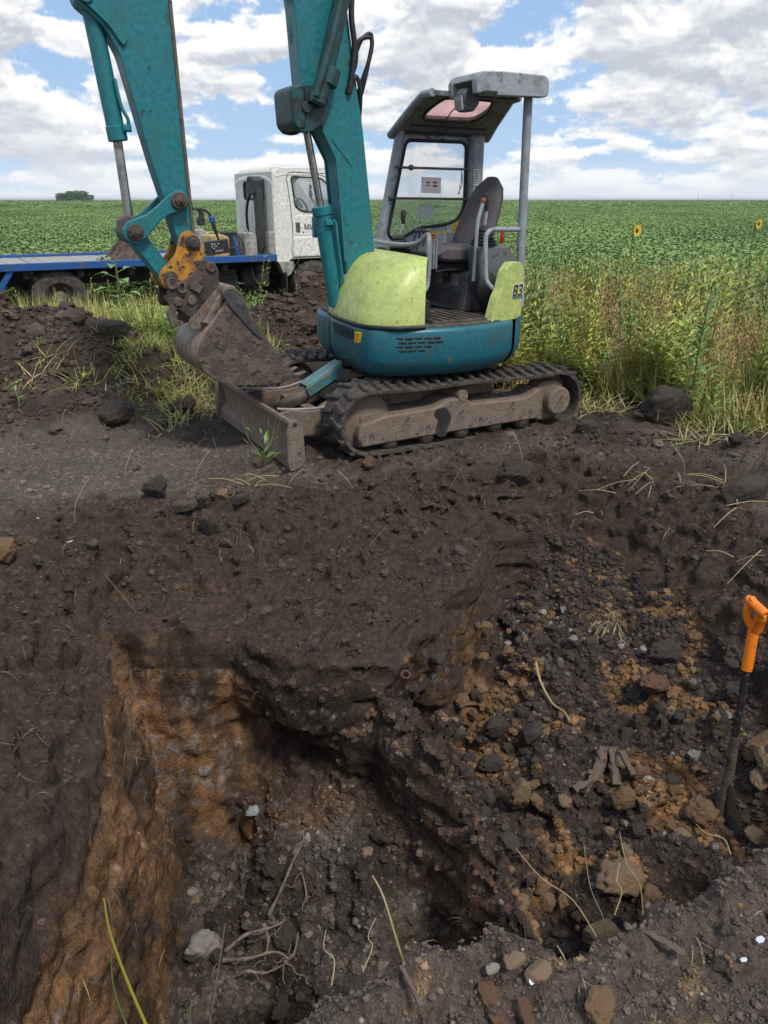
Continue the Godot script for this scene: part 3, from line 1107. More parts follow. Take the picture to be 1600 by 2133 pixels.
func rim_slope(a: float) -> float:
	var p := rim_at(a + .03); var q := rim_at(a - .03)
	return atan2(p.y - q.y, p.x - q.x)

func make_hood() -> void:
	var base := smooth_pts([Vector3(.55, 0, .14), Vector3(.595, 0, -.1), Vector3(.615, 0, -.40), Vector3(.595, 0, -.58), Vector3(.47, 0, -.735), Vector3(.27, 0, -.785)], 5)
	var top := smooth_pts([Vector3(.33, 0, .14), Vector3(.34, 0, -.1), Vector3(.32, 0, -.34), Vector3(.28, 0, -.52), Vector3(.23, 0, -.60), Vector3(.16, 0, -.62)], 5)
	var rows: Array = []
	for s in 15:
		var t := s / 14.0
		var row: Array = []
		for i in base.size():
			var u := float(i) / (base.size() - 1)
			var hgt_ := lerpf(1.30, 1.275, u)
			var y := .865 + (hgt_ - .865) * lerpf(pow(sin(t * PI / 2), .95), t, .30)
			var k := lerpf(pow(cos(t * PI / 2), .85), 1.0 - t, .30)
			if t > .999: k = 0.0
			var p: Vector3 = top[i].lerp(base[i], k)
			if t < .08: p = top[i].lerp(base[i], 1.0 + .012 * (1.0 - t / .08))
			row.append(Vector3(p.x, y, p.z))
		rows.append(row)
	# top sheet back to the seat side
	var last: Array = rows[rows.size() - 1]
	var r2: Array = []; var r3: Array = []
	for p in last:
		r2.append(Vector3(lerpf(p.x, .12, .6), p.y + .012, p.z * .96))
		r3.append(Vector3(.12, p.y + .004, p.z * .90))
	rows.append(r2); rows.append(r3)
	var b := B.new()
	b.grid(rows, 1, false)
	var hood := part("engine_hood", b.done(), M.hood, dig)
	# inner lining and end wall of the cover
	var w := B.new()
	var edge: Array = []
	for r in rows: edge.append(r[r.size() - 1])
	for i in edge.size() - 1:
		var a: Vector3 = edge[i]; var c: Vector3 = edge[i + 1]
		w.quad(a, c, c + Vector3(-.03, 0, .05), a + Vector3(-.03, 0, .05))
	part("hood_return", w.done(), M.hood, hood)
	var k := B.new()
	k.box(Vector3(.15, 1.07, -.20), Vector3(.05, .41, .66), .01)
	part("front_panel", k.done(), M.greydark, dig)
	var lip := B.new()
	var pl: Array = []
	for p in base: pl.append(Vector3(p.x - .004, .857, p.z * 1.0))
	lip.tube(pl, .016, 8, true, 1.0)
	part("hood_seal", lip.done(), M.black, hood)
	# two scraped patches where the paint is gone
	# rear cover with the model plate
	var c2 := Node3D.new()
	c2.name = "rear_cover"
	dig.add_child(c2, true)
	var d := (Vector3(-.622, 0, -.619) - Vector3(-.282, 0, -.737)).normalized()
	var org := Vector3(-.282, 0, -.737)
	var outw := d.cross(Vector3.UP)
	if outw.z > 0: outw = -outw
	var xf := Transform3D(Basis(d, Vector3.UP, d.cross(Vector3.UP)), org)
	var sgn := 1.0 if d.cross(Vector3.UP).z < 0 else -1.0
	var q := B.new()
	q.prism(rounded(V2([-.01, .85, .0, .86, .06, 1.013, .10, 1.06, .15, 1.19, .215, 1.24, .32, 1.24, .37, 1.20, .37, .86, .30, .84, .1, .845]), .02, 3), -.035, .035, .012, xf)
	part("cover_panel", q.done(), M.hood, c2)
	var sx := B.new()
	sx.prism(V2([.235, .985, .37, .985, .37, 1.005, .24, 1.005]), .0362, .0375 , 0, xf) if sgn > 0 else sx.prism(V2([.22, .945, .365, .965, .365, .99, .225, .965]), -.0375, -.0362, 0, xf)
	part("stripe", sx.done(), M.bluefaded, c2)
	var face := Transform3D(Basis(d, Vector3.UP, d.cross(Vector3.UP)), org + d * .305 + Vector3(0, 1.04, 0) + outw * .0365)
	text_on(c2, "letters", "B3", .085, face, M.ink, true)
	text_on(c2, "letters_edge", "B3", .085, Transform3D(face.basis.scaled_local(Vector3(1.14, 1.12, 1)), face.origin - outw * .0014 + d * .002), M.inkwhite, true)

func text_on(parent: Node3D, called: String, text: String, size: float, xf: Transform3D, m: Material, slant := false, bold := true, depth := .0012) -> MeshInstance3D:
	var t := TextMesh.new()
	var f := SystemFont.new()
	f.font_names = PackedStringArray(["Droid Sans"])
	f.font_weight = 700 if bold else 400
	t.font = f
	t.text = text
	t.font_size = 64
	t.pixel_size = size / 64.0 * 1.35
	t.depth = depth
	var o := part(called, t, m, parent)
	var b := xf.basis
	if slant: b = b * Basis(Vector3(1, 0, 0), Vector3(.22, 1, 0), Vector3(0, 0, 1))
	o.transform = Transform3D(b, xf.origin)
	return o

func make_boom() -> void:
	var zb := .005
	var lower := Node3D.new()
	lower.name = "boom"
	dig.add_child(lower, true)
	var b := B.new()
	# main box section seen from the side; above the frame it bends over towards the arm
	b.prism(rounded(V2([.42, .85, .48, 1.0, .515, 1.24, .540, 1.6, .565, 1.9, .665, 2.08, .80, 2.25, .835, 2.8, .92, 3.15, 1.12, 3.42, 1.74, 3.62, 1.80, 3.75, 1.70, 3.84, 1.05, 3.68, .66, 3.38, .48, 2.9, .425, 2.5, .36, 2.1, .275, 1.35, .27, 1.1, .33, .88]), .05, 3), zb - .085, zb + .075, .008)
	part("boom_beam", b.done(), M.teal, lower)
	for s in [-1, 1]:
		var e := B.new()
		e.prism(rounded(V2([.525, 1.24, .55, 1.6, .575, 1.9, .675, 2.08, .655, 2.10, .545, 1.92, .52, 1.6, .50, 1.24]), .01, 2), zb + s * .093 - .008, zb + s * .093 + .008, .003)
		part("weld_edge", e.done(), M.teal, lower)
	var seam := B.new()
	seam.box(Vector3(.56, 1.98, zb - .0865), Vector3(.006, .34, .004), .001, Basis(Vector3(0, 0, 1), -.75))
	part("weld_seam", seam.done(), M.darkteal, lower)
	# foot bracket on the frame
	var ft := B.new()
	for s in [-1, 1]:
		ft.prism(rounded(V2([.25, .56, .56, .56, .56, .75, .52, .98, .40, 1.02, .28, .9]), .05, 3), zb + s * .13 - .02, zb + s * .13 + .02, .006)
	ft.cyl(Vector3(.42, .92, zb - .17), Vector3(.42, .92, zb + .17), .05)
	part("boom_bracket", ft.done(), M.darkteal, dig)
	# dark hinge block where the lifting cylinder takes hold
	var k := B.new()
	for s in [-1, 1]:
		k.prism(rounded(V2([.70, 2.33, .82, 2.34, .90, 2.30, .905, 2.12, .87, 2.06, .78, 2.05, .66, 2.12, .62, 2.24]), .04, 4), zb + s * .115 - .022, zb + s * .115 + .022, .008)
	k.cyl(Vector3(.80, 2.20, zb - .165), Vector3(.80, 2.20, zb + .165), .035)
	k.cyl(Vector3(.71, 2.25, zb - .185), Vector3(.71, 2.25, zb + .10), .045)
	k.prism(rounded(V2([.80, 2.08, .86, 2.06, .90, 2.10, .91, 2.30, .87, 2.33, .80, 2.34]), .03, 4), zb - .15, zb + .15, .03)
	part("hinge_block", k.done(), M.darkteal, lower)
	# lifting cylinder in front of the boom
	var c := B.new()
	c.cyl(Vector3(.76, 2.18, zb), Vector3(.635, 1.50, zb), .026, 16)
	var rod := part("lift_rod", c.done(), M.chrome, lower)
	var c2 := B.new()
	c2.cyl(Vector3(.648, 1.60, zb), Vector3(.545, .93, zb), .062, 22)
	c2.cyl(Vector3(.650, 1.61, zb), Vector3(.640, 1.55, zb), .07, 22)
	c2.box(Vector3(.655, 1.47, zb + .075), Vector3(.06, .14, .05), .01)
	part("lift_cylinder", c2.done(), M.teal, lower)
	var pipe := B.new()
	pipe.tube([Vector3(.60, 1.52, zb - .085), Vector3(.585, 1.50, zb - .095), Vector3(.575, 1.40, zb - .095), Vector3(.51, .90, zb - .09)], .010, 8)
	pipe.box(Vector3(.62, 1.50, zb - .07), Vector3(.07, .035, .04), .006)
	part("oil_pipe", pipe.done(), M.teal, lower)
	# upper cylinder and pipe along the boom
	var c3 := B.new()
	c3.cyl(Vector3(.71, 2.25, zb - .16), Vector3(.50, 2.95, zb - .16), .052, 20)
	c3.cyl(Vector3(.655, 2.33, zb - .16), Vector3(.62, 2.43, zb - .16), .062, 20)
	c3.tube([Vector3(.755, 2.26, zb - .20), Vector3(.66, 2.52, zb - .215), Vector3(.555, 2.84, zb - .215), Vector3(.50, 3.0, zb - .20)], .026, 12)
	c3.box(Vector3(.735, 2.25, zb - .18), Vector3(.11, .07, .06), .015, Basis(Vector3(0, 0, 1), .3))
	part("arm_cylinder", c3.done(), M.darkteal, lower)
	var hz := B.new()
	hz.tube(smooth_pts([Vector3(.50, 2.30, zb - .06), Vector3(.42, 2.46, zb - .09), Vector3(.40, 2.60, zb - .10), Vector3(.30, 2.63, zb - .10), Vector3(.32, 2.50, zb - .10), Vector3(.37, 2.34, zb - .06), Vector3(.385, 2.2, zb - .03)]), .015, 8)
	hz.tube(smooth_pts([Vector3(.44, 2.40, zb - .08), Vector3(.41, 2.52, zb - .08), Vector3(.36, 2.63, zb - .10), Vector3(.29, 2.64, zb - .09), Vector3(.335, 2.42, zb - .09), Vector3(.37, 2.27, zb - .06)]), .012, 8)
	hz.tube(smooth_pts([Vector3(.52, 2.24, zb - .04), Vector3(.455, 2.36, zb - .10), Vector3(.41, 2.40, zb - .10), Vector3(.38, 2.30, zb - .09), Vector3(.37, 2.16, zb - .05)]), .015, 8)
	hz.tube(smooth_pts([Vector3(.47, 2.30, zb - .10), Vector3(.43, 2.55, zb - .11), Vector3(.45, 2.75, zb - .11), Vector3(.42, 3.0, zb - .09)]), .02, 8)
	part("hydraulic_hose", hz.done(), M.black, lower)
	var edge := B.new()
	edge.tube([Vector3(.36, 2.28, zb - .05), Vector3(.365, 2.1, zb - .05), Vector3(.315, 1.7, zb - .05), Vector3(.265, 1.34, zb - .05)], .010, 8)
	part("pipe_run", edge.done(), M.jerry, lower)

func make_arm() -> void:
	var z := .0
	var arm := Node3D.new()
	arm.name = "arm"
	dig.add_child(arm, true)
	var b := B.new()
	b.prism(rounded(V2([1.585, 1.40, 1.62, 1.34, 1.68, 1.36, 1.735, 1.58, 1.805, 1.86, 1.925, 2.43, 1.985, 2.545, 2.06, 2.61, 2.13, 2.66, 2.15, 2.74, 2.06, 2.86, 1.95, 3.1, 1.86, 3.5, 1.80, 3.78, 1.70, 3.84, 1.60, 3.70, 1.585, 3.2, 1.61, 2.74, 1.60, 1.9]), .03, 3), z - .075, z + .075, .006)
	part("arm_beam", b.done(), M.teal, arm)
	for s in [-1, 1]:
		var e := B.new()
		e.prism(rounded(V2([1.597, 1.42, 1.606, 1.9, 1.616, 2.72, 1.596, 2.72, 1.586, 1.9, 1.578, 1.42]), .004, 2), z + s * .078 - .009, z + s * .078 + .009, .003)
		part("edge_plate", e.done(), M.steel, arm)
	var pad := B.new()
	pad.prism(rounded(V2([1.90, 2.46, 1.97, 2.56, 2.05, 2.63, 2.13, 2.69, 2.10, 2.76, 1.95, 2.65, 1.87, 2.5]), .02, 3), z - .095, z - .074, .004)
	pad.cyl(Vector3(2.075, 2.69, z - .11), Vector3(2.075, 2.69, z + .11), .035)
	part("cylinder_mount", pad.done(), M.teal, arm)
	var c := B.new()
	c.cyl(Vector3(2.045, 2.70, z), Vector3(1.975, 1.985, z), .052, 22)
	c.cyl(Vector3(1.982, 2.06, z), Vector3(1.974, 1.975, z), .058, 22)
	part("bucket_cylinder", c.done(), M.teal, arm)
	var p := B.new()
	p.tube(smooth_pts([Vector3(1.965, 2.30, z - .05), Vector3(1.945, 2.16, z - .055), Vector3(1.915, 2.09, z - .06), Vector3(1.92, 2.04, z - .05)]), .011, 8)
	p.box(Vector3(1.925, 2.045, z - .05), Vector3(.05, .04, .04), .008)
	part("oil_pipe", p.done(), M.teal, arm)
	var r := B.new()
	r.cyl(Vector3(1.98, 2.0, z), Vector3(1.962, 1.50, z), .028, 16)
	part("bucket_rod", r.done(), M.chrome, arm)
	# curved side links from the arm to the cylinder end
	for s in [-1, 1]:
		var l := B.new()
		var zz: float = z + s * .115
		var o := PackedVector2Array()
		for k in 9: o.append(Vector2(1.674, 1.644) + Vector2.from_angle(lerpf(4.38, 1.35, k / 8.0)) * .062)
		o.append_array(V2([1.74, 1.675, 1.81, 1.615, 1.88, 1.565, 1.93, 1.55]))
		for k in 9: o.append(Vector2(1.963, 1.465) + Vector2.from_angle(lerpf(1.5, -1.7, k / 8.0)) * .072)
		o.append_array(V2([1.885, 1.44, 1.85, 1.48, 1.80, 1.53, 1.74, 1.565]))
		l.prism(o, zz - .016, zz + .016, .006)
		part("side_link", l.done(), M.teal, arm)
	for q in [[Vector2(1.674, 1.644), .052], [Vector2(1.963, 1.465), .050]]:
		var pn := B.new()
		var cc: Vector2 = q[0]
		bolt_pin(pn, cc, z - .152, z + .152, q[1])
		bolt_pin(pn, cc, z - .166, z - .15, q[1] * .62)
		bolt_pin(pn, cc, z - .175, z - .16, q[1] * .30)
		part("pin", pn.done(), M.darksteel, arm)
	var k := B.new()
	k.prism(hull_link(Vector2(1.963, 1.465), .055, Vector2(1.775, 1.19), .05), z - .075, z + .075, .01)
	part("push_link", k.done(), M.teal, arm)
	var kn := B.new()
	kn.prism(hull_link(Vector2(1.963, 1.465), .07, Vector2(1.985, 1.52), .045), z - .09, z + .09, .01)
	part("rod_eye", kn.done(), M.steel, arm)
	var st := B.new()
	st.cyl(Vector3(1.60, 1.59, z + .06), Vector3(1.53, 1.60, z + .06), .012, 8)
	part("peg", st.done(), M.darksteel, arm)

func make_bucket() -> void:
	var z := .0
	var bk := Node3D.new()
	bk.name = "bucket"
	dig.add_child(bk, true)
	# amber ears of the coupler
	for s in [-1, 1]:
		var a := B.new()
		var zz: float = z + s * .105
		a.prism(rounded(V2([1.575, 1.43, 1.62, 1.475, 1.68, 1.455, 1.70, 1.40, 1.72, 1.33, 1.775, 1.275, 1.83, 1.235, 1.845, 1.18, 1.82, 1.125, 1.76, 1.10, 1.70, 1.14, 1.62, 1.19, 1.555, 1.26, 1.54, 1.34]), .03, 4), zz - .02, zz + .02, .008)
		part("coupler_ear", a.done(), M.amber, bk)
	for q in [[Vector2(1.612, 1.395), .048], [Vector2(1.775, 1.185), .046]]:
		var pn := B.new()
		var cc: Vector2 = q[0]
		bolt_pin(pn, cc, z - .145, z + .145, q[1])
		bolt_pin(pn, cc, z - .165, z - .14, q[1] * .66)
		part("pin", pn.done(), M.darksteel, bk)
	var tie := B.new()
	tie.box(Vector3(1.66, 1.27, z), Vector3(.16, .10, .18), .02, Basis(Vector3(0, 0, 1), -.6))
	part("coupler_block", tie.done(), M.darksteel, bk)
	# lower plates of the quick hitch
	for s in [-1, 1]:
		var a := B.new()
		var zz: float = z + s * .135
		a.prism(rounded(V2([1.53, 1.29, 1.575, 1.29, 1.60, 1.24, 1.66, 1.19, 1.75, 1.13, 1.80, 1.12, 1.81, 1.04, 1.80, .99, 1.74, .985, 1.67, .925, 1.58, .965, 1.53, .995, 1.445, 1.095, 1.47, 1.15, 1.46, 1.22, 1.485, 1.27]), .02, 3), zz - .018, zz + .018, .006)
		part("hitch_plate", a.done(), M.darksteel, bk)
	for q in [[Vector2(1.515, 1.245), .034], [Vector2(1.66, 1.045), .032], [Vector2(1.75, 1.04), .03], [Vector2(1.775, 1.155), .04]]:
		var pn := B.new()
		bolt_pin(pn, q[0], z - .17, z + .17, q[1])
		part("hitch_pin", pn.done(), M.steel, bk)
	var lt := B.new()
	lt.box(Vector3(1.62, 1.12, z - .16), Vector3(.07, .055, .025), .008, Basis(Vector3(0, 0, 1), .6))
	lt.prism(rounded(V2([1.79, 1.03, 1.83, .98, 1.81, .91, 1.75, .885, 1.72, .91, 1.77, .93, 1.775, .98, 1.75, 1.0]), .012, 3), z - .16, z - .12, .005)
	lt.tube(smooth_pts([Vector3(1.70, 1.16, z - .155), Vector3(1.735, 1.15, z - .172), Vector3(1.74, 1.11, z - .172), Vector3(1.71, 1.10, z - .172), Vector3(1.695, 1.13, z - .172), Vector3(1.70, 1.16, z - .165)]), .009, 6)
	part("latch", lt.done(), M.steel, bk)
	# shell: curved back sheet
	var curve := smooth_pts([Vector3(1.425, 1.10, 0), Vector3(1.475, 1.02, 0), Vector3(1.535, .95, 0), Vector3(1.61, .86, 0), Vector3(1.675, .76, 0), Vector3(1.685, .66, 0), Vector3(1.63, .575, 0), Vector3(1.54, .52, 0), Vector3(1.40, .485, 0), Vector3(1.20, .475, 0), Vector3(1.04, .49, 0)], 4)
	var b := B.new()
	var hw := .285
	var rows: Array = []
	var nrm: Array = []
	for i in curve.size():
		var d: Vector3 = (curve[mini(i + 1, curve.size() - 1)] - curve[maxi(i - 1, 0)]).normalized()
		nrm.append(Vector3(-d.y, d.x, 0))
	for i in curve.size():
		var p: Vector3 = curve[i]
		var o: Vector3 = nrm[i] * .014
		rows.append([p + Vector3(0, 0, -hw), p + Vector3(0, 0, hw), p - o + Vector3(0, 0, hw), p - o + Vector3(0, 0, -hw)])
	b.grid(rows, 1, true)
	part("back_sheet", b.done(), M.steelworn, bk)
	for s in [-1, 1]:
		var pl := B.new()
		var o := PackedVector2Array()
		for p in curve: o.append(Vector2(p.x, p.y))
		o.append_array(V2([1.005, .505, 1.05, .56, 1.20, .77, 1.345, .995, 1.375, 1.085, 1.395, 1.105]))
		pl.prism(o, s * (hw + .008) - .010, s * (hw + .008) + .010, .003)
		part("side_plate", pl.done(), M.mudsteel, bk)
		var ck := B.new()
		ck.prism(rounded(V2([1.34, .985, 1.37, 1.08, 1.42, 1.125, 1.475, 1.12, 1.50, 1.08, 1.45, 1.0, 1.30, .82, 1.24, .78]), .03, 3), s * (hw + .024) - .006, s * (hw + .024) + .006, .003)
		part("cheek_plate", ck.done(), M.darkgrey, bk)
	var tubeb := B.new()
	tubeb.cyl(Vector3(1.44, 1.09, -hw), Vector3(1.44, 1.09, hw), .05, 20)
	part("top_tube", tubeb.done(), M.steelworn, bk)
	for s in [-1, 1]:
		var ear := B.new()
		ear.prism(rounded(V2([1.43, 1.13, 1.50, 1.10, 1.60, 1.0, 1.69, .92, 1.69, .86, 1.62, .86, 1.53, .95, 1.46, 1.03]), .012, 3), s * .16 - .014, s * .16 + .014, .004)
		part("bucket_ear", ear.done(), M.steelworn, bk)
	var ch := B.new()
	ch.box(Vector3(1.535, .985, -.20), Vector3(.22, .05, .085), .012, Basis(Vector3(0, 0, 1), -.95))
	part("stiffener", ch.done(), M.steelworn, bk)
	# teeth on the lip
	for k in 4:
		var t := B.new()
		var zz := -.24 + k * .16
		t.prism(V2([1.06, .475, 1.06, .512, .96, .52, .92, .528, .96, .50]), zz - .03, zz + .03, .005)
		part("tooth", t.done(), M.steel, bk)
	var dirt := B.new()
	var ln := fnl(303, 9.0, 3)
	var rr: Array = []
	for i in 12:
		var row: Array = []
		for j in 14:
			var x := lerpf(1.03, 1.40, i / 11.0); var zz := lerpf(-hw + .01, hw - .01, j / 13.0)
			row.append(Vector3(x, .487 + .085 * sin(PI * i / 11.0) * (1.0 + 1.2 * ln.get_noise_2d(x, zz)) , zz))
		rr.append(row)
	dirt.grid(rr, 1)
	part("earth_in_bucket", dirt.done(), M.earth, bk)

func make_canopy() -> void:
	var cn := Node3D.new()
	cn.name = "canopy"
	dig.add_child(cn, true)
	var W := .35
	# side guard with its rounded window
	var hole := rounded(V2([-.222, 2.069, -.735, 2.07, -.770, 2.04, -.772, 1.60, -.715, 1.50, -.60, 1.463, -.34, 1.44, -.24, 1.39, -.12, 1.352, -.061, 1.40]), .05, 5)
	var c := Vector2(-.42, 1.70)
	var outer := V2([.045, 1.20, -.10, 1.85, -.155, 2.13, -.94, 2.115, -.90, 1.20])
	var b := B.new()
	b.ring_plate(outer, hole, W - .012, W + .012)
	part("guard_panel", b.done(), M.grey, cn)
	var seal := B.new()
	var sp: Array = []
	for p in hole: sp.append(Vector3(p.x, p.y, W - .012))
	sp.append(sp[0])
	seal.tube(sp, .013, 8, false)
	part("window_seal", seal.done(), M.black, cn)
	var g := B.new()
	var sm := PackedVector2Array()
	for p in hole: sm.append(c + (p - c) * .995)
	g.prism(sm, W - .003, W + .003, 0)
	var pane := part("window_pane", g.done(), M.glass, cn)
	var no := B.new()
	no.prism(V2([-.365, 1.815, -.545, 1.81, -.545, 1.695, -.365, 1.70]), W - .0065, W - .005, 0)
	part("notice", no.done(), M.paper, pane)
	for q in [[-.425, 1.775, .035, .012], [-.49, 1.775, .04, .012], [-.425, 1.755, .035, .008], [-.49, 1.75, .04, .014]]:
		var l := B.new()
		l.box(Vector3(q[0], q[1], W - .0075), Vector3(q[2], q[3], .001), 0)
		part("print", l.done(), M.ink, pane)
	var rs := B.new()
	rs.prism(rounded(V2([-.345, 1.605, -.485, 1.61, -.48, 1.53, -.45, 1.50, -.40, 1.51, -.34, 1.495, -.33, 1.55]), .015, 3), W - .006, W - .005, 0)
	part("sticker_remnant", rs.done(), M.smear, pane)
	# frame: front post, thick rear pillar, rear left post
	var f := B.new()
	f.tube([Vector3(.05, 1.16, W - .02), Vector3(-.01, 1.45, W - .02), Vector3(-.10, 1.85, W - .02), Vector3(-.165, 2.14, W - .02)], .034, 12, true)
	part("front_post", f.done(), M.grey, cn)
	var pl := B.new()
	pl.box(Vector3(-.85, 1.62, W - .03), Vector3(.125, 1.0, .09), .02)
	pl.prism(rounded(V2([-.62, 1.12, -.94, 1.12, -.93, 1.50, -.86, 1.42, -.76, 1.33, -.66, 1.26]), .03, 3), W - .10, W - .02, .012)
	part("rear_pillar", pl.done(), M.grey, cn)
	for q in [[1.825, .10], [1.695, .145]]:
		var s := B.new()
		s.box(Vector3(-.835, q[0], W - .0765), Vector3(.05, q[1], .002), 0)
		var lab := part("instruction_label", s.done(), M.sticker, cn)
		for k in 5:
			var i := B.new()
			i.box(Vector3(-.835, q[0] + q[1] * (.36 - k * .18), W - .0785), Vector3(.034, q[1] * .07, .001), 0)
			part("print", i.done(), M.ink, lab)
	var p2 := B.new()
	p2.tube([Vector3(-.745, .90, -.50), Vector3(-.745, 1.3, -.47), Vector3(-.74, 2.31, -.45)], .031, 14)
	part("rear_post", p2.done(), M.grey, cn)
	# guard bars across the window
	for y in [[1.878, -.07], [1.660, -.02]]:
		var r := B.new()
		r.tube([Vector3(y[1] - .03, y[0], W - .05), Vector3(-.79, y[0] - .005, W - .05)], .0095, 10)
		part("guard_bar", r.done(), M.steel, cn)
		var k := B.new()
		var cx: float = -.23 if y[0] > 1.8 else -.045
		k.cyl(Vector3(cx, y[0], W - .05), Vector3(cx - .03, y[0], W - .05), .02, 12, .004)
		part("bar_clamp", k.done(), M.greydark, cn)
	# roof: flat crown over the seat, slanting down to the guard
	var sec := [[.37, 2.065], [.36, 2.10], [.12, 2.245], [-.10, 2.345], [-.28, 2.38], [-.55, 2.40], [-.62, 2.385]]
	var front_x := [-.115, -.115, -.11, -.10, -.10, -.16, -.20]
	var back_x := [-1.0, -1.0, -.93, -.86, -.82, -.80, -.78]
	# slanted sheet split round the tinted skylight
	var mid: Array = []
	for k in 7:
		var t := k / 6.0
		mid.append([lerpf(.30, -.20, t), lerpf(2.135, 2.338, t)])
	var fr := func(w: float) -> float: return lerpf(-.115, -.10, clampf((.36 - w) / .46, 0, 1))
	var bk := func(w: float) -> float: return lerpf(-1.0, -.83, clampf((.36 - w) / .60, 0, 1))
	var yy := func(w: float) -> float: return 2.085 + .225 * pow(clampf((.37 - w) / .50, 0.0, 1.0), .85)
	var N := 24
	var hp := PackedVector2Array(); var op := PackedVector2Array()   # (x, w) plan of hole and sheet
	var hc := Vector2(-.47, .0)
	var sheet := V2([-.115, .37, -1.0, .37, -.83, -.24, -.10, -.24])
	var opening := rounded(V2([-.23, .15, -.70, .15, -.74, .02, -.66, -.17, -.27, -.17, -.22, .0]), .12, 4)
	var angs: Array = []
	for k in 56: angs.append(-PI + TAU * (k + .5) / 56)
	for q in sheet: angs.append((q - hc).angle())
	angs.sort()
	for an in angs:
		var d := Vector2.from_angle(an) * 3.0
		for pair in [[opening, hp], [sheet, op]]:
			var best := 9.0
			for i in pair[0].size():
				var hit: Variant = Geometry2D.segment_intersects_segment(hc, hc + d, pair[0][i], pair[0][(i + 1) % pair[0].size()])
				if hit != null: best = minf(best, hc.distance_to(hit))
			var at := hc + d.normalized() * (best if best < 8.0 else .1)
			if pair[1] == hp and pair[0] == opening: hp.append(at)
			else: op.append(at)
	var rb := B.new()
	var P := func(p: Vector2, lift: float) -> Vector3: return Vector3(p.x, yy.call(p.y) + lift, p.y)
	var m := hp.size()
	var od := op; var hd2 := hp
	for i in od.size():
		var j := (i + 1) % od.size()
		for s in 4:
			var a := od[i].lerp(hd2[i], s / 4.0); var bq := od[j].lerp(hd2[j], s / 4.0)
			var cq := od[j].lerp(hd2[j], (s + 1) / 4.0); var dq := od[i].lerp(hd2[i], (s + 1) / 4.0)
			rb.quad(P.call(a, 0.0), P.call(dq, 0.0), P.call(cq, 0.0), P.call(bq, 0.0))
			rb.quad(P.call(a, .03), P.call(bq, .03), P.call(cq, .03), P.call(dq, .03))
		rb.quad(P.call(hd2[i], 0.0), P.call(hd2[i], .03), P.call(hd2[j], .03), P.call(hd2[j], 0.0))
		rb.quad(P.call(od[i], 0.0), P.call(od[j], 0.0), P.call(od[j], .03), P.call(od[i], .03))
	part("roof_slope", rb.done(), M.greyliner, cn)
	var rim := B.new()
	var rp: Array = []
	for q in [[-.105, .385], [-.10, .2], [-.09, 0.0], [-.085, -.12], [-.09, -.24]]: rp.append(Vector3(q[0], yy.call(q[1]) + .015, q[1]))
	rim.tube(rp, .026, 10)
	rp = []
	for q in [[-1.01, .385], [-.95, .2], [-.89, 0.0], [-.85, -.12], [-.83, -.24]]: rp.append(Vector3(q[0], yy.call(q[1]) + .012, q[1]))
	rim.tube(rp, .018, 10)
	rim.tube([Vector3(-.105, yy.call(.385) + .01, .385), Vector3(-1.01, yy.call(.385) + .01, .385)], .02, 10)
	part("roof_rim", rim.done(), M.grey, cn)
	var sk := B.new()
	for i in m:
		var j := (i + 1) % m
		sk.tri(P.call(hc, .012), P.call(hp[i], .012), P.call(hp[j], .012))
	part("skylight", sk.done(), M.pink, cn)
	var ss := B.new()
	var spx: Array = []
	for p in hp: spx.append(P.call(p, -.002))
	spx.append(spx[0])
	ss.tube(spx, .011, 8, false)
	part("skylight_seal", ss.done(), M.black, cn)
	for q in [[.30, .02], [.22, -.02]]:
		var gr := B.new()
		gr.tube([P.call(Vector2(-.2, q[0]), -.004), P.call(Vector2(-.88, q[0] + .01), -.004)], .007, 6)
		part("liner_rib", gr.done(), M.black, cn)
	# crown with the lamp recess
	var cr := B.new()
	cr.prism(rounded(V2([-.235, 2.29, -.225, 2.385, -.26, 2.425, -.45, 2.435, -.80, 2.432, -.83, 2.40, -.83, 2.315, -.80, 2.30, -.40, 2.29, -.40, 2.31, -.30, 2.31]), .02, 3), -.56, -.50, .02)
	cr.prism(rounded(V2([-.235, 2.29, -.225, 2.385, -.26, 2.425, -.45, 2.435, -.80, 2.432, -.83, 2.40, -.83, 2.33, -.60, 2.33, -.40, 2.33, -.30, 2.30]), .02, 3), -.27, -.21, .02)
	cr.prism(rounded(V2([-.23, 2.375, -.26, 2.424, -.45, 2.434, -.80, 2.431, -.83, 2.40, -.83, 2.33, -.42, 2.32, -.42, 2.375]), .015, 3), -.51, -.26, .004)
	part("roof_crown", cr.done(), M.greycrown, cn)
	var lm := Node3D.new()
	lm.name = "work_lamp"
	cn.add_child(lm, true)
	var lb := B.new()
	lb.prism(rounded(V2([-.22, 2.20, -.20, 2.30, -.24, 2.345, -.33, 2.345, -.35, 2.26, -.30, 2.20]), .02, 3), -.44, -.34, .012)
	part("lamp_housing", lb.done(), M.greydark, lm)
	var ll := B.new()
	ll.box(Vector3(-.205, 2.25, -.39), Vector3(.012, .085, .09), .004, Basis(Vector3(0, 0, 1), -.2))
	part("lamp_glass", ll.done(), M.lens, lm)
	for k in 4:
		var lr := B.new()
		lr.box(Vector3(-.197, 2.225 + k * .017, -.39), Vector3(.006, .004, .085), .001, Basis(Vector3(0, 0, 1), -.2))
		part("lens_rib", lr.done(), M.jerry, lm)
	var wr := B.new()
	wr.tube(smooth_pts([Vector3(-.30, 2.24, -.36), Vector3(-.33, 2.245, -.15), Vector3(-.38, 2.19, .04), Vector3(-.40, 2.13, .2), Vector3(-.37, 2.09, .30)]), .0045, 6)
	part("lamp_wire", wr.done(), M.black, cn)
	var wl := B.new()
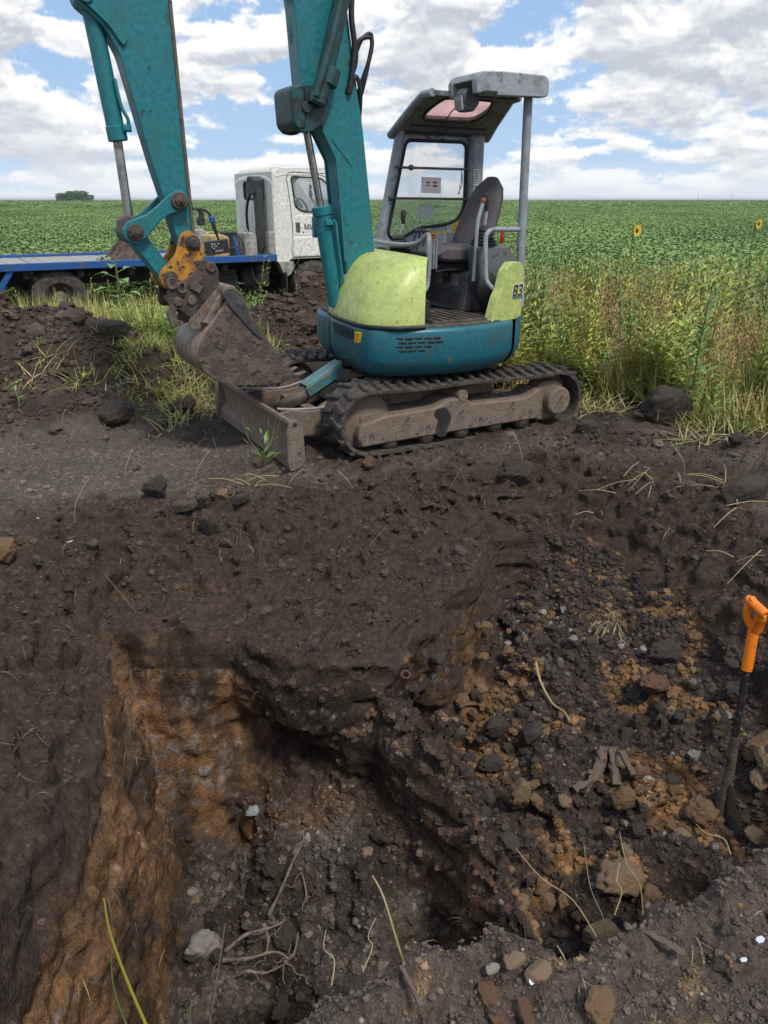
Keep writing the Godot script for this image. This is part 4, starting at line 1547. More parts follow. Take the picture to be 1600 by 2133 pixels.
	for k in 3:
		wl.tube(smooth_pts([Vector3(-.70, 1.87, W - .06), Vector3(-.705 - .006 * k, 1.80, W - .055), Vector3(-.695 - .01 * k, 1.75, W - .05), Vector3(-.70 + .012 * k, 1.69, W - .05)]), .0022, 5)
	part("loose_wire", wl.done(), M.black, cn)

func sticker(x0: float, y0: float, x1: float, y1: float, z: float, m: Material, lines: int, parent: Node3D, head: Material = null) -> void:
	var s := B.new()
	s.box(Vector3((x0 + x1) / 2, (y0 + y1) / 2, z), Vector3(absf(x1 - x0), absf(y1 - y0), .002), 0)
	var o := part("warning_label", s.done(), m, parent)
	if head != null:
		var h := B.new()
		h.box(Vector3((x0 + x1) / 2, maxf(y0, y1) - .012, z - .0018), Vector3(absf(x1 - x0) * .96, .02, .001), 0)
		part("label_head", h.done(), head, o)
	for k in lines:
		var i := B.new()
		var yy := maxf(y0, y1) - .032 - k * (absf(y1 - y0) - .04) / maxf(1, lines)
		i.box(Vector3((x0 + x1) / 2 + .006 * (k % 2), yy, z - .0018), Vector3(absf(x1 - x0) * (.75 if k % 3 else .6), .004, .001), 0)
		part("print", i.done(), M.ink, o)

func make_cab_inside() -> void:
	# low side wall below the window and its labels
	var sw := B.new()
	sw.box(Vector3(-.42, 1.07, .345), Vector3(1.0, .30, .03), .006)
	part("side_wall", sw.done(), M.grey, dig)
	var zl := .3365
	sticker(-.43, 1.412, -.50, 1.31, zl, M.orangeprint, 2, dig, M.yellow)
	sticker(-.505, 1.418, -.605, 1.312, zl, M.sticker, 4, dig, M.yellow)
	sticker(-.61, 1.482, -.66, 1.40, zl, M.sticker, 2, dig)
	sticker(-.663, 1.482, -.715, 1.395, zl, M.yellow, 2, dig)
	sticker(-.365, 1.448, -.46, 1.422, zl, M.sticker, 1, dig)
	sticker(-.30, 1.36, -.355, 1.29, zl, M.sticker, 3, dig)
	var tri := B.new()
	for k in 2:
		for r in 2:
			var x := -.448 - k * .034; var y := 1.345 + r * .035
			tri.tri(Vector3(x + .011, y, zl - .002), Vector3(x - .011, y, zl - .002), Vector3(x, y + .02, zl - .002))
	part("warning_triangles", tri.done(), M.ink, dig)
	# seat
	var s := Node3D.new()
	s.name = "seat"
	dig.add_child(s, true)
	var cu := B.new()
	cu.prism(rounded(V2([-.13, 1.245, -.115, 1.29, -.20, 1.335, -.36, 1.325, -.54, 1.34, -.60, 1.32, -.60, 1.25, -.40, 1.225, -.22, 1.225]), .04, 4), -.30, .16, .035, Transform3D(), true)
	part("seat_cushion", cu.done(), M.seat, s)
	var bs := B.new()
	var rows: Array = []
	for k in 9:
		var t := k / 8.0
		var x := lerpf(-.54, -.745, t); var y := lerpf(1.26, 1.80, t)
		var hw: float = [.19, .215, .225, .225, .22, .21, .195, .16, .07][k]
		var th: float = [.06, .065, .065, .06, .055, .05, .045, .035, .015][k]
		var row: Array = []
		for j in 20:
			var a := TAU * j / 20
			var cx := cos(a); var sx := sin(a)
			row.append(Vector3(x + th * signf(cx) * pow(absf(cx), .6), y + .012 * cx, -.07 + hw * signf(sx) * pow(absf(sx), .7)))
		rows.append(row)
	bs.grid(rows, 1, true)
	bs.fan(rows[8], true)
	part("seat_backrest", bs.done(), M.seat, s)
	var sb := B.new()
	sb.box(Vector3(-.36, 1.19, -.07), Vector3(.40, .05, .34), .01)
	for k in 3: sb.box(Vector3(-.22 - k * .1, 1.165, -.25), Vector3(.16, .012, .02), .003, Basis(Vector3(0, 0, 1), .1 * (k - 1)))
	part("seat_rails", sb.done(), M.black, s)
	# grey box below the seat
	var bx := Node3D.new()
	bx.name = "seat_box"
	dig.add_child(bx, true)
	var q := B.new()
	q.prism(rounded(V2([-.33, .87, -.355, 1.0, -.36, 1.13, -.39, 1.155, -.85, 1.155, -.85, .87]), .012, 3), -.34, .33, .012)
	part("box_shell", q.done(), M.greydark2, bx)
	var lt := B.new()
	lt.box(Vector3(-.350, 1.105, -.08), Vector3(.014, .07, .075), .004)
	part("catch_plate", lt.done(), M.black, bx)
	var lt2 := B.new()
	lt2.box(Vector3(-.342, 1.118, -.08), Vector3(.012, .022, .05), .003)
	part("catch", lt2.done(), M.greydark2, bx)
	for k in 2:
		var d := B.new()
		d.box(Vector3(-.3535, 1.09, .03 if k == 0 else -.19), Vector3(.006, .085, .085), .001)
		part("worn_label", d.done(), M.jerry, bx)
	for k in 5:
		var d := B.new()
		d.box(Vector3(-.328 - k * .005, .905 + k * .024, -.02), Vector3(.016, .009, .52), .003)
		part("louvre", d.done(), M.greydark, bx)
	# left console with gaiter, joystick, lock lever and fabric bag below
	var cl := Node3D.new()
	cl.name = "left_console"
	dig.add_child(cl, true)
	var co := B.new()
	co.prism(rounded(V2([-.34, 1.34, -.60, 1.34, -.70, 1.24, -.70, .95, -.52, .92, -.38, 1.10]), .02, 3), -.50, -.34, .012)
	part("console_box", co.done(), M.greydark2, cl)
	var ga := B.new()
	ga.lathe([[.095, 0], [.10, .012], [.085, .02], [.092, .032], [.074, .042], [.08, .054], [.062, .064], [.066, .076], [.046, .088], [.05, .10], [.03, .12], [.014, .135], [0, .135]], Vector3(-.44, 1.345, -.42), Vector3(-.02, 1, 0), 18)
	part("gaiter", ga.done(), M.black, cl)
	var jo := B.new()
	jo.tube(smooth_pts([Vector3(-.44, 1.46, -.42), Vector3(-.45, 1.54, -.42), Vector3(-.455, 1.58, -.42)]), .011, 8)
	part("stick", jo.done(), M.grey, cl)
	var jk := B.new()
	jk.tube(smooth_pts([Vector3(-.455, 1.575, -.42), Vector3(-.45, 1.62, -.42), Vector3(-.44, 1.67, -.42), Vector3(-.435, 1.69, -.42)]), [.014, .014, .014, .015, .017, .018, .020, .022, .023, .023, .023, .023, .022, .021, .019, .01], 10)
	part("stick_knob", jk.done(), M.black, cl)
	var lk := B.new()
	lk.tube(smooth_pts([Vector3(-.335, 1.10, -.46), Vector3(-.345, 1.30, -.46), Vector3(-.36, 1.50, -.45), Vector3(-.405, 1.63, -.44)]), .014, 10)
	part("lock_lever", lk.done(), M.grey, cl)
	var kb := B.new()
	kb.lathe([[0, -.025], [.016, -.02], [.02, 0], [.016, .018], [0, .022]], Vector3(-.408, 1.645, -.44), Vector3(-.2, 1, 0), 12)
	part("lever_knob", kb.done(), M.knob, cl)
	var rg := B.new()
	rg.box(Vector3(-.565, 1.40, -.47), Vector3(.03, .09, .012), .004)
	part("red_tab", rg.done(), M.red, cl)
	var bg := B.new()
	var bl: Array = []
	for k in 7:
		var row: Array = []
		for j in 14:
			var a := TAU * j / 14
			var hw := .11 * (1.0 + .15 * sin(a * 3 + k)) * sin(PI * (k + .6) / 7.4)
			row.append(Vector3(-.46 + hw * cos(a), .90 + .05 * k, -.46 + hw * .6 * sin(a)))
		bl.append(row)
	bg.grid(bl, 1, true)
	part("dark_bag", bg.done(), M.black, cl)
	# right console, levers and the loop rail
	var rc := Node3D.new()
	rc.name = "right_console"
	dig.add_child(rc, true)
	var rb := B.new()
	rb.box(Vector3(-.20, 1.20, .24), Vector3(.5, .22, .16), .015)
	part("console_box", rb.done(), M.greydark, rc)
	var g2 := B.new()
	g2.lathe([[.075, 0], [.08, .012], [.066, .02], [.072, .032], [.056, .042], [.06, .054], [.042, .064], [.045, .076], [.02, .095], [0, .1]], Vector3(-.06, 1.305, .14), Vector3(.05, 1, 0), 16)
	part("gaiter", g2.done(), M.black, rc)
	var l1 := B.new()
	l1.tube(smooth_pts([Vector3(-.06, 1.34, .14), Vector3(-.07, 1.42, .14), Vector3(-.09, 1.48, .14)]), .010, 8)
	part("stick", l1.done(), M.chrome, rc)
	var l2 := B.new()
	l2.tube([Vector3(-.09, 1.48, .14), Vector3(-.085, 1.52, .14), Vector3(-.09, 1.565, .14), Vector3(-.09, 1.58, .14)], [.013, .020, .022, .012], 10)
	part("stick_knob", l2.done(), M.black, rc)
	for k in 3:
		var l := B.new()
		l.tube(smooth_pts([Vector3(-.08 - k * .04, 1.28, 0), Vector3(-.10 - k * .045, 1.36, 0), Vector3(-.12 - k * .03, 1.43, 0)]), .007, 8)
		l.tube([Vector3(-.12 - k * .03, 1.42, 0), Vector3(-.12 - k * .03, 1.44, 0), Vector3(-.12 - k * .03, 1.45, 0)], [.013, .018, .01], 8)
		part("small_lever", l.done(), M.black, rc)
	# hand rails
	var r1 := B.new()
	r1.tube(smooth_pts([Vector3(.22, 1.36, .26), Vector3(.16, 1.36, .12), Vector3(.08, 1.345, -.08), Vector3(.03, 1.36, -.26), Vector3(.02, 1.42, -.38), Vector3(.045, 1.41, -.45), Vector3(.06, 1.37, -.475), Vector3(.06, 1.25, -.48), Vector3(.07, 1.13, -.49), Vector3(.10, 1.07, -.51), Vector3(.19, 1.03, -.56)], 6), .017, 12)
	part("front_hand_rail", r1.done(), M.grey, dig)
	var r2 := B.new()
	r2.tube(smooth_pts([Vector3(-.70, 1.45, -.48), Vector3(-.55, 1.452, -.54), Vector3(-.42, 1.455, -.56), Vector3(-.365, 1.43, -.565), Vector3(-.35, 1.37, -.57), Vector3(-.345, 1.15, -.60), Vector3(-.36, 1.09, -.62), Vector3(-.42, 1.03, -.66), Vector3(-.46, 1.0, -.67)], 6), .017, 12)
	part("entry_hand_rail", r2.done(), M.grey, dig)
	for k in 3:
		var u := B.new()
		u.tube([Vector3(-.02 - k * .022, 1.39, -.38), Vector3(-.03 - k * .022, 1.19, -.36)], .008, 8)
		part("pedal_rod", u.done(), M.grey, dig)
	var kc := B.new()
	kc.prism(rounded(V2([.12, .87, .20, .87, .17, 1.02, .12, 1.0]), .03, 3), -.62, -.40, .012)
	part("kick_panel", kc.done(), M.black, dig)
	# maker's badge on the front of the skirt
	var fx := .600
	var face := Transform3D(Basis(Vector3.UP, deg_to_rad(-3.7)) * Basis(Vector3(0, 0, -1), Vector3.UP, Vector3(1, 0, 0)), Vector3(fx + .0045, .775, -.25))
	text_on(dig, "maker_letters", "YANMAR", .080, Transform3D(face.basis.scaled_local(Vector3(1.16, 1, 1)), face.origin), M.ink, false, false, .003)
	for k in 2:
		var lg := B.new()
		lg.prism(V2([.195, -.040, .255, -.036, .285, .036, .205, .036]) if k == 0 else V2([.228, -.036, .254, -.036, .282, .034, .245, .034]), -.02, .0135 + .002 * k, 0, face)
		part("maker_emblem", lg.done(), M.yellow if k == 0 else M.orangeprint, dig)

func make_digger() -> void:
	M.darkteal = worn(lin(.012, .075, .085), lin(.02, .035, .035), lin(.018, .022, .022), 15, .5, .72, .5, 0, 1.5)
	M.bluefaded = worn(lin(.05, .20, .24), lin(.10, .12, .11), lin(.20, .11, .06), 23, .55, .70, .5, 0, 2.5)
	M.steelworn = with_bump(worn(lin(.15, .115, .09), lin(.26, .20, .15), lin(.07, .055, .045), 73, .5, .68, .5, .15, 2.2, true), 9, .04, 3.0, .5)
	M.mudsteel = with_bump(worn(lin(.075, .056, .046), lin(.13, .10, .082), lin(.045, .034, .03), 75, .52, .68, .72, 0, 1.8), 9, .04, 4.0, .8)
	M.darkgrey = worn(lin(.055, .056, .06), lin(.10, .085, .07), lin(.03, .03, .03), 77, .58, .7, .55, .1, 2.0)
	M.greyliner = worn(lin(.17, .18, .19), lin(.06, .06, .06), lin(.15, .15, .15), 45, .6, .8, .7, 0, 1.5)
	M.greycrown = worn(lin(.30, .335, .37), lin(.18, .19, .20), lin(.10, .09, .08), 47, .6, .76, .5, 0, 1.5)
	M.greydark2 = worn(lin(.12, .13, .145), lin(.13, .115, .10), lin(.06, .055, .05), 49, .55, .75, .6, 0, 1.8)
	M.smear = glass(Color(.75, .78, .78), .75)
	M.smear.roughness = .6
	M.lens = plain(lin(.40, .42, .42), .15)
	M.knob = plain(lin(.22, .07, .05), .5)
	M.badge = plain(lin(.42, .46, .48), .5)
	M.earth = with_bump(worn(lin(.04, .031, .027), lin(.07, .055, .047), lin(.02, .017, .016), 205, .5, .7, .95, 0, 4.0), 203, .05, 8, 1.0)
	dig = thing("mini_excavator", "teal and lime tracked mini excavator with open grey canopy standing at the pit edge", "excavator", Vector3(.136, 0.0, -6.07), PI + deg_to_rad(28.5))
	make_tracks()
	make_blade()
	make_body()
	make_hood()
	make_boom()
	make_arm()
	make_bucket()
	make_canopy()
	make_cab_inside()

# ---------------------------------------------------------------- the truck. Its own axes: x forward, y up, z to its right (towards the pit)
var TRUCK := Transform3D(Basis(Vector3.UP, deg_to_rad(30.6)), Vector3(-4.96, 0, -11.83))

func wheel(parent: Node3D, a: float, w: float, r: float, dual := false) -> void:
	var t := Node3D.new()
	t.name = "wheel"
	parent.add_child(t, true)
	t.position = Vector3(a, r, w)
	var s := signf(w)
	var b := B.new()
	b.lathe([[r * .58, -.10], [r * .80, -.105], [r * .95, -.085], [r, -.05], [r, .05], [r * .95, .085], [r * .80, .105], [r * .58, .10], [r * .56, .06]], Vector3.ZERO, Vector3(0, 0, s), 36)
	if dual:
		b.lathe([[r * .56, -.34], [r * .80, -.345], [r, -.29], [r, -.18], [r * .80, -.13], [r * .56, -.13]], Vector3.ZERO, Vector3(0, 0, s), 36)
	part("tyre", b.done(), M.rubber, t)
	var tr := B.new()
	for k in 40:
		var an := TAU * k / 40
		tr.box(Vector3(cos(an) * r, sin(an) * r, .045 * (1 if k % 2 else -1)), Vector3(.022, .03, .07), .003, Basis(Vector3(0, 0, 1), an))
	part("tread", tr.done(), M.rubber, t)
	var rim := B.new()
	if dual:
		rim.lathe([[r * .57, .08], [r * .52, .06], [r * .48, -.02], [r * .30, -.06], [r * .24, .03], [r * .16, .05], [r * .15, .10], [0, .10]], Vector3.ZERO, Vector3(0, 0, s), 28)
	else:
		rim.lathe([[r * .57, .09], [r * .53, .08], [r * .48, .02], [r * .36, .06], [r * .22, .07], [r * .2, .11], [r * .14, .14], [0, .145]], Vector3.ZERO, Vector3(0, 0, s), 28)
	part("rim", rim.done(), M.rimgrey, t)
	var h := B.new()
	for k in 6:
		var an := TAU * k / 6
		h.cyl(Vector3(cos(an) * r * .42, sin(an) * r * .42, s * .035), Vector3(cos(an) * r * .42, sin(an) * r * .42, s * .052), r * .06, 10, .002)
	part("rim_hole", h.done(), M.black, t)

func make_truck() -> void:
	M.rimgrey = worn(lin(.10, .095, .09), lin(.16, .13, .11), lin(.05, .04, .035), 211, .52, .7, .7, .1, 2.0)
	M.darkbeam = worn(lin(.02, .02, .022), lin(.045, .04, .036), lin(.012, .012, .012), 213, .55, .8, .8, 0, 1.0)
	var t := thing("flatbed_truck", "white cab flatbed truck with long blue bed parked behind the excavator", "truck")
	t.transform = TRUCK
	# frame
	var ch := B.new()
	for s in [-1, 1]: ch.box(Vector3(1.2, .60, s * .36), Vector3(7.2, .18, .08), .01)
	for k in 8: ch.box(Vector3(-1.8 + k * .7, .70, 0), Vector3(.08, .1, 1.9), .008)
	ch.cyl(Vector3(0, .37, -.8), Vector3(0, .37, .8), .09)
	ch.cyl(Vector3(3.94, .36, -.7), Vector3(3.94, .36, .7), .06)
	part("chassis", ch.done(), M.darkbeam, t)
	var bd := Node3D.new()
	bd.name = "bed"
	t.add_child(bd, true)
	for s in [-1, 1]:
		var r := B.new()
		r.box(Vector3(.3, .812, s * 1.0), Vector3(5.85, .10, .05), .008)
		part("side_rail", r.done(), M.bed, bd)
	for e in [-2.63, 3.225]:
		var r := B.new()
		r.box(Vector3(e, .812, 0), Vector3(.05, .096, 1.94), .008)
		part("end_rail", r.done(), M.bed, bd)
	for k in 5:
		var f := B.new()
		f.box(Vector3(-2.0 + k * 1.16, .808, 0), Vector3(1.14, .02, 1.94), .003)
		part("floor_plate", f.done(), M.jerry, bd)
	var st := B.new()
	for s in [-1, 1]:
		var d := Vector3(-.36, -.5, 0).normalized()
		st.box(Vector3(-.78, .50, s * .97), Vector3(.72, .07, .06), .006, Basis(d, Vector3(-d.y, d.x, 0), Vector3(0, 0, 1)))
	part("brace", st.done(), M.bed, bd)
	wheel(t, 0, .85, .375, true); wheel(t, 0, -.85, .375, true)
	wheel(t, 3.94, .80, .365); wheel(t, 3.94, -.80, .365)
	# boxes and tank slung below
	var bx := B.new()
	bx.box(Vector3(2.35, .50, .62), Vector3(.55, .30, .36), .02)
	bx.box(Vector3(2.35, .62, .83), Vector3(.5, .05, .02), .004)
	part("battery_box", bx.done(), M.darkbeam, t)
	var tk := B.new()
	tk.cyl(Vector3(2.75, .48, .62), Vector3(3.15, .48, .62), .17, 22, .03)
	tk.cyl(Vector3(3.05, .40, .80), Vector3(3.05, .72, .80), .11, 18, .02)
	part("air_tank", tk.done(), M.darkbeam, t)
	var mg := B.new()
	mg.prism(rounded(V2([3.30, .74, 3.56, .74, 3.60, .66, 3.54, .56, 3.46, .50, 3.38, .58, 3.34, .68]), .03, 3), .70, .86, .012)
	part("mud_guard", mg.done(), M.jerry, t)
	var fl := B.new()
	fl.box(Vector3(3.43, .38, .78), Vector3(.03, .40, .22), .004)
	part("mud_flap", fl.done(), M.darkbeam, t)
	# cab shell
	var cab := Node3D.new()
	cab.name = "cab"
	t.add_child(cab, true)
	var hole := rounded(V2([3.60, 1.985, 4.12, 1.965, 4.33, 1.80, 4.56, 1.52, 4.45, 1.47, 3.80, 1.47, 3.66, 1.54]), .06, 4)
	var outer := rounded(V2([3.29, .735, 3.50, .735, 3.56, .775, 4.40, .775, 4.46, .58, 4.98, .56, 5.02, 1.15, 4.80, 1.48, 4.38, 2.06, 4.22, 2.115, 3.40, 2.10, 3.31, 2.0]), .05, 3)
	for s in [-1, 1]:
		var b := B.new()
		b.ring_plate(outer, hole, s * .80 - .02, s * .80 + .02)
		part("side_panel", b.done(), M.white, cab)
		# bulged lower door skin and the door's outline
		var dr := Node3D.new()
		dr.name = "door"
		cab.add_child(dr, true)
		var sk := B.new()
		sk.prism(rounded(V2([3.60, .80, 4.50, .80, 4.57, .95, 4.60, 1.10, 3.63, 1.10]), .03, 3), s * .822 - .012, s * .822 + .012, .01)
		sk.prism(rounded(V2([3.63, 1.12, 4.60, 1.12, 4.66, 1.42, 3.66, 1.42]), .03, 3), s * .818 - .008, s * .818 + .008, .007)
		part("door_skin", sk.done(), M.white, dr)
		var sm := B.new()
		var ln: Array = []
		for q in [[4.52, .79], [3.585, .79], [3.60, 1.2], [3.575, 1.6], [3.53, 1.96], [3.56, 2.03], [3.62, 2.045], [4.18, 2.03]]: ln.append(Vector3(q[0], q[1], s * .8205))
		sm.tube(ln, .006, 6)
		part("door_gap", sm.done(), M.black, dr)
		var hd := B.new()
		hd.box(Vector3(3.69, 1.245, s * .826), Vector3(.075, .15, .02), .012)
		part("door_handle", hd.done(), M.rimgrey, dr)
		var kh := B.new()
		kh.cyl(Vector3(3.78, 1.17, s * .82), Vector3(3.78, 1.17, s * .832), .014, 10, .002)
		part("key_lock", kh.done(), M.rimgrey, dr)
		var rb := B.new()
		var rp: Array = []
		for p in hole: rp.append(Vector3(p.x, p.y, s * .82))
		rp.append(rp[0])
		rb.tube(rp, .013, 6, false)
		part("window_rubber", rb.done(), M.black, dr)
		var gl := B.new()
		gl.prism(hole, s * .80 - .003, s * .80 + .003, 0)
		part("window_pane", gl.done(), M.glass, dr)
		var mk := B.new()
		mk.box(Vector3(4.60, .70, s * .83), Vector3(.11, .06, .03), .012)
		part("side_marker", mk.done(), M.orangelamp, cab)
	# rear wall with window and pressed ribs; its plane is x = 3.30
	var rh := rounded(V2([-.38, 1.66, .42, 1.66, .42, 1.90, -.38, 1.92]), .06, 4)
	var ro := V2([-.80, .86, .80, .86, .80, 2.05, -.80, 2.05])
	var rx := Transform3D(Basis(Vector3(0, 0, 1), Vector3.UP, Vector3(-1, 0, 0)), Vector3(3.31, 0, 0))
	var rw := B.new()
	rw.ring_plate(ro, rh, -.015, .015, rx)
	part("rear_wall", rw.done(), M.whitedirty, cab)
	for k in 9:
		var rib := B.new()
		rib.prism(rounded(V2([-.025, .95, .025, .95, .02, 1.50, 0, 1.58, -.02, 1.50]), .01, 2), .013, .03, .008, rx * Transform3D(Basis(), Vector3(-.62 + k * .13, 0, 0)))
		part("pressed_rib", rib.done(), M.whitedirty, cab)
	var rr := B.new()
	var rl: Array = []
	for p in rh: rl.append(rx * Vector3(p.x, p.y, .018))
	rl.append(rl[0])
	rr.tube(rl, .018, 6, false)
	part("rear_window_rubber", rr.done(), M.black, cab)
	var rg := B.new()
	rg.prism(rh, -.003, .003, 0, rx)
	part("rear_window_pane", rg.done(), M.glassrear, cab)
	for s in [-1, 1]:
		var cp := B.new()
		cp.tube([Vector3(3.325, .82, s * .79), Vector3(3.32, 1.3, s * .795), Vector3(3.325, 1.9, s * .785), Vector3(3.36, 2.05, s * .76)], .032, 10)
		part("corner_post", cp.done(), M.white, cab)
	# roof with a rounded brow and shallow ribs
	var rows: Array = []
	var rs := [[3.29, 1.96], [3.30, 2.06], [3.36, 2.115], [3.50, 2.14], [4.10, 2.145], [4.28, 2.11], [4.40, 2.02]]
	for q in rs:
		var row: Array = []
		for k in 15:
			var u := k / 14.0 * 2.0 - 1.0
			var dz: float = u * .83
			var drop := .11 * pow(absf(u), 6.0) + .02 * u * u
			row.append(Vector3(q[0], q[1] - drop, dz))
		rows.append(row)
	var rf := B.new()
	rf.grid(rows, 1)
	part("roof", rf.done(), M.whiteroof, cab)
	for k in 12:
		var rib := B.new()
		var z := -.66 + k * .12
		rib.tube([Vector3(3.31, 2.075 - .02 * pow(z / .83, 2.0), z), Vector3(3.37, 2.118 - .02 * pow(z / .83, 2.0), z), Vector3(3.52, 2.142 - .02 * pow(z / .83, 2.0), z)], .012, 6)
		part("roof_rib", rib.done(), M.whitedirty, cab)
	var fr := B.new()
	fr.prism(V2([4.99, .58, 5.02, 1.15, 4.80, 1.47, 4.76, 1.45, 4.97, 1.14, 4.94, .58]), -.79, .79, .008)
	fr.box(Vector3(4.15, .80, 0), Vector3(1.6, .05, 1.56), .01)
	part("front_panel", fr.done(), M.white, cab)
	var ws := B.new()
	ws.prism(V2([4.80, 1.47, 4.40, 2.04, 4.39, 2.035, 4.79, 1.465]), -.77, .77, 0)
	part("windscreen", ws.done(), M.glass, cab)
	var dsh := B.new()
	dsh.prism(V2([4.75, 1.44, 4.50, 1.42, 4.45, 1.25, 4.75, 1.0]), -.77, .77, .02)
	part("dashboard", dsh.done(), M.seat, cab)
	for s in [-1, 1]:
		var se := B.new()
		se.prism(rounded(V2([3.40, .95, 3.95, .95, 3.98, 1.12, 3.58, 1.15, 3.50, 1.55, 3.40, 1.55]), .04, 3), s * .42 - .23, s * .42 + .23, .04)
		se.prism(rounded(V2([3.44, 1.56, 3.54, 1.56, 3.53, 1.72, 3.45, 1.72]), .03, 3), s * .42 - .12, s * .42 + .12, .03)
		part("cab_seat", se.done(), M.seatgrey, cab)
	var sw := B.new()
	var ring: Array = []
	for k in 21:
		var a := TAU * k / 20
		ring.append(Vector3(4.36, 1.48, -.40) + Vector3(-.10 * sin(a) * .7, .19 * sin(a), .19 * cos(a)))
	sw.tube(ring, .014, 8, false)
	sw.tube([Vector3(4.36, 1.48, -.57), Vector3(4.38, 1.47, -.40), Vector3(4.36, 1.48, -.23)], .012, 6)
	part("steering_wheel", sw.done(), M.black, cab)
	var ty := B.new()
	ty.tube([Vector3(4.30, 1.98, .05), Vector3(4.30, 1.86, .05)], .004, 5)
	ty.box(Vector3(4.30, 1.845, .05), Vector3(.03, .07, .07), .01)
	ty.tube([Vector3(4.30, 1.80, .03), Vector3(4.30, 1.74, .06), Vector3(4.30, 1.66, .07)], [.02, .035, .012], 8)
	ty.tube([Vector3(4.30, 1.77, .05), Vector3(4.30, 1.74, .11), Vector3(4.30, 1.70, .10)], .013, 6)
	ty.tube([Vector3(4.30, 1.77, .05), Vector3(4.30, 1.74, .0), Vector3(4.30, 1.69, .01)], .013, 6)
	ty.tube([Vector3(4.30, 1.69, .06), Vector3(4.30, 1.64, .12)], .012, 6)
	part("hanging_toy", ty.done(), M.black, cab)
	# air intake behind the cab
	var ex := Node3D.new()
	ex.name = "air_intake"
	t.add_child(ex, true)
	var e := B.new()
	e.prism(rounded(V2([.33, .87, .52, .87, .54, 1.2, .53, 1.80, .36, 1.80, .38, 1.3]), .03, 3), -.06, .06, .02, Transform3D(Basis(Vector3(0, 0, 1), Vector3.UP, Vector3(-1, 0, 0)), Vector3(3.20, 0, 0)))
	part("duct", e.done(), M.darkplastic, ex)
	var e2 := B.new()
	e2.prism(rounded(V2([.23, 1.72, .50, 1.72, .52, 1.95, .44, 1.99, .27, 1.99]), .04, 3), -.09, .09, .03, Transform3D(Basis(Vector3(0, 0, 1), Vector3.UP, Vector3(-1, 0, 0)), Vector3(3.18, 0, 0)))
	part("intake_head", e2.done(), M.darkplastic, ex)
	for k in 3:
		var sl := B.new()
		sl.box(Vector3(3.088, 1.93, .32 + k * .045), Vector3(.012, .03, .022), .003)
		part("slot", sl.done(), M.ink, ex)
	var hs := B.new()
	hs.tube(smooth_pts([Vector3(3.12, 1.72, .30), Vector3(3.10, 1.62, .24), Vector3(3.10, 1.45, .16), Vector3(3.12, 1.2, .12), Vector3(3.14, .86, .12)]), .022, 8)
	part("cable", hs.done(), M.black, ex)
	var eb := B.new()
	eb.box(Vector3(3.28, .98, .74), Vector3(.16, .42, .12), .02)
	part("side_box", eb.done(), M.jerry, t)
	# lettering on the door as far as it can be read
	var face := Transform3D(Basis(Vector3(1, 0, 0), Vector3.UP, Vector3(0, 0, 1)), Vector3(4.10, 1.25, .8265))
	for q in [["У", 4.06, 1.335, .085], ["МИНИ-Э", 4.03, 1.245, .085], ["30Г", 4.10, 1.155, .085]]:
		text_on(cab, "door_lettering", q[0], q[3], Transform3D(face.basis, Vector3(q[1], q[2], .8268)), M.ink)

func tp(a: float, y: float, w: float) -> Vector3:
	return TRUCK * Vector3(a, y, w)

func jerry_can(label: String, a: float, w: float, turn: float, s: Vector3, m: Material) -> void:
	var t := thing("jerry_can", label, "jerry can", tp(a, .82, w), deg_to_rad(30.6) + turn)
	var b := B.new()
	b.prism(rounded(V2([-s.x / 2, .0, s.x / 2, .0, s.x / 2, s.y * .86, s.x * .2, s.y, -s.x / 2, s.y]), .03, 4), -s.z / 2, s.z / 2, .03, Transform3D(), true)
	part("can_body", b.done(), m, t)
	for k in 2:
		var r := B.new()
		r.box(Vector3(0, s.y * .42, (s.z / 2 - .002) * (1 if k else -1)), Vector3(s.x * .55, s.y * .5, .012), .006)
		part("pressed_panel", r.done(), m, t)
	var h := B.new()
	h.tube(smooth_pts([Vector3(-s.x * .4, s.y * .98, 0), Vector3(-s.x * .3, s.y * 1.08, 0), Vector3(0, s.y * 1.08, 0), Vector3(s.x * .1, s.y * .98, 0)]), .014, 8)
	part("handle", h.done(), m, t)
	var c := B.new()
	c.cyl(Vector3(s.x * .36, s.y * .86, 0), Vector3(s.x * .40, s.y * 1.0, 0), .028, 14)
	part("cap", c.done(), M.black, t)

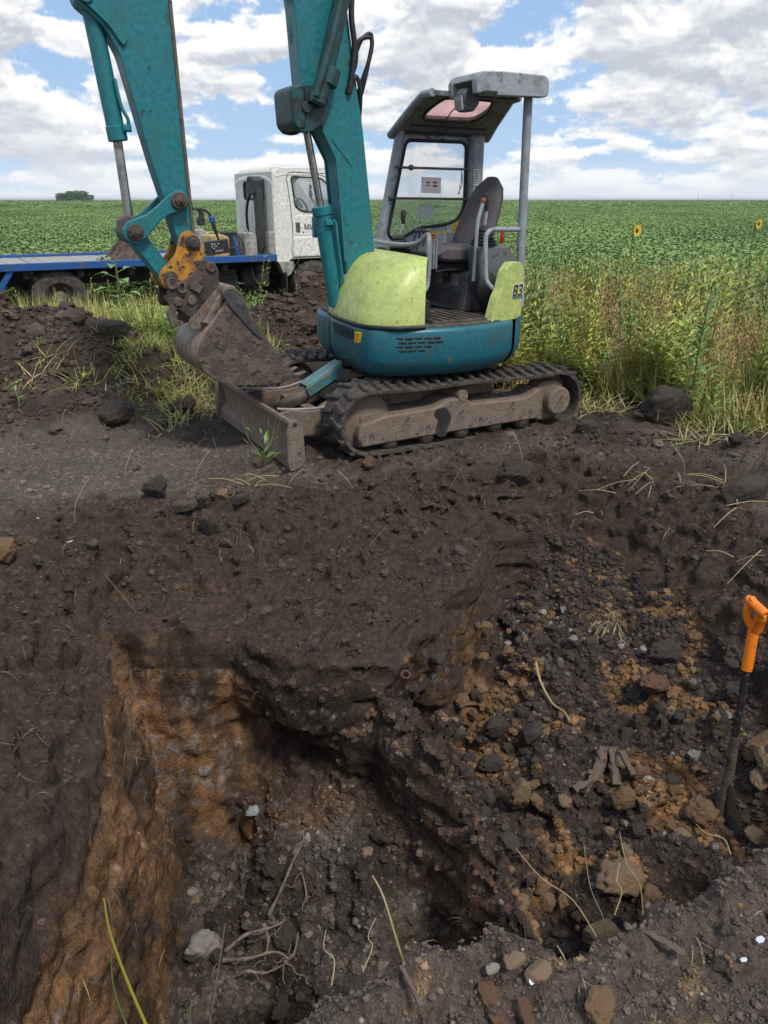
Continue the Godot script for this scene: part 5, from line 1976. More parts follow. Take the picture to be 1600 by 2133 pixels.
func make_cargo() -> void:
	jerry_can("grey plastic jerry can standing nearest the truck cab on the blue bed", 2.93, .55, 0.0, Vector3(.20, .36, .34), M.jerry)
	jerry_can("yellowish jerry can behind the black control box on the blue bed", 2.45, .42, .15, Vector3(.36, .33, .28), M.jerryyellow)
	jerry_can("pale canister half hidden behind the yellowish jerry can on the bed", 2.32, .02, -.1, Vector3(.30, .40, .26), M.jerry)
	var t := thing("battery", "black battery between the yellowish and the grey jerry cans", "battery", tp(2.72, .82, .30), deg_to_rad(30.6))
	var b := B.new()
	b.box(Vector3(0, .17, 0), Vector3(.22, .34, .18), .012)
	part("case", b.done(), M.black, t)
	var l := B.new()
	l.box(Vector3(0, .35, 0), Vector3(.23, .025, .19), .006)
	l.cyl(Vector3(.06, .36, .04), Vector3(.06, .385, .04), .016); l.cyl(Vector3(-.06, .36, .04), Vector3(-.06, .385, .04), .016)
	part("lid", l.done(), M.seat, t)
	var d := thing("detector", "black electronic device with white marked control box and cuffed stem on truck bed", "detector", tp(2.28, .83, .80), deg_to_rad(30.6))
	var bx := B.new()
	bx.box(Vector3(.06, .15, 0), Vector3(.36, .20, .10), .012, Basis(Vector3(0, 0, 1), .10))
	part("control_box", bx.done(), M.black, d)
	for q in [[-.03, .20], [.01, .20], [-.03, .165], [.03, .17], [.0, .14], [.07, .205]]:
		var k := B.new()
		k.box(Vector3(q[0], q[1], .0515), Vector3(.018, .012, .003), .001, Basis(Vector3(0, 0, 1), .10))
		part("key_mark", k.done(), M.inkwhite, d)
	var k2 := B.new()
	for i in 4: k2.box(Vector3(.03 + i * .032, .098 + i * .003, .0515), Vector3(.022, .02, .003), .001)
	part("maker_marks", k2.done(), M.jerry, d)
	var st := B.new()
	st.tube(smooth_pts([Vector3(.10, .24, 0), Vector3(.06, .40, 0), Vector3(.02, .56, 0), Vector3(-.05, .66, 0), Vector3(-.14, .69, 0)]), .018, 8)
	st.box(Vector3(.05, .42, 0), Vector3(.05, .16, .05), .01, Basis(Vector3(0, 0, 1), .25))
	part("stem", st.done(), M.black, d)
	var cf := B.new()
	cf.box(Vector3(.02, .545, 0), Vector3(.08, .09, .06), .012, Basis(Vector3(0, 0, 1), .2))
	part("blue_clamp", cf.done(), M.bed, d)
	var cu := B.new()
	cu.prism(rounded(V2([-.24, .70, -.14, .715, -.12, .66, -.10, .52, -.13, .46, -.20, .46, -.215, .54, -.17, .60, -.17, .67, -.24, .675]), .03, 3), -.05, .05, .015)
	part("arm_cuff", cu.done(), M.black, d)
	var rd := B.new()
	rd.tube([Vector3(-.25, .06, 0), Vector3(-.1, .09, 0)], .016, 8)
	rd.tube([Vector3(.24, .12, .02), Vector3(.42, .16, .02)], .014, 8)
	part("shaft", rd.done(), M.black, d)
	var g := thing("hand_pump", "blue upright hand tool with a black hose between the jerry cans", "hand tool", tp(2.70, .82, .72), deg_to_rad(30.6))
	var gb := B.new()
	gb.tube([Vector3(0, 0, 0), Vector3(-.04, .26, 0), Vector3(-.05, .30, 0)], [.035, .028, .02], 10)
	part("grip", gb.done(), M.bed, g)
	var gh := B.new()
	gh.tube(smooth_pts([Vector3(-.05, .29, 0), Vector3(.03, .30, .01), Vector3(.09, .2, .02), Vector3(.10, .02, .02)]), .008, 6)
	gh.tube(smooth_pts([Vector3(-.05, .29, 0), Vector3(-.10, .26, .01), Vector3(-.11, .15, .01), Vector3(-.09, .02, .01)]), .007, 6)
	part("hose", gh.done(), M.black, g)
	var sb := thing("spare_bucket", "rusty narrow digging bucket lying on the blue truck bed", "bucket", tp(.82, .82, .20), deg_to_rad(30.6))
	for s in [-1, 1]:
		var p := B.new()
		p.prism(rounded(V2([0, 0, .48, 0, .56, .10, .50, .24, .40, .34, .30, .36, .24, .27, .06, .07]), .03, 3), s * .18 - .01, s * .18 + .01, .004)
		part("side_plate", p.done(), M.steel, sb)
	var sh := B.new()
	var rows: Array = []
	for q in [[.0, .0], [.25, -.0], [.48, .01], [.55, .10], [.50, .24], [.40, .34]]:
		rows.append([Vector3(q[0], q[1], -.18), Vector3(q[0], q[1], .18), Vector3(q[0] - .01, q[1] + .012, .18), Vector3(q[0] - .01, q[1] + .012, -.18)])
	sh.grid(rows, -1, true)
	part("shell", sh.done(), M.steel, sb)
	var te := B.new()
	for k in 3: te.box(Vector3(-.05, .012, -.13 + k * .13), Vector3(.14, .02, .04), .004)
	part("teeth", te.done(), M.jerry, sb)

# ---------------------------------------------------------------- plants
func leaf(b: B, base: Vector3, dir: Vector3, nrm: Vector3, length: float, width: float, droop := .3, segs := 3, wide_at := .4) -> void:
	var side := dir.cross(nrm).normalized()
	var prevl := base; var prevr := base; var prevm := base
	var p := base
	var d := dir
	for i in segs:
		var t := float(i + 1) / segs
		p += d * length / segs
		d = (d - Vector3(0, droop / segs, 0)).normalized()
		var w := width * (1.0 - absf(t - wide_at) / (1.0 - wide_at)) if t > wide_at else width * t / wide_at
		w = maxf(w, 0.0) * .5
		var up := side.cross(d)
		var l := p + side * w - up * w * -.25; var r := p - side * w + up * w * .25
		if i == 0:
			b.tri(base, l, p, 1); b.tri(base, p, r, 1)
		elif w < .0005:
			b.tri(prevl, p, prevm, 1); b.tri(prevm, p, prevr, 1)
		else:
			b.quad(prevl, l, p, prevm, 1); b.quad(prevm, p, r, prevr, 1)
		prevl = l; prevr = r; prevm = p

func grass_tuft(seed_: int, blades: int, h: float, spread: float, lean: float, w := .012) -> ArrayMesh:
	var rng := RandomNumberGenerator.new(); rng.seed = seed_
	var b := B.new()
	for i in blades:
		var a := rng.randf() * TAU
		var o := Vector3(cos(a), 0, sin(a)) * spread * sqrt(rng.randf())
		var a2 := rng.randf() * TAU
		var ln := lean * rng.randf()
		var d := Vector3(cos(a2) * ln, 1, sin(a2) * ln).normalized()
		var k := rng.randf_range(.75, 1.15)
		b.col = Color(k, k, k * rng.randf_range(.8, 1.1))
		leaf(b, o, d, Vector3(-sin(a2), 0, cos(a2)).cross(d), h * rng.randf_range(.5, 1.1), w * rng.randf_range(.7, 1.3), rng.randf_range(.4, 1.6) * lean, 4, .25)
	return b.done()

func seed_grass(seed_: int, stems: int, h: float) -> ArrayMesh:     # thin stems with feathery brown heads
	var rng := RandomNumberGenerator.new(); rng.seed = seed_
	var b := B.new()
	for i in stems:
		var a := rng.randf() * TAU
		var o := Vector3(cos(a), 0, sin(a)) * .10 * sqrt(rng.randf())
		var d := Vector3(rng.randf_range(-.25, .25), 1, rng.randf_range(-.25, .25)).normalized()
		var hh := h * rng.randf_range(.7, 1.1)
		b.col = Color(.9, .85, .7)
		leaf(b, o, d, Vector3.RIGHT.cross(d), hh, .006, .15, 3, .2)
		b.col = Color.WHITE * rng.randf_range(.8, 1.1)
		for k in 14:
			var t := rng.randf_range(.55, 1.0)
			var aa := rng.randf() * TAU
			leaf(b, o + d * hh * t, Vector3(cos(aa) * .7, .9, sin(aa) * .7).normalized(), Vector3(cos(aa), 0, sin(aa)), rng.randf_range(.03, .07), .009, .2, 2, .5)
	return b.done()

func soy_plant(seed_: int, leaves: int, h: float, r: float, size: float) -> ArrayMesh:
	var rng := RandomNumberGenerator.new(); rng.seed = seed_
	var b := B.new()
	for i in leaves:
		var a := rng.randf() * TAU
		var t := sqrt(rng.randf())
		var o := Vector3(cos(a) * r * rng.randf(), h * t, sin(a) * r * rng.randf())
		var d := Vector3(cos(a), rng.randf_range(-.2, .7), sin(a)).normalized()
		var k := rng.randf_range(.7, 1.25)
		b.col = Color(k, k, k)
		for q in 3:
			var dd := d.rotated(Vector3.UP, (q - 1) * 1.0)
			leaf(b, o, dd, Vector3(rng.randf_range(-.4, .4), 1, rng.randf_range(-.4, .4)), size * rng.randf_range(.8, 1.2), size * .62, rng.randf_range(.2, .9), 2, .45)
	return b.done()

func weed_mesh(seed_: int, h: float, leaves: int, ll: float, lw: float, stem: bool, bushy := .0) -> ArrayMesh:
	var rng := RandomNumberGenerator.new(); rng.seed = seed_
	var b := B.new()
	var bend := Vector3(rng.randf_range(-.08, .08), 0, rng.randf_range(-.08, .08))
	if stem:
		var pts: Array = []
		var rr: Array = []
		for i in 7:
			var t := i / 6.0
			pts.append(Vector3(0, h * t, 0) + bend * t * t)
			rr.append(lerpf(.009, .003, t))
		b.tube(pts, rr, 6, true)
		for i in int(bushy * 8):
			var t := rng.randf_range(.25, .8)
			var a := rng.randf() * TAU
			var p := Vector3(0, h * t, 0) + bend * t * t
			b.tube([p, p + Vector3(cos(a) * .10, .12, sin(a) * .10), p + Vector3(cos(a) * .14, .26, sin(a) * .14)], [.004, .003, .002], 5, true)
	else:
		for i in leaves:
			var t := pow(float(i) / leaves, .85)
			t = lerpf(.10, 1.0, t)
			var a := i * 2.4 + rng.randf() * .6
			var p := Vector3(0, h * t, 0) + bend * t * t
			var sc := lerpf(1.0, .38, pow(t, 1.6)) * rng.randf_range(.7, 1.15)
			if bushy > 0 and rng.randf() < bushy:
				p += Vector3(cos(a) * .11, rng.randf() * .14, sin(a) * .11) * rng.randf()
			var d := Vector3(cos(a), rng.randf_range(.15, .9) + t * .5, sin(a)).normalized()
			var k := rng.randf_range(.75, 1.2) * lerpf(.8, 1.15, t)
			b.col = Color(k, k, k)
			leaf(b, p, d, Vector3(-sin(a) * .2, 1, cos(a) * .2), ll * sc, lw * sc, rng.randf_range(.3, 1.0), 3, .38)
	return b.done()

func tint(c: Color) -> StandardMaterial3D:
	var m := leafmat(.55)
	m.albedo_color = c
	return m

func weed(label: String, category: String, seed_: int, h: float, leaves: int, ll: float, lw: float, bushy: float, lm: Material, sm: Material, at: Vector3, group := "") -> Node3D:
	var t := thing("weed", label, category, at, 0.0, group)
	part("stem", weed_mesh(seed_, h, leaves, ll, lw, true, bushy), sm, t)
	part("leaves", weed_mesh(seed_, h, leaves, ll, lw, false, bushy), lm, t)
	return t

func gp(X: float, Z: float, up := 0.0) -> Vector3:
	return Vector3(X, hgt(X, Z) + up, -Z)

func in_right_verge(X: float, Z: float) -> bool:
	var edge := 7.3 - clampf((X - 1.5) * 1.25, 0.0, 1.7)
	return X > .75 and Z > edge + .25 * ng.get_noise_2d(X * 4.0, Z * 4.0) and Z < 11.6 + X * .1

func in_left_verge(X: float, Z: float) -> bool:
	var lim := 8.9 + (X + 3.6) * -.78
	return X > -4.6 and X < -1.15 and Z > maxf(lim, 7.05) and Z < 9.9

func near_truck(X: float, Z: float) -> bool:
	var l := TRUCK.affine_inverse() * Vector3(X, 0, -Z)
	return absf(l.z) < 1.15 and l.x > -3.0 and l.x < 5.2

func near_dig(X: float, Z: float) -> bool:
	var l := dig.transform.affine_inverse() * Vector3(X, 0, -Z)
	return absf(l.z) < .95 and l.x > -1.3 and l.x < 1.5

func make_plants() -> void:
	var rng := RandomNumberGenerator.new(); rng.seed = 77
	var xf: Array = []; var cl := PackedColorArray()
	# soya: separate plants near, then wider clumps, then broad ones to the horizon
	var soy := plain(Color.WHITE, .6, 0, true)
	soy.cull_mode = BaseMaterial3D.CULL_DISABLED
	soy.backlight_enabled = true
	soy.backlight = Color(.15, .22, .08)
	var bands := [[9.4, 34.0, .24, soy_plant(1, 30, .52, .20, .07), 1.0], [34.0, 110.0, .62, soy_plant(2, 90, .55, .50, .085), 1.0], [110.0, 420.0, 2.1, soy_plant(3, 150, .56, 1.5, .19), 1.0], [420.0, 1500.0, 7.0, soy_plant(4, 130, .58, 5.0, .75), 1.0]]
	for bd in bands:
		xf = []; cl = PackedColorArray()
		var Z: float = bd[0]
		while Z < bd[1]:
			var halfw: float = Z * .60 + 3.0
			var X := -halfw
			while X < halfw:
				var x: float = X + rng.randf_range(-.5, .5) * bd[2]; var z: float = Z + rng.randf_range(-.5, .5) * bd[2]
				var keep := not near_truck(x, z)
				if z < 12.0 + .3 * ng.get_noise_2d(x * 3, 0) and (x < 1.0 or in_right_verge(x, z)): keep = false
				if x < 1.0 and z < 13.0: keep = false
				if x > 1.0 and z < 10.5 + .4 * sin(x * 2.0): keep = false
				if keep:
					var s := rng.randf_range(.85, 1.2)
					xf.append(Transform3D(Basis(Vector3.UP, rng.randf() * TAU).scaled(Vector3(s, s * rng.randf_range(.9, 1.12), s)), Vector3(x, .04, -z)))
					var pat := ng.get_noise_2d(x * .35, z * .12)
					var k := rng.randf_range(.85, 1.15) * (1.0 + .5 * pat)
					var c := Color(.225, .335, .105) * k
					if z > 60: c = c.lerp(Color(.27, .37, .13) * k, smoothstep(60, 300, z))
					cl.append(c)
				X += bd[2]
			Z += bd[2]
		multi("soya_crop", bd[3], soy, xf, cl, ["low green soya plants of the field nearest the verge", "soya plants of the middle of the green field", "distant soya plants of the wide green field", "soya plants at the far edge of the field near the horizon"][bands.find(bd)], "crop")
	# verges
	var tuft := grass_tuft(21, 16, .62, .13, .55, .013)
	var tall := grass_tuft(22, 14, .95, .12, .40, .012)
	var flop := grass_tuft(23, 14, .42, .16, 1.5, .010)
	var feather := seed_grass(24, 6, .95)
	var lm := leafmat(.6)
	var A := [[], [], [], []]; var C := [PackedColorArray(), PackedColorArray(), PackedColorArray(), PackedColorArray()]
	var meshes := [tuft, tall, feather, flop]
	for i in 5200:
		var X := rng.randf_range(.8, 8.5); var Z := rng.randf_range(5.4, 12.2)
		if not in_right_verge(X, Z) or near_dig(X, Z): continue
		if absf(X) > Z * .62 + 1.0: continue
		var n := ng.get_noise_2d(X * 2.2, Z * 2.2)
		var n2 := ng.get_noise_2d(X * 2.6 + 40, Z * 2.6)
		var kind := 0
		var c := Color(.17, .19, .045)
		if n2 > .05 or Vector2((X - 2.7) / .9, (Z - 8.8) / 1.3).length() < 1.0 or Vector2((X - 4.9) / .9, (Z - 8.6) / 1.3).length() < 1.0: kind = 2; c = Color(.19, .105, .055)
		elif n > .05: kind = 1; c = Color(.10, .15, .04)
		elif n < -.18: c = Color(.27, .22, .08)
		if rng.randf() < .25: kind = rng.randi() % 2; c = [Color(.23, .20, .065), Color(.12, .17, .045), Color(.30, .25, .11)][rng.randi() % 3]
		c = c.lerp(Color(.26, .22, .08), .3) * rng.randf_range(1.8, 2.8)
		var edge := smoothstep(.0, 1.0, Z - (7.2 - clampf((X - 1.5) * 1.25, 0, 1.7)))
		var s := rng.randf_range(.55, 1.0) * lerpf(.5, .92, edge)
		A[kind].append(Transform3D(Basis(Vector3.UP, rng.randf() * TAU).scaled(Vector3(1, s, 1)), gp(X, Z)))
		C[kind].append(c)
	for i in 3600:
		var X := rng.randf_range(-4.6, .6); var Z := rng.randf_range(6.6, 10.8)
		var ok := in_left_verge(X, Z)
		var front := X > -1.7 and X < .4 and Z > 9.3 and Z < 10.9 and not near_truck(X, Z)
		if not (ok or front) or near_dig(X, Z): continue
		if hgt(X, Z) > .14: continue
		var kind := rng.randi() % 2
		var c: Color = [Color(.25, .24, .07), Color(.19, .22, .06), Color(.30, .24, .10), Color(.14, .19, .05)][rng.randi() % 4] * rng.randf_range(2.0, 2.9)
		var s := rng.randf_range(.6, 1.0) * (.5 if front else .7)
		A[kind].append(Transform3D(Basis(Vector3.UP, rng.randf() * TAU).scaled(Vector3(1, s, 1)), gp(X, Z)))
		C[kind].append(c)
	# the mass of lower leafy growth
	var LX := [[], []]; var LC := [PackedColorArray(), PackedColorArray()]
	for i in 5200:
		var left := i % 4 == 0
		var X := rng.randf_range(-4.4, -1.1) if left else rng.randf_range(.8, 7.0)
		var Z := rng.randf_range(6.7, 9.8) if left else rng.randf_range(5.4, 11.5)
		if near_dig(X, Z) or absf(X) > Z * .56: continue
		if left and (not in_left_verge(X, Z) or hgt(X, Z) > .16): continue
		if not left and not in_right_verge(X, Z): continue
		var n := ng.get_noise_2d(X * 2.2 + 9, Z * 2.2 - 4)
		var n2 := ncol.get_noise_2d(X * .8 - 7, Z * .8)
		if n2 < -.02 and rng.randf() < .8: continue
		if not left and (Vector2((X - 2.7) / .8, (Z - 8.8) / 1.2).length() < 1.0 or Vector2((X - 4.9) / .8, (Z - 8.6) / 1.2).length() < 1.0) and rng.randf() < .85: continue
		var c := Color(.16, .27, .06).lerp(Color(.38, .43, .08), smoothstep(-.10, .30, n)).lerp(Color(.26, .30, .11), rng.randf() * .5)
		c *= rng.randf_range(.8, 1.25)
		var s := rng.randf_range(.35, .95) * (.62 if left else .82 * (1.0 + 1.1 * ng.get_noise_2d(X * 4.5, Z * 4.5 + 30)))
		var q := rng.randi() % 2
		LX[q].append(Transform3D(Basis.from_euler(Vector3(rng.randf_range(-.2, .2), rng.randf() * TAU, rng.randf_range(-.2, .2))).scaled(Vector3(1, s, 1)), gp(X, Z, -.02)))
		LC[q].append(c)
	multi("leafy_growth", weed_mesh(51, .95, 60, .17, .058, false, .8), lm, LX[0], LC[0], "mass of broad leafy yellow green weeds filling both verges", "weeds")
	multi("leafy_growth", weed_mesh(52, 1.05, 64, .12, .030, false, .9), lm, LX[1], LC[1], "mass of narrow leafed weeds between the grasses of both verges", "weeds")
	# flattened grass by the blade and at the foot of the verge
	for q in [[-1.75, 6.75, .55, .50, 170], [-1.25, 6.0, .25, .20, 40], [-1.6, 6.3, .4, .2, 40], [1.45, 6.3, .35, .25, 45], [.75, 7.0, .45, .3, 60], [2.6, 5.7, .4, .3, 40]]:
		for i in int(q[4]):
			var X: float = q[0] + rng.randfn(0, .5) * q[2] * 1.3; var Z: float = q[1] + rng.randfn(0, .5) * q[3] * 1.3
			if near_dig(X, Z): continue
			A[3].append(Transform3D(Basis(Vector3.UP, rng.randf() * TAU) * Basis(Vector3.RIGHT, rng.randf_range(.2, .8)), gp(X, Z, .01)).scaled_local(Vector3(.8, .38, .8)))
			C[3].append([Color(.26, .26, .08), Color(.30, .25, .11), Color(.18, .22, .05)][rng.randi() % 3] * rng.randf_range(1.1, 1.7))
	multi("verge_grass", tuft, lm, A[0], C[0], "dense yellow green tufts of grass on both verges", "grass")
	multi("tall_grass", tall, lm, A[1], C[1], "taller arching green grass standing among the verge weeds", "grass")
	multi("feather_grass", feather, lm, A[2], C[2], "rust brown feathery dry grass standing in the right verge", "grass")
	multi("trampled_grass", flop, lm, A[3], C[3], "pale flattened grass lying on the bare soil near the blade", "grass")
	# leafy stalks that stand out one by one
	var green := tint(lin(.15, .27, .07)); var lime := tint(lin(.42, .44, .06)); var brown := tint(lin(.28, .17, .08)); var olive := tint(lin(.24, .30, .10))
	var stg := tint(lin(.14, .15, .06)); var stb := tint(lin(.20, .13, .07))
	var kinds := [
		weed("tall dark green leafy weed stalk in the verge right of the excavator", "weed", 31, 1.0, 120, .13, .040, .6, green, stg, gp(1.62, 8.0), "dark green weeds in the right verge"),
		weed("yellow green bushy weed with narrow leaves in the right verge", "weed", 32, .98, 130, .12, .036, .7, lime, stg, gp(2.75, 8.3), "yellow green weeds in the right verge"),
		weed("olive green weed stalk rising from the dry grass on the right", "weed", 33, .92, 100, .12, .034, .5, olive, stg, gp(3.4, 7.6), "olive weeds in the right verge")]
	for k in 3:
		var _names := ["tall dark green leafy weed stalk in the verge right of the excavator", "yellow green bushy weed with narrow leaves in the right verge", "olive green weed stalk rising from the dry grass on the right"]
		var groups := ["dark green weeds in the right verge", "yellow green weeds in the right verge", "olive weeds in the right verge"]
		var n := 0
		while n < [52, 56, 44][k]:
			var X := rng.randf_range(.95, 6.6); var Z := rng.randf_range(6.0, 10.9)
			if not in_right_verge(X, Z) or near_dig(X, Z) or absf(X) > Z * .52: continue
			var pref := ncol.get_noise_2d(X * .55 + k * 21.0, Z * .55)
			if pref < .02: continue
			n += 1
			var high := rng.randf_range(.72, 1.12)
			var tilt := rng.randf_range(-.10, .10)
			var place: String = "by the track's drive end" if X < 1.6 else ("behind the big sod" if X < 2.5 and Z < 7.5 else ("right of the big sod" if Z < 7.0 else ("before the sunflower" if X < 3.2 else ("in the middle right" if X < 4.0 else "at the far right"))))
			var row: String = ", front" if Z < 7.8 else (", middle" if Z < 9.4 else ", back by crop")
			var what: String = "%s %s, %s%s%s" % ["short" if high < .83 else ("tall" if high > 1.0 else "medium"), ["dark green leafy weed", "yellow green bushy weed", "olive green weed"][k], place, row, ", leans left" if tilt > .045 else (", leans right" if tilt < -.045 else "")]
			dup(kinds[k], "weed", what, gp(X, Z, -.02), Vector3(rng.randf_range(-.08, .08), rng.randf() * TAU, tilt), high, groups[k])
	var lk := weed("slender yellow green weed in the grass left of the bucket", "weed", 41, .80, 54, .09, .018, .6, lime, stg, gp(-2.4, 8.1), "slender weeds left of the bucket")
	for q in [[-3.05, 8.75, 1.0], [-2.75, 8.5, .9], [-2.0, 8.3, .8], [-1.75, 7.6, .85], [-1.55, 8.1, .75], [-2.3, 7.6, .7], [-1.35, 8.6, .8], [-3.4, 9.1, 1.05], [-1.95, 7.2, .6]]:
		dup(lk, "weed", "slender yellow green weed in the grass left of the bucket", gp(q[0], q[1], -.02), Vector3(0, rng.randf() * TAU, rng.randf_range(-.1, .1)), q[2], "slender weeds left of the bucket")
	weed("tall thin weed spike standing before the truck's front wheel", "weed", 42, 1.15, 60, .06, .015, .5, olive, stg, gp(-1.08, 10.0))
	weed("bright green leafy weed at the soil edge below the grass left of the blade", "weed", 43, .42, 26, .13, .04, .3, green, stg, gp(-1.83, 6.75))
	weed("small green plant growing against the outer edge of the dozer blade", "plant", 44, .16, 22, .13, .035, .5, green, stg, gp(-.80, 4.92))
	weed("little green sprig on the left soil heap", "plant", 45, .16, 14, .09, .035, .3, green, stg, gp(-2.81, 5.81))
	weed("yellowed sprig on the soil at the foot of the left heap", "plant", 46, .10, 16, .13, .02, .5, lime, stg, gp(-2.45, 6.15))
	weed("pale broad leaved weed before the truck, right of the rear wheel", "weed", 47, .45, 22, .12, .05, .5, green, stg, gp(-1.15, 9.7))
	weed("thin green weed at the far left edge in front of the truck's rear wheel", "weed", 48, .45, 24, .11, .025, .4, olive, stg, gp(-4.35, 9.4))
	weed("dark dock stalk left of the truck's rear wheel", "weed", 49, .62, 40, .05, .02, .5, brown, stb, gp(-4.18, 9.5))
	# young sunflower with broad leaves
	var sf := thing("sunflower_plant", "young sunflower with broad leaves and no bloom before the blue truck bed", "sunflower", gp(-3.0, 9.0), .4)
	var sb := B.new()
	sb.tube([Vector3(0, 0, 0), Vector3(.01, .5, 0), Vector3(0, 1.0, .01)], [.014, .012, .008], 8)
	part("stem", sb.done(), stg, sf)
	for k in 11:
		var lb := B.new()
		var a := k * 2.3
		var y := .45 + k * .052
		var d := Vector3(cos(a), .35, sin(a)).normalized()
		lb.tube([Vector3(0, y, 0), Vector3(0, y, 0) + d * .10], .004, 5)
		leaf(lb, Vector3(0, y, 0) + d * .09, d, Vector3.UP, .22 - .004 * k, .19 - .006 * k, 1.1, 5, .3)
		part("leaf", lb.done(), green, sf)
	for q in [[2.9, 9.5, 1.33, "yellow sunflower bloom nearer the excavator in the field"], [4.98, 11.0, 1.36, "yellow sunflower bloom near the right edge of the field"]]:
		var f := thing("sunflower", q[3], "sunflower", gp(q[0], q[1]), .55)
		var s2 := B.new()
		s2.tube(smooth_pts([Vector3(0, 0, 0), Vector3(0, q[2] * .6, 0), Vector3(0, q[2] * .98, -.005), Vector3(0, q[2], .03)]), .007, 7)
		part("stem", s2.done(), stg, f)
		var hd := B.new()
		hd.lathe([[0, -.012], [.022, -.01], [.026, 0], [.02, .012], [0, .016]], Vector3(0, q[2], .045), Vector3(0, .1, 1), 14)
		part("flower_centre", hd.done(), M.wood, f)
		var pb := B.new()
		for k in 22:
			var a := TAU * k / 22
			leaf(pb, Vector3(cos(a) * .022, q[2] + sin(a) * .022, .045), Vector3(cos(a), sin(a), .25 * (k % 2)).normalized(), Vector3(0, 0, 1), .048, .022, .1, 3, .5)
		part("petals", pb.done(), M.petal, f)
		for k in 5:
			var lb := B.new()
			var a := k * 2.3
			leaf(lb, Vector3(0, .6 + k * .12, 0), Vector3(cos(a), .3, sin(a)).normalized(), Vector3.UP, .18, .13, 1.0, 4, .35)
			part("leaf", lb.done(), green, f)
	# far off: a clump of bushes and a few poles on the horizon
	var far := tint(lin(.34, .46, .24))
	var bl := soy_plant(61, 700, 3.0, 3.0, 1.0)
	var bn := ["left end", "second from the left", "middle left", "middle", "middle right, the tallest", "second from the right", "right end"]
	for k in 7:
		var b := thing("bush", "far round bush on the horizon, %s of the clump" % bn[k], "bush", Vector3(-240.0 + k * 3.1, 0.0, -620.0 + (k % 3) * 4.0), k * 1.3, "bushes of the clump on the horizon")
		b.scale = Vector3.ONE * [1.5, 1.9, 1.8, 1.9, 2.3, 2.0, 1.5][k]
		part("crown", bl, far, b)
		var tb := B.new()
		tb.tube([Vector3.ZERO, Vector3(0, 1.5, 0)], .2, 6)
		part("trunk", tb.done(), M.wood, b)
	var pole := B.new()
	pole.tube([Vector3.ZERO, Vector3(0, 8.0, 0)], [.16, .12], 6)
	var pm := pole.done()
	var an := B.new()
	an.box(Vector3(0, 7.6, 0), Vector3(1.8, .14, .14), .01)
	var am := an.done()
	for q in [[355.0, -940.0, "leftmost thin pole on the horizon right of the excavator"], [398.0, -950.0, "second thin pole from the left on the horizon"], [432.0, -930.0, "second thin pole from the right on the horizon"], [478.0, -930.0, "rightmost thin pole on the horizon"]]:
		var p := thing("utility_pole", q[2], "pole", Vector3(q[0], 0, q[1]))
		part("mast", pm, M.wood, p)
		part("crossarm", am, M.wood, p)

# ---------------------------------------------------------------- soil, stones, roots and the shovel
func surf(X: float, Z: float) -> float:       # top of the dug ground at that spot
	var b: Vector2i = Vector2i(int(floor(X / .06)), int(floor(Z / .06)))
	if top_of.has(b): return top_of[b]
	return hgt(X, Z)

var top_of := {}
func index_tops() -> void:
	for i in pit_v.size():
		if pit_n[i].y < .2: continue
		var v := pit_v[i]
		var b := Vector2i(int(floor(v.x / .06)), int(floor(-v.z / .06)))
		top_of[b] = maxf(top_of.get(b, -9.0), v.y)

func sp(X: float, Z: float, up := 0.0) -> Vector3:
	return Vector3(X, surf(X, Z) + up, -Z)

func surf_at(X: float, Z: float) -> float:     # the dug surface itself: walk down the field to where it turns solid
	var h := hgt(X, Z)
	var hi := h + .14
	if field(X, hi, Z) < 0.0: return -9.0
	var lo := hi
	for i in 12:
		lo -= .025
		if field(X, lo, Z) < 0.0: break
		hi = lo
	if field(X, lo, Z) > 0.0: return -9.0
	for i in 5:
		var m := (lo + hi) / 2
		if field(X, m, Z) < 0.0: lo = m
		else: hi = m
	return (lo + hi) / 2

func stone_mat(c: Color, seed_: int) -> StandardMaterial3D:
	var m := worn(c.linear_to_srgb(), (c * 1.5).linear_to_srgb(), (c * .55).linear_to_srgb(), seed_, .52, .66, .95, 0, 5.0)
	return with_bump(m, 203, .05, 8, 1.0)

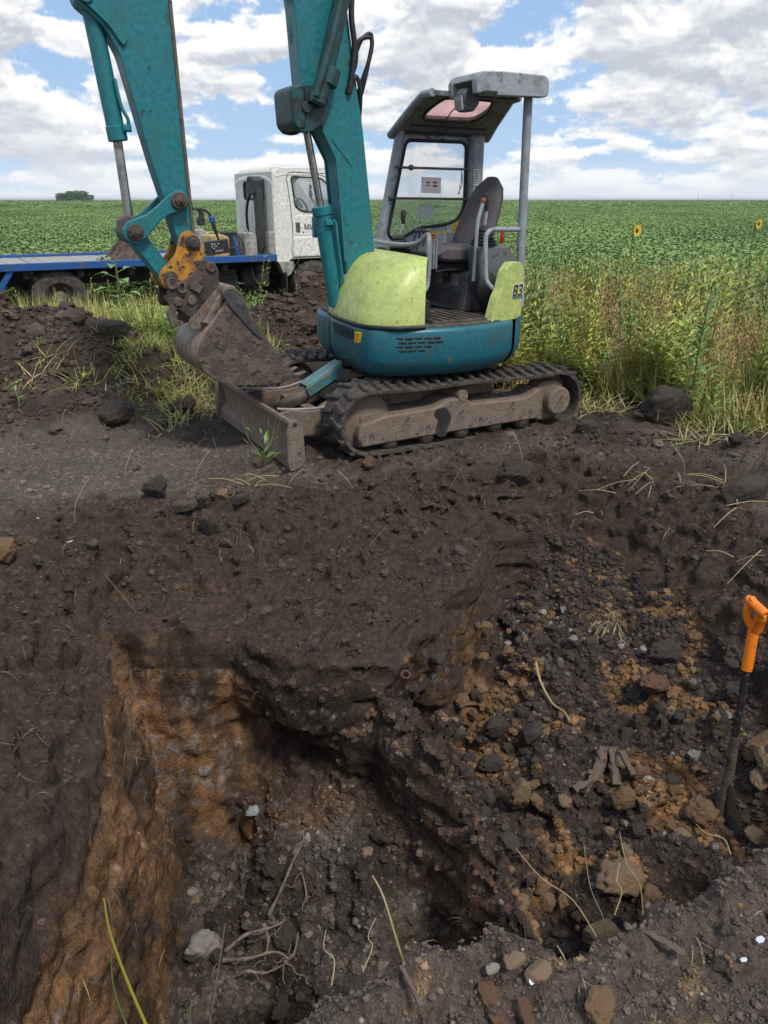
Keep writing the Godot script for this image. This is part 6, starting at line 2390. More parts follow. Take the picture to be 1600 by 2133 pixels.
func scatter_soil() -> void:
	var rng := RandomNumberGenerator.new(); rng.seed = 5
	var variants := [lump(1, 3, .60, 1.3), lump(2, 3, .70, 1.6), lump(3, 4, .65, 1.8)]
	var mat := plain(Color.WHITE, .96, 0, true)
	mat.metallic_specular = .25
	var X := [[], [], []]; var C := [PackedColorArray(), PackedColorArray(), PackedColorArray()]
	var PX: Array = []; var PC := PackedColorArray()
	var n := pit_v.size()
	for i in 210000:
		var k := rng.randi() % n
		var v := pit_v[k]; var nn := pit_n[k]
		if nn.y < .42: continue
		var Z := -v.z
		var da := samp(dAm, v.x, Z); var db := samp(dBm, v.x, Z); var dt := samp(dTm, v.x, Z)
		var dens := .30 + .7 * clampf(ncol.get_noise_2d(v.x * 2.0, Z * 2.0) * 2.0, -.4, .6)
		var big := .0042
		if db > -.38 and db < .06 and v.x < -.72 and nn.y < .75: continue
		if da < .04 and da > -.17 and v.x < .9 and Z > 2.9: continue
		if da < 0 and db > -.03:
			dens = 1.0; big = .0075
		elif db < 0: dens = 1.0; big = .0068
		elif Z < 1.9: dens *= .3; big = .005
		elif dt < 0: dens *= 1.1
		if rng.randf() > dens: continue
		var s: float = big * exp(rng.randfn(0, .62)) * clampf(Z / 2.6, .7, 1.25)
		s = minf(s, .03)
		var c := pit_c[k]
		c = c * rng.randf_range(.72, 1.05)
		if da < 0 and db > -.03:
			var och := ncol.get_noise_2d(v.x * 1.6 + 3, Z * 1.6 - 5) * 1.6
			var leftband := smoothstep(.30, .05, absf(v.x - .50)) * smoothstep(2.9, 3.2, Z) * smoothstep(3.9, 3.6, Z)
			if rng.randf() < clampf(och, .05, .8) * .7 + leftband * .6:
				c = Color(.155, .092, .046).lerp(Color(.20, .135, .075), rng.randf()) * rng.randf_range(.6, 1.1)
			elif rng.randf() < .35: c = Color(.040, .034, .032) * rng.randf_range(.8, 1.4)
		if db < 0 and rng.randf() < .10: c = Color(.16, .12, .09) * rng.randf_range(.6, 1.2)
		if (db < -.02 or (da < -.1 and Z < 2.8)) and rng.randf() < .12 : c = Color(.24, .23, .22) * rng.randf_range(.7, 1.2); s = minf(s * .4, .0035)
		if Z < 1.9 and v.x > -.3 and rng.randf() < .08: c = Color(.24, .18, .11) * rng.randf_range(.7, 1.3)
		if dt > -.3 and rng.randf() < .012: c = Color(.4, .4, .38); s = minf(s, .003)
		var q := rng.randi() % 3
		var bas := Basis.from_euler(Vector3(rng.randf() * TAU, rng.randf() * TAU, 0)).scaled(Vector3(s, s * rng.randf_range(.6, .95), s))
		X[q].append(Transform3D(bas, v - nn * s * .05))
		C[q].append(c)
	# fine crumbs on the near rim, where the ground is closest
	for i in 30000:
		var x := rng.randf_range(-.7, 1.35); var Z := rng.randf_range(.95, 1.95)
		if samp(dTm, x, Z) < .02: continue
		var y := surf_at(x, Z)
		if y < -5.0: continue
		var s := .0023 * exp(rng.randfn(0, .62))
		s = minf(s, .010)
		var c := soil(x, y, Z, .9) * rng.randf_range(.6, 1.1)
		if rng.randf() < .02: c = Color(.26, .22, .17) * rng.randf_range(.6, 1.3)
		elif rng.randf() < .04: c = Color(.20, .12, .06)
		var q := rng.randi() % 3
		X[q].append(Transform3D(Basis.from_euler(Vector3(rng.randf() * TAU, rng.randf() * TAU, 0)).scaled(Vector3(s, s * .8, s)), Vector3(x, y + s * .3, -Z)))
		C[q].append(c)
	# crumbs on the heaps and bare ground round about
	for i in 34000:
		var x := rng.randf_range(-5.5, 4.2); var Z := rng.randf_range(4.0, 9.6)
		if in_box(x, Z, .05) or near_dig(x, Z) and rng.randf() < .7: continue
		var h := ground0(x, Z)
		if h < .12 and rng.randf() < .9 and not (Z < 5.6 and x > .9): continue
		var s := .011 * exp(rng.randfn(0, .6)) * (1.0 + .5 * smoothstep(.1, .3, h))
		var y := h + rough_y(x, h, Z) * .85
		var c := soil(x, h, Z, .6) * rng.randf_range(.8, 1.3)
		var q := rng.randi() % 3
		X[q].append(Transform3D(Basis.from_euler(Vector3(rng.randf() * TAU, rng.randf() * TAU, 0)).scaled(Vector3(s, s * .8, s)), Vector3(x, y + s * .2, -Z)))
		C[q].append(c)
	for q in 3:
		multi("soil_crumbs", variants[q], mat, X[q], C[q], ["loose crumbs of soil and clay all over the pit", "rough soil crumbs strewn over pit and heaps", "angular little soil crumbs lying about the pit"][q], "soil")
	# rotten straw and fibres in the soil
	var stra := grass_tuft(71, 3, .13, .03, 2.6, .0035)
	PX = []
	for i in 2600:
		var k := rng.randi() % n
		var v := pit_v[k]
		if pit_n[k].y < .25: continue
		var Z := -v.z
		var dt := samp(dTm, v.x, Z)
		if dt < -.6 and rng.randf() < .75: continue
		PX.append(Transform3D(Basis.from_euler(Vector3(rng.randf_range(1.0, 1.9), rng.randf() * TAU, 0)).scaled(Vector3.ONE * rng.randf_range(.4, 1.2)), v + Vector3(0, .004, 0)))
		PC.append([Color(.24, .17, .09), Color(.14, .10, .06), Color(.33, .27, .16)][rng.randi() % 3] * rng.randf_range(.6, 1.1))
	for i in 900:
		var x := rng.randf_range(-4.5, 3.5); var Z := rng.randf_range(4.4, 7.0)
		if in_box(x, Z, .05) or near_dig(x, Z): continue
		PX.append(Transform3D(Basis.from_euler(Vector3(rng.randf_range(.9, 1.9), rng.randf() * TAU, 0)).scaled(Vector3.ONE * rng.randf_range(.6, 1.5)), gp(x, Z, .02)))
		PC.append(Color(.30, .24, .13) * rng.randf_range(.6, 1.1))
	multi("straw_bits", stra, leafmat(.8), PX, PC, "fine bits of straw and root fibre over the soil", "straw")

func where(X: float, Z: float, k: int) -> String:      # the spot in words
	if k == 3:
		if Z < 2.0: return "the near rim of"
		if X < -1.2: return "the far left slope of" if Z > 3.3 else "the left slope beside the clay wall of"
		if X > 1.4: return "the right slope above the shovel in" if Z < 3.6 else "the far right slope of"
		if Z < 3.5: return "the soil nose in the middle of"
		return "the upper slope below the blade of" if X < -.2 else "the upper slope below the near track of"
	if k == 4:
		if X < -.75: return "the back left corner" if Z > 2.6 else "the left part near the pale block"
		return "the back part under the nose" if Z > 2.6 else "the front right part by the roots"
	var deep: String = "at the top" if Z > 3.6 else ("on the upper half" if Z > 3.15 else ("in the middle" if Z > 2.75 else ("on the lower half" if Z > 2.3 else "at the bottom")))
	var side: String = "left edge" if X < .5 else ("left side" if X < .85 else ("centre" if X < 1.15 else ("right side" if X < 1.4 else "right edge")))
	return "%s %s" % [deep, side]

func make_clods() -> void:
	var rng := RandomNumberGenerator.new(); rng.seed = 8
	var soilc := stone_mat(Color(.038, .030, .026), 221)
	var dryc := stone_mat(Color(.062, .049, .042), 223)
	var ochre := stone_mat(Color(.125, .076, .040), 225)
	var tan := stone_mat(Color(.145, .102, .062), 227)
	var redc := stone_mat(Color(.09, .047, .033), 229)
	var pale := stone_mat(Color(.19, .175, .155), 231)
	var bluish := stone_mat(Color(.24, .28, .30), 233)
	var big := [lump(11, 12, .30, 1.1), lump(12, 12, .34, 1.3), lump(13, 12, .26, .9), lump(14, 12, .36, 1.4)]
	var put := func(called: String, label: String, cat: String, X: float, Z: float, s: Vector3, m: Material, v: int, rot: Vector3, sink := .3, y := 99.0) -> void:
		var at: Vector3 = sp(X, Z) if y > 9 else Vector3(X, y, -Z)
		var o := solo(called, big[v % 4], m, label, cat, at + Vector3(0, s.y * (1.0 - 2.0 * sink) , 0), rot)
		o.scale = s
	put.call("soil_clod", "large dark sod with pale roots at the edge of the right verge", "clod", 2.20, 5.90, Vector3(.20, .17, .17), soilc, 0, Vector3(.1, .4, 0), .15)
	put.call("soil_clod", "dark square clod left of the blade's far end", "clod", -1.67, 6.25, Vector3(.135, .085, .10), soilc, 1, Vector3(0, .7, .1), .2)
	put.call("soil_clod", "broad dark clod at the right foot of the left heap", "clod", -2.42, 6.75, Vector3(.20, .12, .14), soilc, 2, Vector3(0, .2, 0), .3)
	put.call("soil_clod", "grey clod on the lower left heap above the bare path", "clod", -2.08, 5.85, Vector3(.16, .11, .12), soilc, 3, Vector3(0, 1.2, 0), .3)
	put.call("soil_clod", "dark clod just behind the track's drive end", "clod", 1.52, 5.60, Vector3(.09, .06, .07), soilc, 0, Vector3(0, .3, 0), .2)
	put.call("soil_clod", "cracked black clod at the left end of the row on the pit rim", "clod", -1.34, 4.25, Vector3(.075, .075, .06), soilc, 1, Vector3(.2, .5, 0), .15)
	put.call("soil_clod", "grey clod second in the row on the pit rim", "clod", -1.17, 4.15, Vector3(.08, .045, .05), dryc, 2, Vector3(0, .1, 0), .2)
	put.call("soil_clod", "small grey clod third in the row on the pit rim", "clod", -1.06, 4.20, Vector3(.05, .04, .04), dryc, 3, Vector3(0, 2, 0), .2)
	put.call("soil_clod", "long upright clod sliding down the pit rim below the row", "clod", -1.00, 4.05, Vector3(.055, .115, .055), dryc, 0, Vector3(.35, .3, .08), .3)
	put.call("clay_lump", "brownish round lump at the right end of the row on the rim", "clay lump", -.95, 4.24, Vector3(.04, .035, .035), tan, 1, Vector3(0, .2, 0), .2)
	put.call("soil_clod", "low dark clod right of the brownish lump on the rim", "clod", -.86, 4.27, Vector3(.06, .04, .045), soilc, 2, Vector3(0, .6, 0), .25)
	put.call("clay_lump", "ochre clay lump at the far left edge of the pit rim", "clay lump", -1.86, 3.40, Vector3(.09, .07, .07), ochre, 1, Vector3(.3, 0, 0), .2)
	put.call("clay_lump", "rusty brown lump at the front foot of the near track", "clay lump", -.10, 4.93, Vector3(.06, .05, .05), redc, 3, Vector3(0, 1, 0), .2)
	put.call("soil_clod", "black overhanging clod below the middle of the near track", "clod", .90, 4.88, Vector3(.13, .09, .09), soilc, 1, Vector3(0, .4, 0), .35)
	put.call("soil_clod", "large dark clod on the rim at the right edge", "clod", 2.10, 4.2, Vector3(.17, .10, .12), soilc, 2, Vector3(0, .5, 0), .25)
	put.call("soil_clod", "small black clod on top of the right heap", "clod", 2.48, 5.2, Vector3(.06, .05, .05), soilc, 3, Vector3(0, .5, 0), .2)
	put.call("soil_clod", "upper black clod of the pair on the left of the ramp", "clod", .56, 3.17, Vector3(.07, .055, .055), soilc, 0, Vector3(0, .5, 0), .15)
	put.call("soil_clod", "lower black clod of the pair on the left of the ramp", "clod", .53, 3.05, Vector3(.065, .055, .05), soilc, 1, Vector3(.4, .5, 0), .15)
	put.call("soil_clod", "flat faced black clod right of the pair on the ramp", "clod", .73, 3.10, Vector3(.06, .055, .05), soilc, 2, Vector3(.3, .9, 0), .2)
	put.call("clay_lump", "ochre lump highest in the ochre band beside the cut wall", "clay lump", .56, 3.69, Vector3(.045, .035, .035), ochre, 0, Vector3(0, .5, 0), .2)
	put.call("clay_lump", "ochre lump lowest in the ochre band beside the cut wall", "clay lump", .42, 3.42, Vector3(.05, .04, .04), ochre, 1, Vector3(0, 1.5, 0), .2)
	put.call("clay_lump", "bright ochre lump right of the ochre band beside the cut wall", "clay lump", .53, 3.53, Vector3(.04, .03, .03), tan, 3, Vector3(0, 2.5, 0), .2)
	put.call("clay_lump", "ochre slab right of the shovel blade at the right edge", "clay slab", 1.66, 2.69, Vector3(.11, .08, .08), ochre, 2, Vector3(.4, .2, .2), .3)
	put.call("clay_lump", "ochre slab leaning left of the shovel blade", "clay slab", 1.36, 2.56, Vector3(.10, .065, .075), ochre, 0, Vector3(.2, 1.2, -.2), .3)
	put.call("clay_lump", "pointed ochre lump in the middle of the ramp left of the shovel", "clay lump", 1.05, 2.65, Vector3(.055, .06, .05), ochre, 3, Vector3(.2, .2, .3), .25)
	put.call("clay_lump", "biggest fissured tan lump low on the ramp", "clay lump", .95, 2.30, Vector3(.10, .075, .085), tan, 1, Vector3(.1, .4, 0), .25)
	put.call("clay_lump", "ochre lump right of the biggest fissured tan lump", "clay lump", 1.05, 2.25, Vector3(.055, .06, .05), ochre, 0, Vector3(0, 2.1, .3), .25)
	put.call("clay_lump", "tan lump low on the ramp near the straw stalks", "clay lump", .83, 2.12, Vector3(.07, .065, .06), tan, 2, Vector3(.5, 0, 0), .25)
	put.call("clay_lump", "flat brown slab at the ramp's lower left end", "clay slab", .52, 2.32, Vector3(.09, .045, .065), tan, 3, Vector3(.2, .5, .1), .3)
	put.call("clay_lump", "tall brown lump standing on the left of the lower ramp", "clay lump", .62, 2.75, Vector3(.06, .10, .05), tan, 1, Vector3(.1, .6, .25), .3)
	put.call("soil_clod", "black clod behind the red brown slab on the ramp", "clod", 1.42, 3.32, Vector3(.085, .07, .07), soilc, 1, Vector3(0, .4, 0), .25)
	put.call("clay_lump", "red brown slab tilted on the right of the ramp", "clay slab", 1.33, 3.18, Vector3(.11, .045, .06), redc, 0, Vector3(.5, .4, -.35), .3)
	put.call("pale_stone", "pale crumbling block on the pocket floor beside the roots", "stone", -.80, 2.44, Vector3(.085, .09, .075), pale, 0, Vector3(.2, .4, .1), .3)
	put.call("bluish_stone", "bluish chip in the back wall of the deep pocket", "stone", -.66, 3.04, Vector3(.04, .025, .03), bluish, 1, Vector3(.3, .4, .3), .2)
	put.call("clay_lump", "tan crumbly patch lump on the near rim right of the rusty wood", "clay lump", .35, 1.22, Vector3(.035, .018, .03), tan, 2, Vector3(0, .4, 0), .3)
	put.call("clay_lump", "ochre lump on the near rim at the bottom edge", "clay lump", .47, 1.14, Vector3(.045, .03, .035), ochre, 1, Vector3(0, 1.4, 0), .3)
	put.call("clay_lump", "tan lump on the near rim above the rusty wood", "clay lump", .30, 1.25, Vector3(.028, .014, .022), tan, 3, Vector3(0, .4, 0), .25)
	put.call("pale_stone", "white crumb cluster on the near rim left of the tan lump", "stone", .25, 1.245, Vector3(.018, .010, .014), pale, 3, Vector3(0, .4, 0), .25)
	# middling lumps that the ramp and the pocket are full of
	var small := [lump(15, 6, .32, 1.2), lump(16, 6, .36, 1.4), lump(17, 6, .28, 1.0)]
	var kinds := [[soilc, "dark clod %s of the ramp", "dark clods on the ramp", "clod", "soil_clod"], [ochre, "ochre lump %s of the ramp", "ochre lumps on the ramp", "clay lump", "clay_lump"], [tan, "tan lump %s of the ramp", "tan lumps on the lower ramp", "clay lump", "clay_lump"], [dryc, "grey clod on %s the pit", "grey clods on the pit slopes", "clod", "soil_clod"], [soilc, "black clod in %s of the deep pocket", "black clods in the pocket", "clod", "soil_clod"]]
	var want := [80, 60, 40, 60, 30]
	for k in 5:
		var made := 0
		var tries := 0
		while made < want[k] and tries < 6000:
			tries += 1
			var X := rng.randf_range(-1.7, 2.2); var Z := rng.randf_range(1.7, 4.9)
			var da := samp(dAm, X, Z); var db := samp(dBm, X, Z); var dt := samp(dTm, X, Z)
			var ok := false
			match k:
				0: ok = da < -.05 and db > 0 and Z < 4.0
				1: ok = da < -.05 and db > 0 and Z < 3.9 and (absf(X - .45) < .3 or ncol.get_noise_2d(X * 1.6 + 3, Z * 1.6 - 5) > .05)
				2: ok = da < -.05 and db > 0 and Z < 2.9
				3: ok = da > .1 and db > .1 and dt < .25
				4: ok = db < -.12 and Z > 1.9
			if not ok: continue
			var s: float = [.026, .022, .030, .016, .026][k] * exp(rng.randfn(0, .5))
			var p := sp(X, Z)
			var fy := rng.randf_range(.5, 1.05)
			var fz := rng.randf_range(.7, 1.0)
			var size: String = "small" if s < .020 else ("medium" if s < .034 else "large")
			var shape: String = "flattish" if fy < .66 else ("oblong" if fz < .8 else "rounded")
			var o := solo(kinds[k][4], small[rng.randi() % 3], kinds[k][0], "%s %s %s" % [size, shape, kinds[k][1] % where(X, Z, k)], kinds[k][3], p + Vector3(0, s * .15, 0), Vector3(rng.randf_range(-.4, .4), rng.randf() * TAU, rng.randf_range(-.4, .4)), kinds[k][2])
			o.scale = Vector3(s, s * fy, s * fz)
			made += 1

func stalk(called: String, label: String, cat: String, pts: Array, r: float, m: Material, group := "") -> void:
	var base: Vector3 = pts[0]
	var loc: Array = []
	for p in pts: loc.append(p - base)
	var b := B.new()
	var sm := smooth_pts(loc, 4)
	var rr: Array = []
	for i in sm.size(): rr.append(lerpf(r, r * .45, float(i) / sm.size()))
	b.tube(sm, rr, 6)
	solo(called, b.done(), m, label, cat, base, Vector3.ZERO, group)

func make_debris() -> void:
	var straw := plain(lin(.34, .27, .14), .8)
	var strawdark := plain(lin(.16, .115, .07), .85)
	var reed := plain(lin(.30, .29, .04), .6)
	var reedg := plain(lin(.10, .14, .05), .6)
	var rootm := with_bump(worn(lin(.23, .19, .145), lin(.12, .09, .07), lin(.08, .06, .05), 241, .52, .7, .9, 0, 5.0), 8, .04, 4, .7)
	stalk("reed_stem", "longest yellow green stem arching at the lower left", "stem", [Vector3(-.66, -.70, -1.50), Vector3(-.74, -.50, -1.56), Vector3(-.79, -.32, -1.60), Vector3(-.80, -.20, -1.62)], .006, reed)
	stalk("reed_stem", "shorter green stem left of the longest yellow stem", "stem", [Vector3(-.66, -.62, -1.42), Vector3(-.72, -.52, -1.46), Vector3(-.76, -.40, -1.50), Vector3(-.765, -.32, -1.53)], .004, reedg)
	stalk("reed_stem", "thin green stem right of the yellow stems at the bottom", "stem", [Vector3(-.56, -.62, -1.42), Vector3(-.555, -.55, -1.45), Vector3(-.545, -.45, -1.5)], .0035, reedg)
	stalk("reed_stem", "thin brown stalk leaning beside the pale block", "stem", [Vector3(-.50, -.55, -1.45), Vector3(-.47, -.38, -1.52), Vector3(-.45, -.25, -1.58)], .003, strawdark)
	stalk("straw_stalk", "pale straw stalk poking over the near rim", "straw", [sp(.08, 1.33, .005), sp(.05, 1.36, .02), Vector3(.0, .03, -1.42), Vector3(-.03, .04, -1.48)], .004, straw)
	for q in [[.62, 1.50, .55, 1.62], [.72, 1.55, .66, 1.66], [.55, 1.43, .36, 1.60], [.60, 1.46, .63, 1.55], [.95, 1.60, .88, 1.68], [-.12, 1.22, -.14, 1.34], [-.05, 1.27, -.02, 1.38]]:
		var a: Vector3 = sp(q[0], q[1], .003)
		var e := Vector3(q[2], maxf(a.y, -.02) + .03, -q[3])
		stalk("straw_stalk", "straw stalk sticking out from the near rim, %s" % ("left end, by the dark branch" if q[0] < -.08 else ("left end, right of the thick pale straw" if q[0] < .1 else ("rightmost, below the shovel" if q[0] > .9 else ("longest, pointing up left" if q[2] < .4 else ("upright, beside the big tan lump" if q[2] > .6 and q[0] < .65 else ("second from the right" if q[0] > .7 else "short, leaning left")))))), "straw", [a, a.lerp(e, .35) + Vector3(.012, .018, 0), a.lerp(e, .65) + Vector3(-.008, .012, .01), e], .0018, straw, "straw stalks on the near rim")
	stalk("long_stick", "long pale root lying down the middle of the ramp", "root", [sp(.81, 3.50, .02), sp(.82, 3.40, .025), sp(.86, 3.28, .02), sp(.90, 3.18, .02), sp(.91, 3.10, .02)], .008, straw)
	var rng := RandomNumberGenerator.new(); rng.seed = 15
	for q in [[-1.95, 4.6, .22, .12], [-2.08, 4.69, .30, -.12], [-2.34, 4.79, .28, -.1], [-1.62, 4.55, .20, .05], [-1.5, 4.7, .25, -.08], [-1.2, 4.6, .2, .1], [-1.05, 4.75, .24, -.05], [-1.75, 4.9, .18, .1], [-2.5, 5.0, .26, .12], [-1.35, 5.1, .16, .14], [-.6, 4.5, .12, .1], [-.2, 4.6, .12, -.1], [-1.7, 3.9, .25, .1], [-1.25, 3.4, .2, -.15], [-1.8, 2.9, .15, .1], [-.7, 3.9, .2, .05], [-.1, 3.9, .18, .12], [.2, 4.3, .15, -.1], [.4, 4.6, .2, .1], [.6, 4.9, .18, .1], [.95, 5.0, .25, -.08], [1.2, 5.1, .2, .08], [1.7, 4.9, .2, .1], [1.9, 4.6, .2, -.1]]:
		var a := sp(q[0], q[1])
		stalk("dry_straw", "%s dry stem standing %s" % ["pale" if rng.randf() < .0 else "thin", "on the worn path at the far left" if q[0] < -1.85 else ("on the path left of the clod row" if q[0] < -1.3 and q[1] > 4.2 else ("behind the clod row on the rim" if q[0] < -.9 and q[1] > 4.2 else ("on the left slope of the pit" if q[0] < -.6 and q[1] < 4.2 else ("on the slope below the blade" if q[0] < .0 else ("on the slope below the near track" if q[0] < 1.0 else ("on the rim behind the ramp" if q[0] < 1.5 else "on the right rim of the pit"))))))], "stem", [a, a + Vector3(q[3] * .3, q[2] * .5, .02), a + Vector3(q[3], q[2], rng.randf_range(-.06, .06))], .003, straw if rng.randf() < .6 else strawdark, "thin dry stems on the pit rim")
	for q in [[1.61, 4.65], [1.75, 4.6], [1.5, 4.55], [1.85, 4.4], [2.1, 4.45], [1.35, 4.6], [-.85, 4.55], [-.75, 4.6], [2.0, 4.0], [1.9, 3.7]]:
		for k in 3:
			var a := sp(q[0] + rng.randf_range(-.08, .08), q[1] + rng.randf_range(-.08, .08), .006)
			var an := rng.randf() * TAU
			var L := rng.randf_range(.10, .28)
			var e: Vector3 = sp(a.x + cos(an) * L, -a.z + sin(an) * L * .7, rng.randf_range(.01, .06))
			stalk("dry_twig", "dry twig lying on the soil %s" % ("just below the dozer blade" if q[0] < 0.0 else ("on the right rim above the shovel" if q[1] < 4.2 else ("on the far right rim near the large clod" if q[0] > 1.9 else ("on the rim behind the ramp, left part" if q[0] < 1.6 else "on the rim behind the ramp, right part")))), "twig", [a, a.lerp(e, .5) + Vector3(0, .02, .01), e], .0035, straw, "dry twigs lying on the rim")
	# a withered plant half way down the ramp
	var wp := thing("withered_plant", "withered pale plant with hanging stalks on the upper ramp", "plant", sp(1.24, 3.60), 0.0)
	for k in 11:
		var b := B.new()
		var an := rng.randf() * TAU
		var hh := rng.randf_range(.05, .16)
		var rr2 := rng.randf_range(.05, .17)
		var o := Vector3(rng.randf_range(-.02, .02), 0, rng.randf_range(-.02, .02))
		b.tube(smooth_pts([o, o + Vector3(sin(an) * .02, hh * .8, cos(an) * .02), o + Vector3(sin(an) * rr2 * .5, hh, cos(an) * rr2 * .5), o + Vector3(sin(an) * rr2 * .85, hh * .45, cos(an) * rr2 * .85), o + Vector3(sin(an + .3) * rr2, .0, cos(an + .3) * rr2)]), [.003, .003, .003, .003, .003, .0028, .0026, .0025, .0024, .0022, .002, .002, .002, .0018, .0017, .0016, .0015, .0014, .0013, .0012, .001], 5)
		for q in 3:
			leaf(b, o + Vector3(sin(an) * rr2 * (.4 + .2 * q), hh * (.9 - .25 * q), cos(an) * rr2 * (.4 + .2 * q)), Vector3(sin(an + q - 1.0), -.9, cos(an + q - 1.0)).normalized(), Vector3(0, .3, 1), .06, .010, .3, 3)
		part("hanging_stalk", b.done(), straw if k % 3 else strawdark, wp)
	# roots round the pale block in the pocket
	var rt := thing("root_tangle", "pale tangled roots on the pocket floor right of the crumbling block", "roots", sp(-.57, 2.40, .02), 0.0)
	for q in [[[-.12, .03, .02], [-.04, .07, 0], [.08, .09, -.03], [.14, .12, -.06]], [[-.14, .0, .05], [-.02, .03, .06], [.10, .05, .05], [.16, .03, .08]], [[-.06, -.02, .10], [.0, .03, .12], [.08, .01, .11], [.15, .05, .10]], [[.04, .12, -.05], [.06, .05, .0], [.04, -.02, .05]], [[.14, .0, .06], [.19, .05, .04], [.2, .12, .02]], [[.05, .10, -.1], [.12, .22, -.14], [.16, .32, -.2], [.20, .38, -.25]], [[.18, .05, -.12], [.22, .14, -.16], [.21, .22, -.2]]]:
		var b := B.new()
		var pts: Array = []
		for p in q: pts.append(Vector3(p[0], p[1], p[2]) + Vector3(rng.randf_range(-.012, .012), rng.randf_range(-.015, .01), rng.randf_range(-.012, .012)))
		for h in 4:
			var st: Vector3 = pts[rng.randi() % pts.size()]
			var hd := Vector3(rng.randf_range(-1, 1), rng.randf_range(-.3, .7), rng.randf_range(-1, 1)).normalized()
			b.tube(smooth_pts([st, st + hd * .03, st + hd * .05 + Vector3(0, -.012, .015), st + hd * .08 + Vector3(.01, -.03, 0)], 3), .0022, 5)
		var sm := smooth_pts(pts, 5)
		var rr: Array = []
		for i in sm.size(): rr.append(.0095 * (1.0 - .7 * i / sm.size()) * (1.0 + .25 * sin(i * 1.7)))
		b.tube(sm, rr, 7)
		part("root", b.done(), rootm, rt)
	# timber
	var plank := func(label: String, called: String, at: Vector3, rot: Vector3, s: Vector3, m: Material, seed_: int) -> void:
		var b := B.new()
		var nn := fnl(seed_, 6.0, 3)
		var rows: Array = []
		for i in 9:
			var t := i / 8.0 - .5
			var row: Array = []
			for q in [[-1, -1], [-.3, -1.1], [.4, -.95], [1, -1], [1, 1], [.5, 1.1], [-.2, .95], [-1, 1]]:
				var k := 1.0 + .9 * nn.get_noise_3d(t * 4, q[0] * .7, q[1] * .7)
				row.append(Vector3(t * s.x + .06 * s.x * nn.get_noise_3d(q[0] * 5, q[1] * 5, 3) * (1.0 if absf(t) > .45 else 0.0), q[1] * s.y * .5 * k, q[0] * s.z * .5 * k))
			rows.append(row)
		b.grid(rows, -1, true)
		b.fan(rows[0]); b.fan(rows[8], true)
		solo(called, b.done(), m, label, "wood", at, rot)
	plank.call("left rotten plank of the trio in the middle of the ramp", "rotten_plank", sp(1.0, 2.86, .03), Vector3(.2, 1.25, .5), Vector3(.17, .022, .045), M.wood, 1)
	plank.call("middle rotten plank of the trio in the middle of the ramp", "rotten_plank", sp(1.06, 2.84, .03), Vector3(.1, 1.55, .5), Vector3(.18, .02, .035), M.wood, 2)
	plank.call("short right rotten plank of the trio in the middle of the ramp", "rotten_plank", sp(1.11, 2.82, .025), Vector3(.1, 1.9, .4), Vector3(.12, .02, .03), M.wood, 3)
	plank.call("dark plank lying on the near rim at the lower right", "rotten_plank", sp(.66, 1.31, .008), Vector3(0, -.75, .05), Vector3(.11, .012, .016), M.wood, 4)
	plank.call("rust orange plank end on the near rim at the bottom", "rusty_plank", sp(.245, 1.165, .002), Vector3(.1, 1.9, .1), Vector3(.12, .012, .035), M.rustwood, 5)
	plank.call("brown rotten plank right of the rust orange plank", "rusty_plank", sp(.31, 1.13, .001), Vector3(.1, 1.65, .05), Vector3(.09, .010, .026), M.rustwood, 6)
	plank.call("reddish splinter sticking from the overhanging soil nose", "wood_splinter", Vector3(-.44, -.62, -2.98), Vector3(.3, .4, 1.3), Vector3(.09, .015, .03), M.rustwood, 7)
	plank.call("dark splinter leaning left of the trio of planks", "wood_splinter", sp(.93, 2.78, .03), Vector3(.3, .5, .25), Vector3(.15, .015, .03), M.wood, 8)
	plank.call("dark rotten branch on the near rim left of the rusty plank", "rotten_branch", sp(.06, 1.17, .008), Vector3(0, 2.0, .05), Vector3(.10, .009, .010), M.wood, 9)
	var pb := B.new()
	pb.lathe([[.018, -.06], [.020, 0], [.024, .03], [.020, .034], [.014, .03], [.014, -.02], [0, -.02]], Vector3.ZERO, Vector3(.15, .9, .35), 14)
	solo("pipe_stub", pb.done(), M.rustwood, "small rusty pipe stub in the spur below the soil nose", "pipe", sp(.09, 2.83, .04))
	# white scraps
	var sm := plain(lin(.72, .76, .82), .6)
	for q in [[.88, 1.29, .012, "larger bluish white scrap on the near rim at the right edge"], [.83, 1.255, .009, "smaller bluish white scrap left of the larger one on the near rim"], [.33, 1.20, .008, "white scrap on the near rim above the bottom edge"], [-1.62, 3.62, .016, "white chip on the left slope of the pit"], [-1.9, 3.9, .010, "tiny white chip near the left rim"]]:
		var b := B.new()
		b.prism(V2([-1, -.3, -.2, -.8, .7, -.5, 1, .4, .2, .9, -.6, .6]), -.12, .12, .03, Transform3D(Basis(Vector3.RIGHT, PI / 2).scaled(Vector3.ONE * q[2]), Vector3.ZERO))
		solo("white_scrap", b.done(), sm, q[3], "scrap", sp(q[0], q[1], .006), Vector3(.4, q[0] * 5, .2))
	# jug behind the weeds
	var j := thing("plastic_jug", "clear plastic water jug in the weeds beside the truck's rear wheel", "jug", gp(-3.85, 9.6), .3)
	var jb := B.new()
	jb.lathe([[0, 0], [.09, .0], [.10, .02], [.10, .10], [.095, .11], [.10, .12], [.10, .20], [.07, .26], [.03, .29], [.028, .31]], Vector3.ZERO, Vector3.UP, 22)
	var jm := glass(Color(.80, .87, .92), .35)
	jm.roughness = .12
	part("jug_body", jb.done(), jm, j)
	var jw := B.new()
	jw.lathe([[0, .008], [.088, .008], [.092, .03], [.092, .13], [0, .13]], Vector3.ZERO, Vector3.UP, 22)
	part("water", jw.done(), glass(Color(.7, .8, .85), .3), j)
	var jc := B.new()
	jc.cyl(Vector3(0, .305, 0), Vector3(0, .335, 0), .034, 16)
	part("cap", jc.done(), M.inkwhite, j)

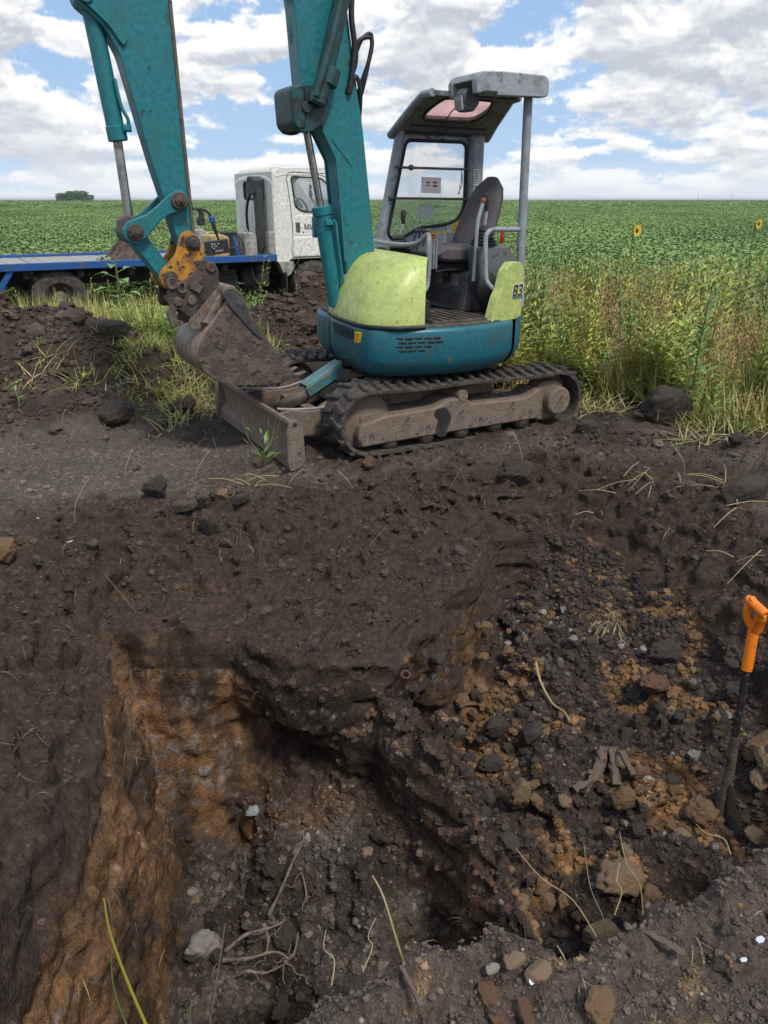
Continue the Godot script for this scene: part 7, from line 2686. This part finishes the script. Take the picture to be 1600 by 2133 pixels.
func make_shovel() -> void:
	var foot := Vector3(1.415, minf(surf(1.415, 2.54), -.60), -2.54)
	var s := thing("shovel", "orange handled shovel with black shaft stuck in the pit at the right", "shovel", foot, 0.0)
	s.scale = Vector3.ONE * .97
	s.rotation = Vector3(.03, 0, .065)
	var b := B.new()
	var pts := [Vector3(.0, -.05, 0), Vector3(.012, .12, -.005), Vector3(.03, .26, -.01), Vector3(.035, .40, -.02), Vector3(.05, .60, -.04), Vector3(.065, .82, -.06)]
	b.tube(smooth_pts(pts, 4), .015, 14)
	part("shaft", b.done(), M.shaft, s)
	var g := B.new()
	g.tube([Vector3(.0595, .735, -.0515), Vector3(.066, .83, -.061), Vector3(.072, .905, -.069)], .0215, 16)
	part("grip_sleeve", g.done(), M.orange, s)
	# handle: a slanted hollow grip of a D shape seen from its end
	var hd := Node3D.new()
	hd.name = "handle"
	s.add_child(hd, true)
	hd.scale = Vector3.ONE * .80
	hd.position = Vector3(.015, .185, -.014)
	var h := B.new()
	h.tube(smooth_pts([Vector3(.074, .89, -.07), Vector3(.083, .93, -.062), Vector3(.086, .985, -.05), Vector3(.075, 1.035, -.035)], 5), [.024, .025, .027, .028, .029, .029, .029, .028, .028, .028, .028, .028, .027, .026, .025, .025], 16)
	part("handle_back", h.done(), M.orange, hd)
	var h2 := B.new()
	h2.tube(smooth_pts([Vector3(.07, .91, -.075), Vector3(.045, .95, -.085), Vector3(.035, 1.0, -.09), Vector3(.04, 1.06, -.085), Vector3(.05, 1.085, -.07)], 5), .018, 12)
	part("handle_bow", h2.done(), M.orange, hd)
	var h3 := B.new()
	h3.lathe([[0, -.075], [.018, -.07], [.024, -.05], [.025, .04], [.022, .055], [.015, .058], [.012, .05], [.012, .01], [0, .01]], Vector3(.06, 1.055, -.045), Vector3(.35, -.25, .9), 16)
	part("cross_grip", h3.done(), M.orange, hd)
	var hp := B.new()
	hp.cyl(Vector3(.06, 1.055, -.045) + Vector3(.35, -.25, .9).normalized() * .02, Vector3(.06, 1.055, -.045) + Vector3(.35, -.25, .9).normalized() * .045, .0125, 12, .001)
	part("grip_hole", hp.done(), M.ink, hd)
	for k in 6:
		var r := B.new()
		var y := .915 + k * .0
		var a := -1.0 + k * .4
		r.tube([Vector3(.074 + .026 * sin(a), .90, -.068 + .026 * cos(a)), Vector3(.083 + .028 * sin(a), .94, -.060 + .028 * cos(a)), Vector3(.086 + .029 * sin(a), .985, -.05 + .029 * cos(a))], .0028, 5)
		part("grip_rib", r.done(), M.orangedark, hd)
	# socket and blade, rusty with soil
	var bl := B.new()
	var rows: Array = []
	for i in 9:
		var t := i / 8.0
		var y := lerpf(.20, -.14, t)
		var w: float = [.018, .024, .05, .085, .092, .09, .085, .065, .02][i]
		var row: Array = []
		for k in 9:
			var u := k / 4.0 - 1.0
			row.append(Vector3(.02 * (1.0 - t) + u * w * .55 + .0, y + .03 * (u * u - .5) * t, .02 - .035 * (1.0 - u * u) * (.4 + .6 * t) + u * w * .8))
		rows.append(row)
	bl.grid(rows, 1)
	part("blade", bl.done(), M.steel, s)
	var so := B.new()
	so.tube(smooth_pts([Vector3(.005, .02, .0), Vector3(.016, .14, -.004), Vector3(.03, .27, -.01), Vector3(.036, .42, -.022)], 4), [.024, .024, .023, .023, .022, .022, .022, .021, .021, .020, .020, .019, .018], 12)
	part("socket", so.done(), M.wood, s)

# ---------------------------------------------------------------- the scene
func _ready() -> void:
	var cam := Camera3D.new()
	cam.name = "camera"
	cam.position = Vector3(0, 1.65, 0)
	cam.rotation_degrees = Vector3(-22.1, 0, 0)
	cam.fov = 67.3
	cam.far = 9000.0
	cam.near = 0.05
	add_child(cam)
	var env := Environment.new()
	env.background_mode = Environment.BG_SKY
	var sky := Sky.new()
	var pano := PanoramaSkyMaterial.new()
	pano.panorama = ImageTexture.create_from_image(make_sky())
	sky.sky_material = pano
	env.sky = sky
	env.tonemap_mode = Environment.TONE_MAPPER_LINEAR
	env.tonemap_exposure = 1.08
	env.fog_enabled = true
	env.fog_density = 0.00018
	env.fog_light_color = Color(.78, .84, .90)
	env.sdfgi_enabled = true
	env.ssao_enabled = true
	env.ssil_enabled = true
	var we := WorldEnvironment.new()
	we.name = "world"
	we.environment = env
	add_child(we)
	var sun := DirectionalLight3D.new()
	sun.name = "sun"
	sun.light_energy = 0.85
	sun.light_color = Color(1.0, .965, .90)
	sun.light_angular_distance = 10.0
	sun.shadow_enabled = true
	sun.rotation_degrees = Vector3(-56, 32, 0)
	add_child(sun)
	materials()
	M.glassrear = glass(Color(.45, .45, .42), .55)
	M.glassrear.roughness = .2
	M.whiteroof = M.white
	M.seatgrey = plain(lin(.16, .17, .17), .8)
	M.darkplastic = worn(lin(.035, .038, .042), lin(.07, .065, .06), lin(.02, .02, .02), 251, .6, .8, .6, 0, 1.5)
	M.shaft = worn(lin(.014, .014, .016), lin(.07, .055, .045), lin(.12, .10, .09), 253, .6, .74, .5, 0, 5.0)
	M.orangedark = plain(lin(.42, .09, .008), .5)
	var t0 := Time.get_ticks_msec()
	prepare()
	var gm := soil_material()
	var g := solo("ground", ground_sheet(), gm, "bare dark soil, worn path, heaps and flat land to the horizon", "ground")
	g.set_meta("kind", "structure")
	var p := solo("pit", pit_mesh(), gm, "freshly dug pit of dark soil and ochre clay in the foreground", "pit")
	p.set_meta("kind", "structure")
	index_tops()
	print("ground ", Time.get_ticks_msec() - t0, " verts ", pit_v.size())
	make_digger()
	make_truck()
	make_cargo()
	print("machines ", Time.get_ticks_msec() - t0)
	make_shovel()
	make_clods()
	make_debris()
	scatter_soil()
	print("debris ", Time.get_ticks_msec() - t0)
	make_plants()
	print("plants ", Time.get_ticks_msec() - t0)
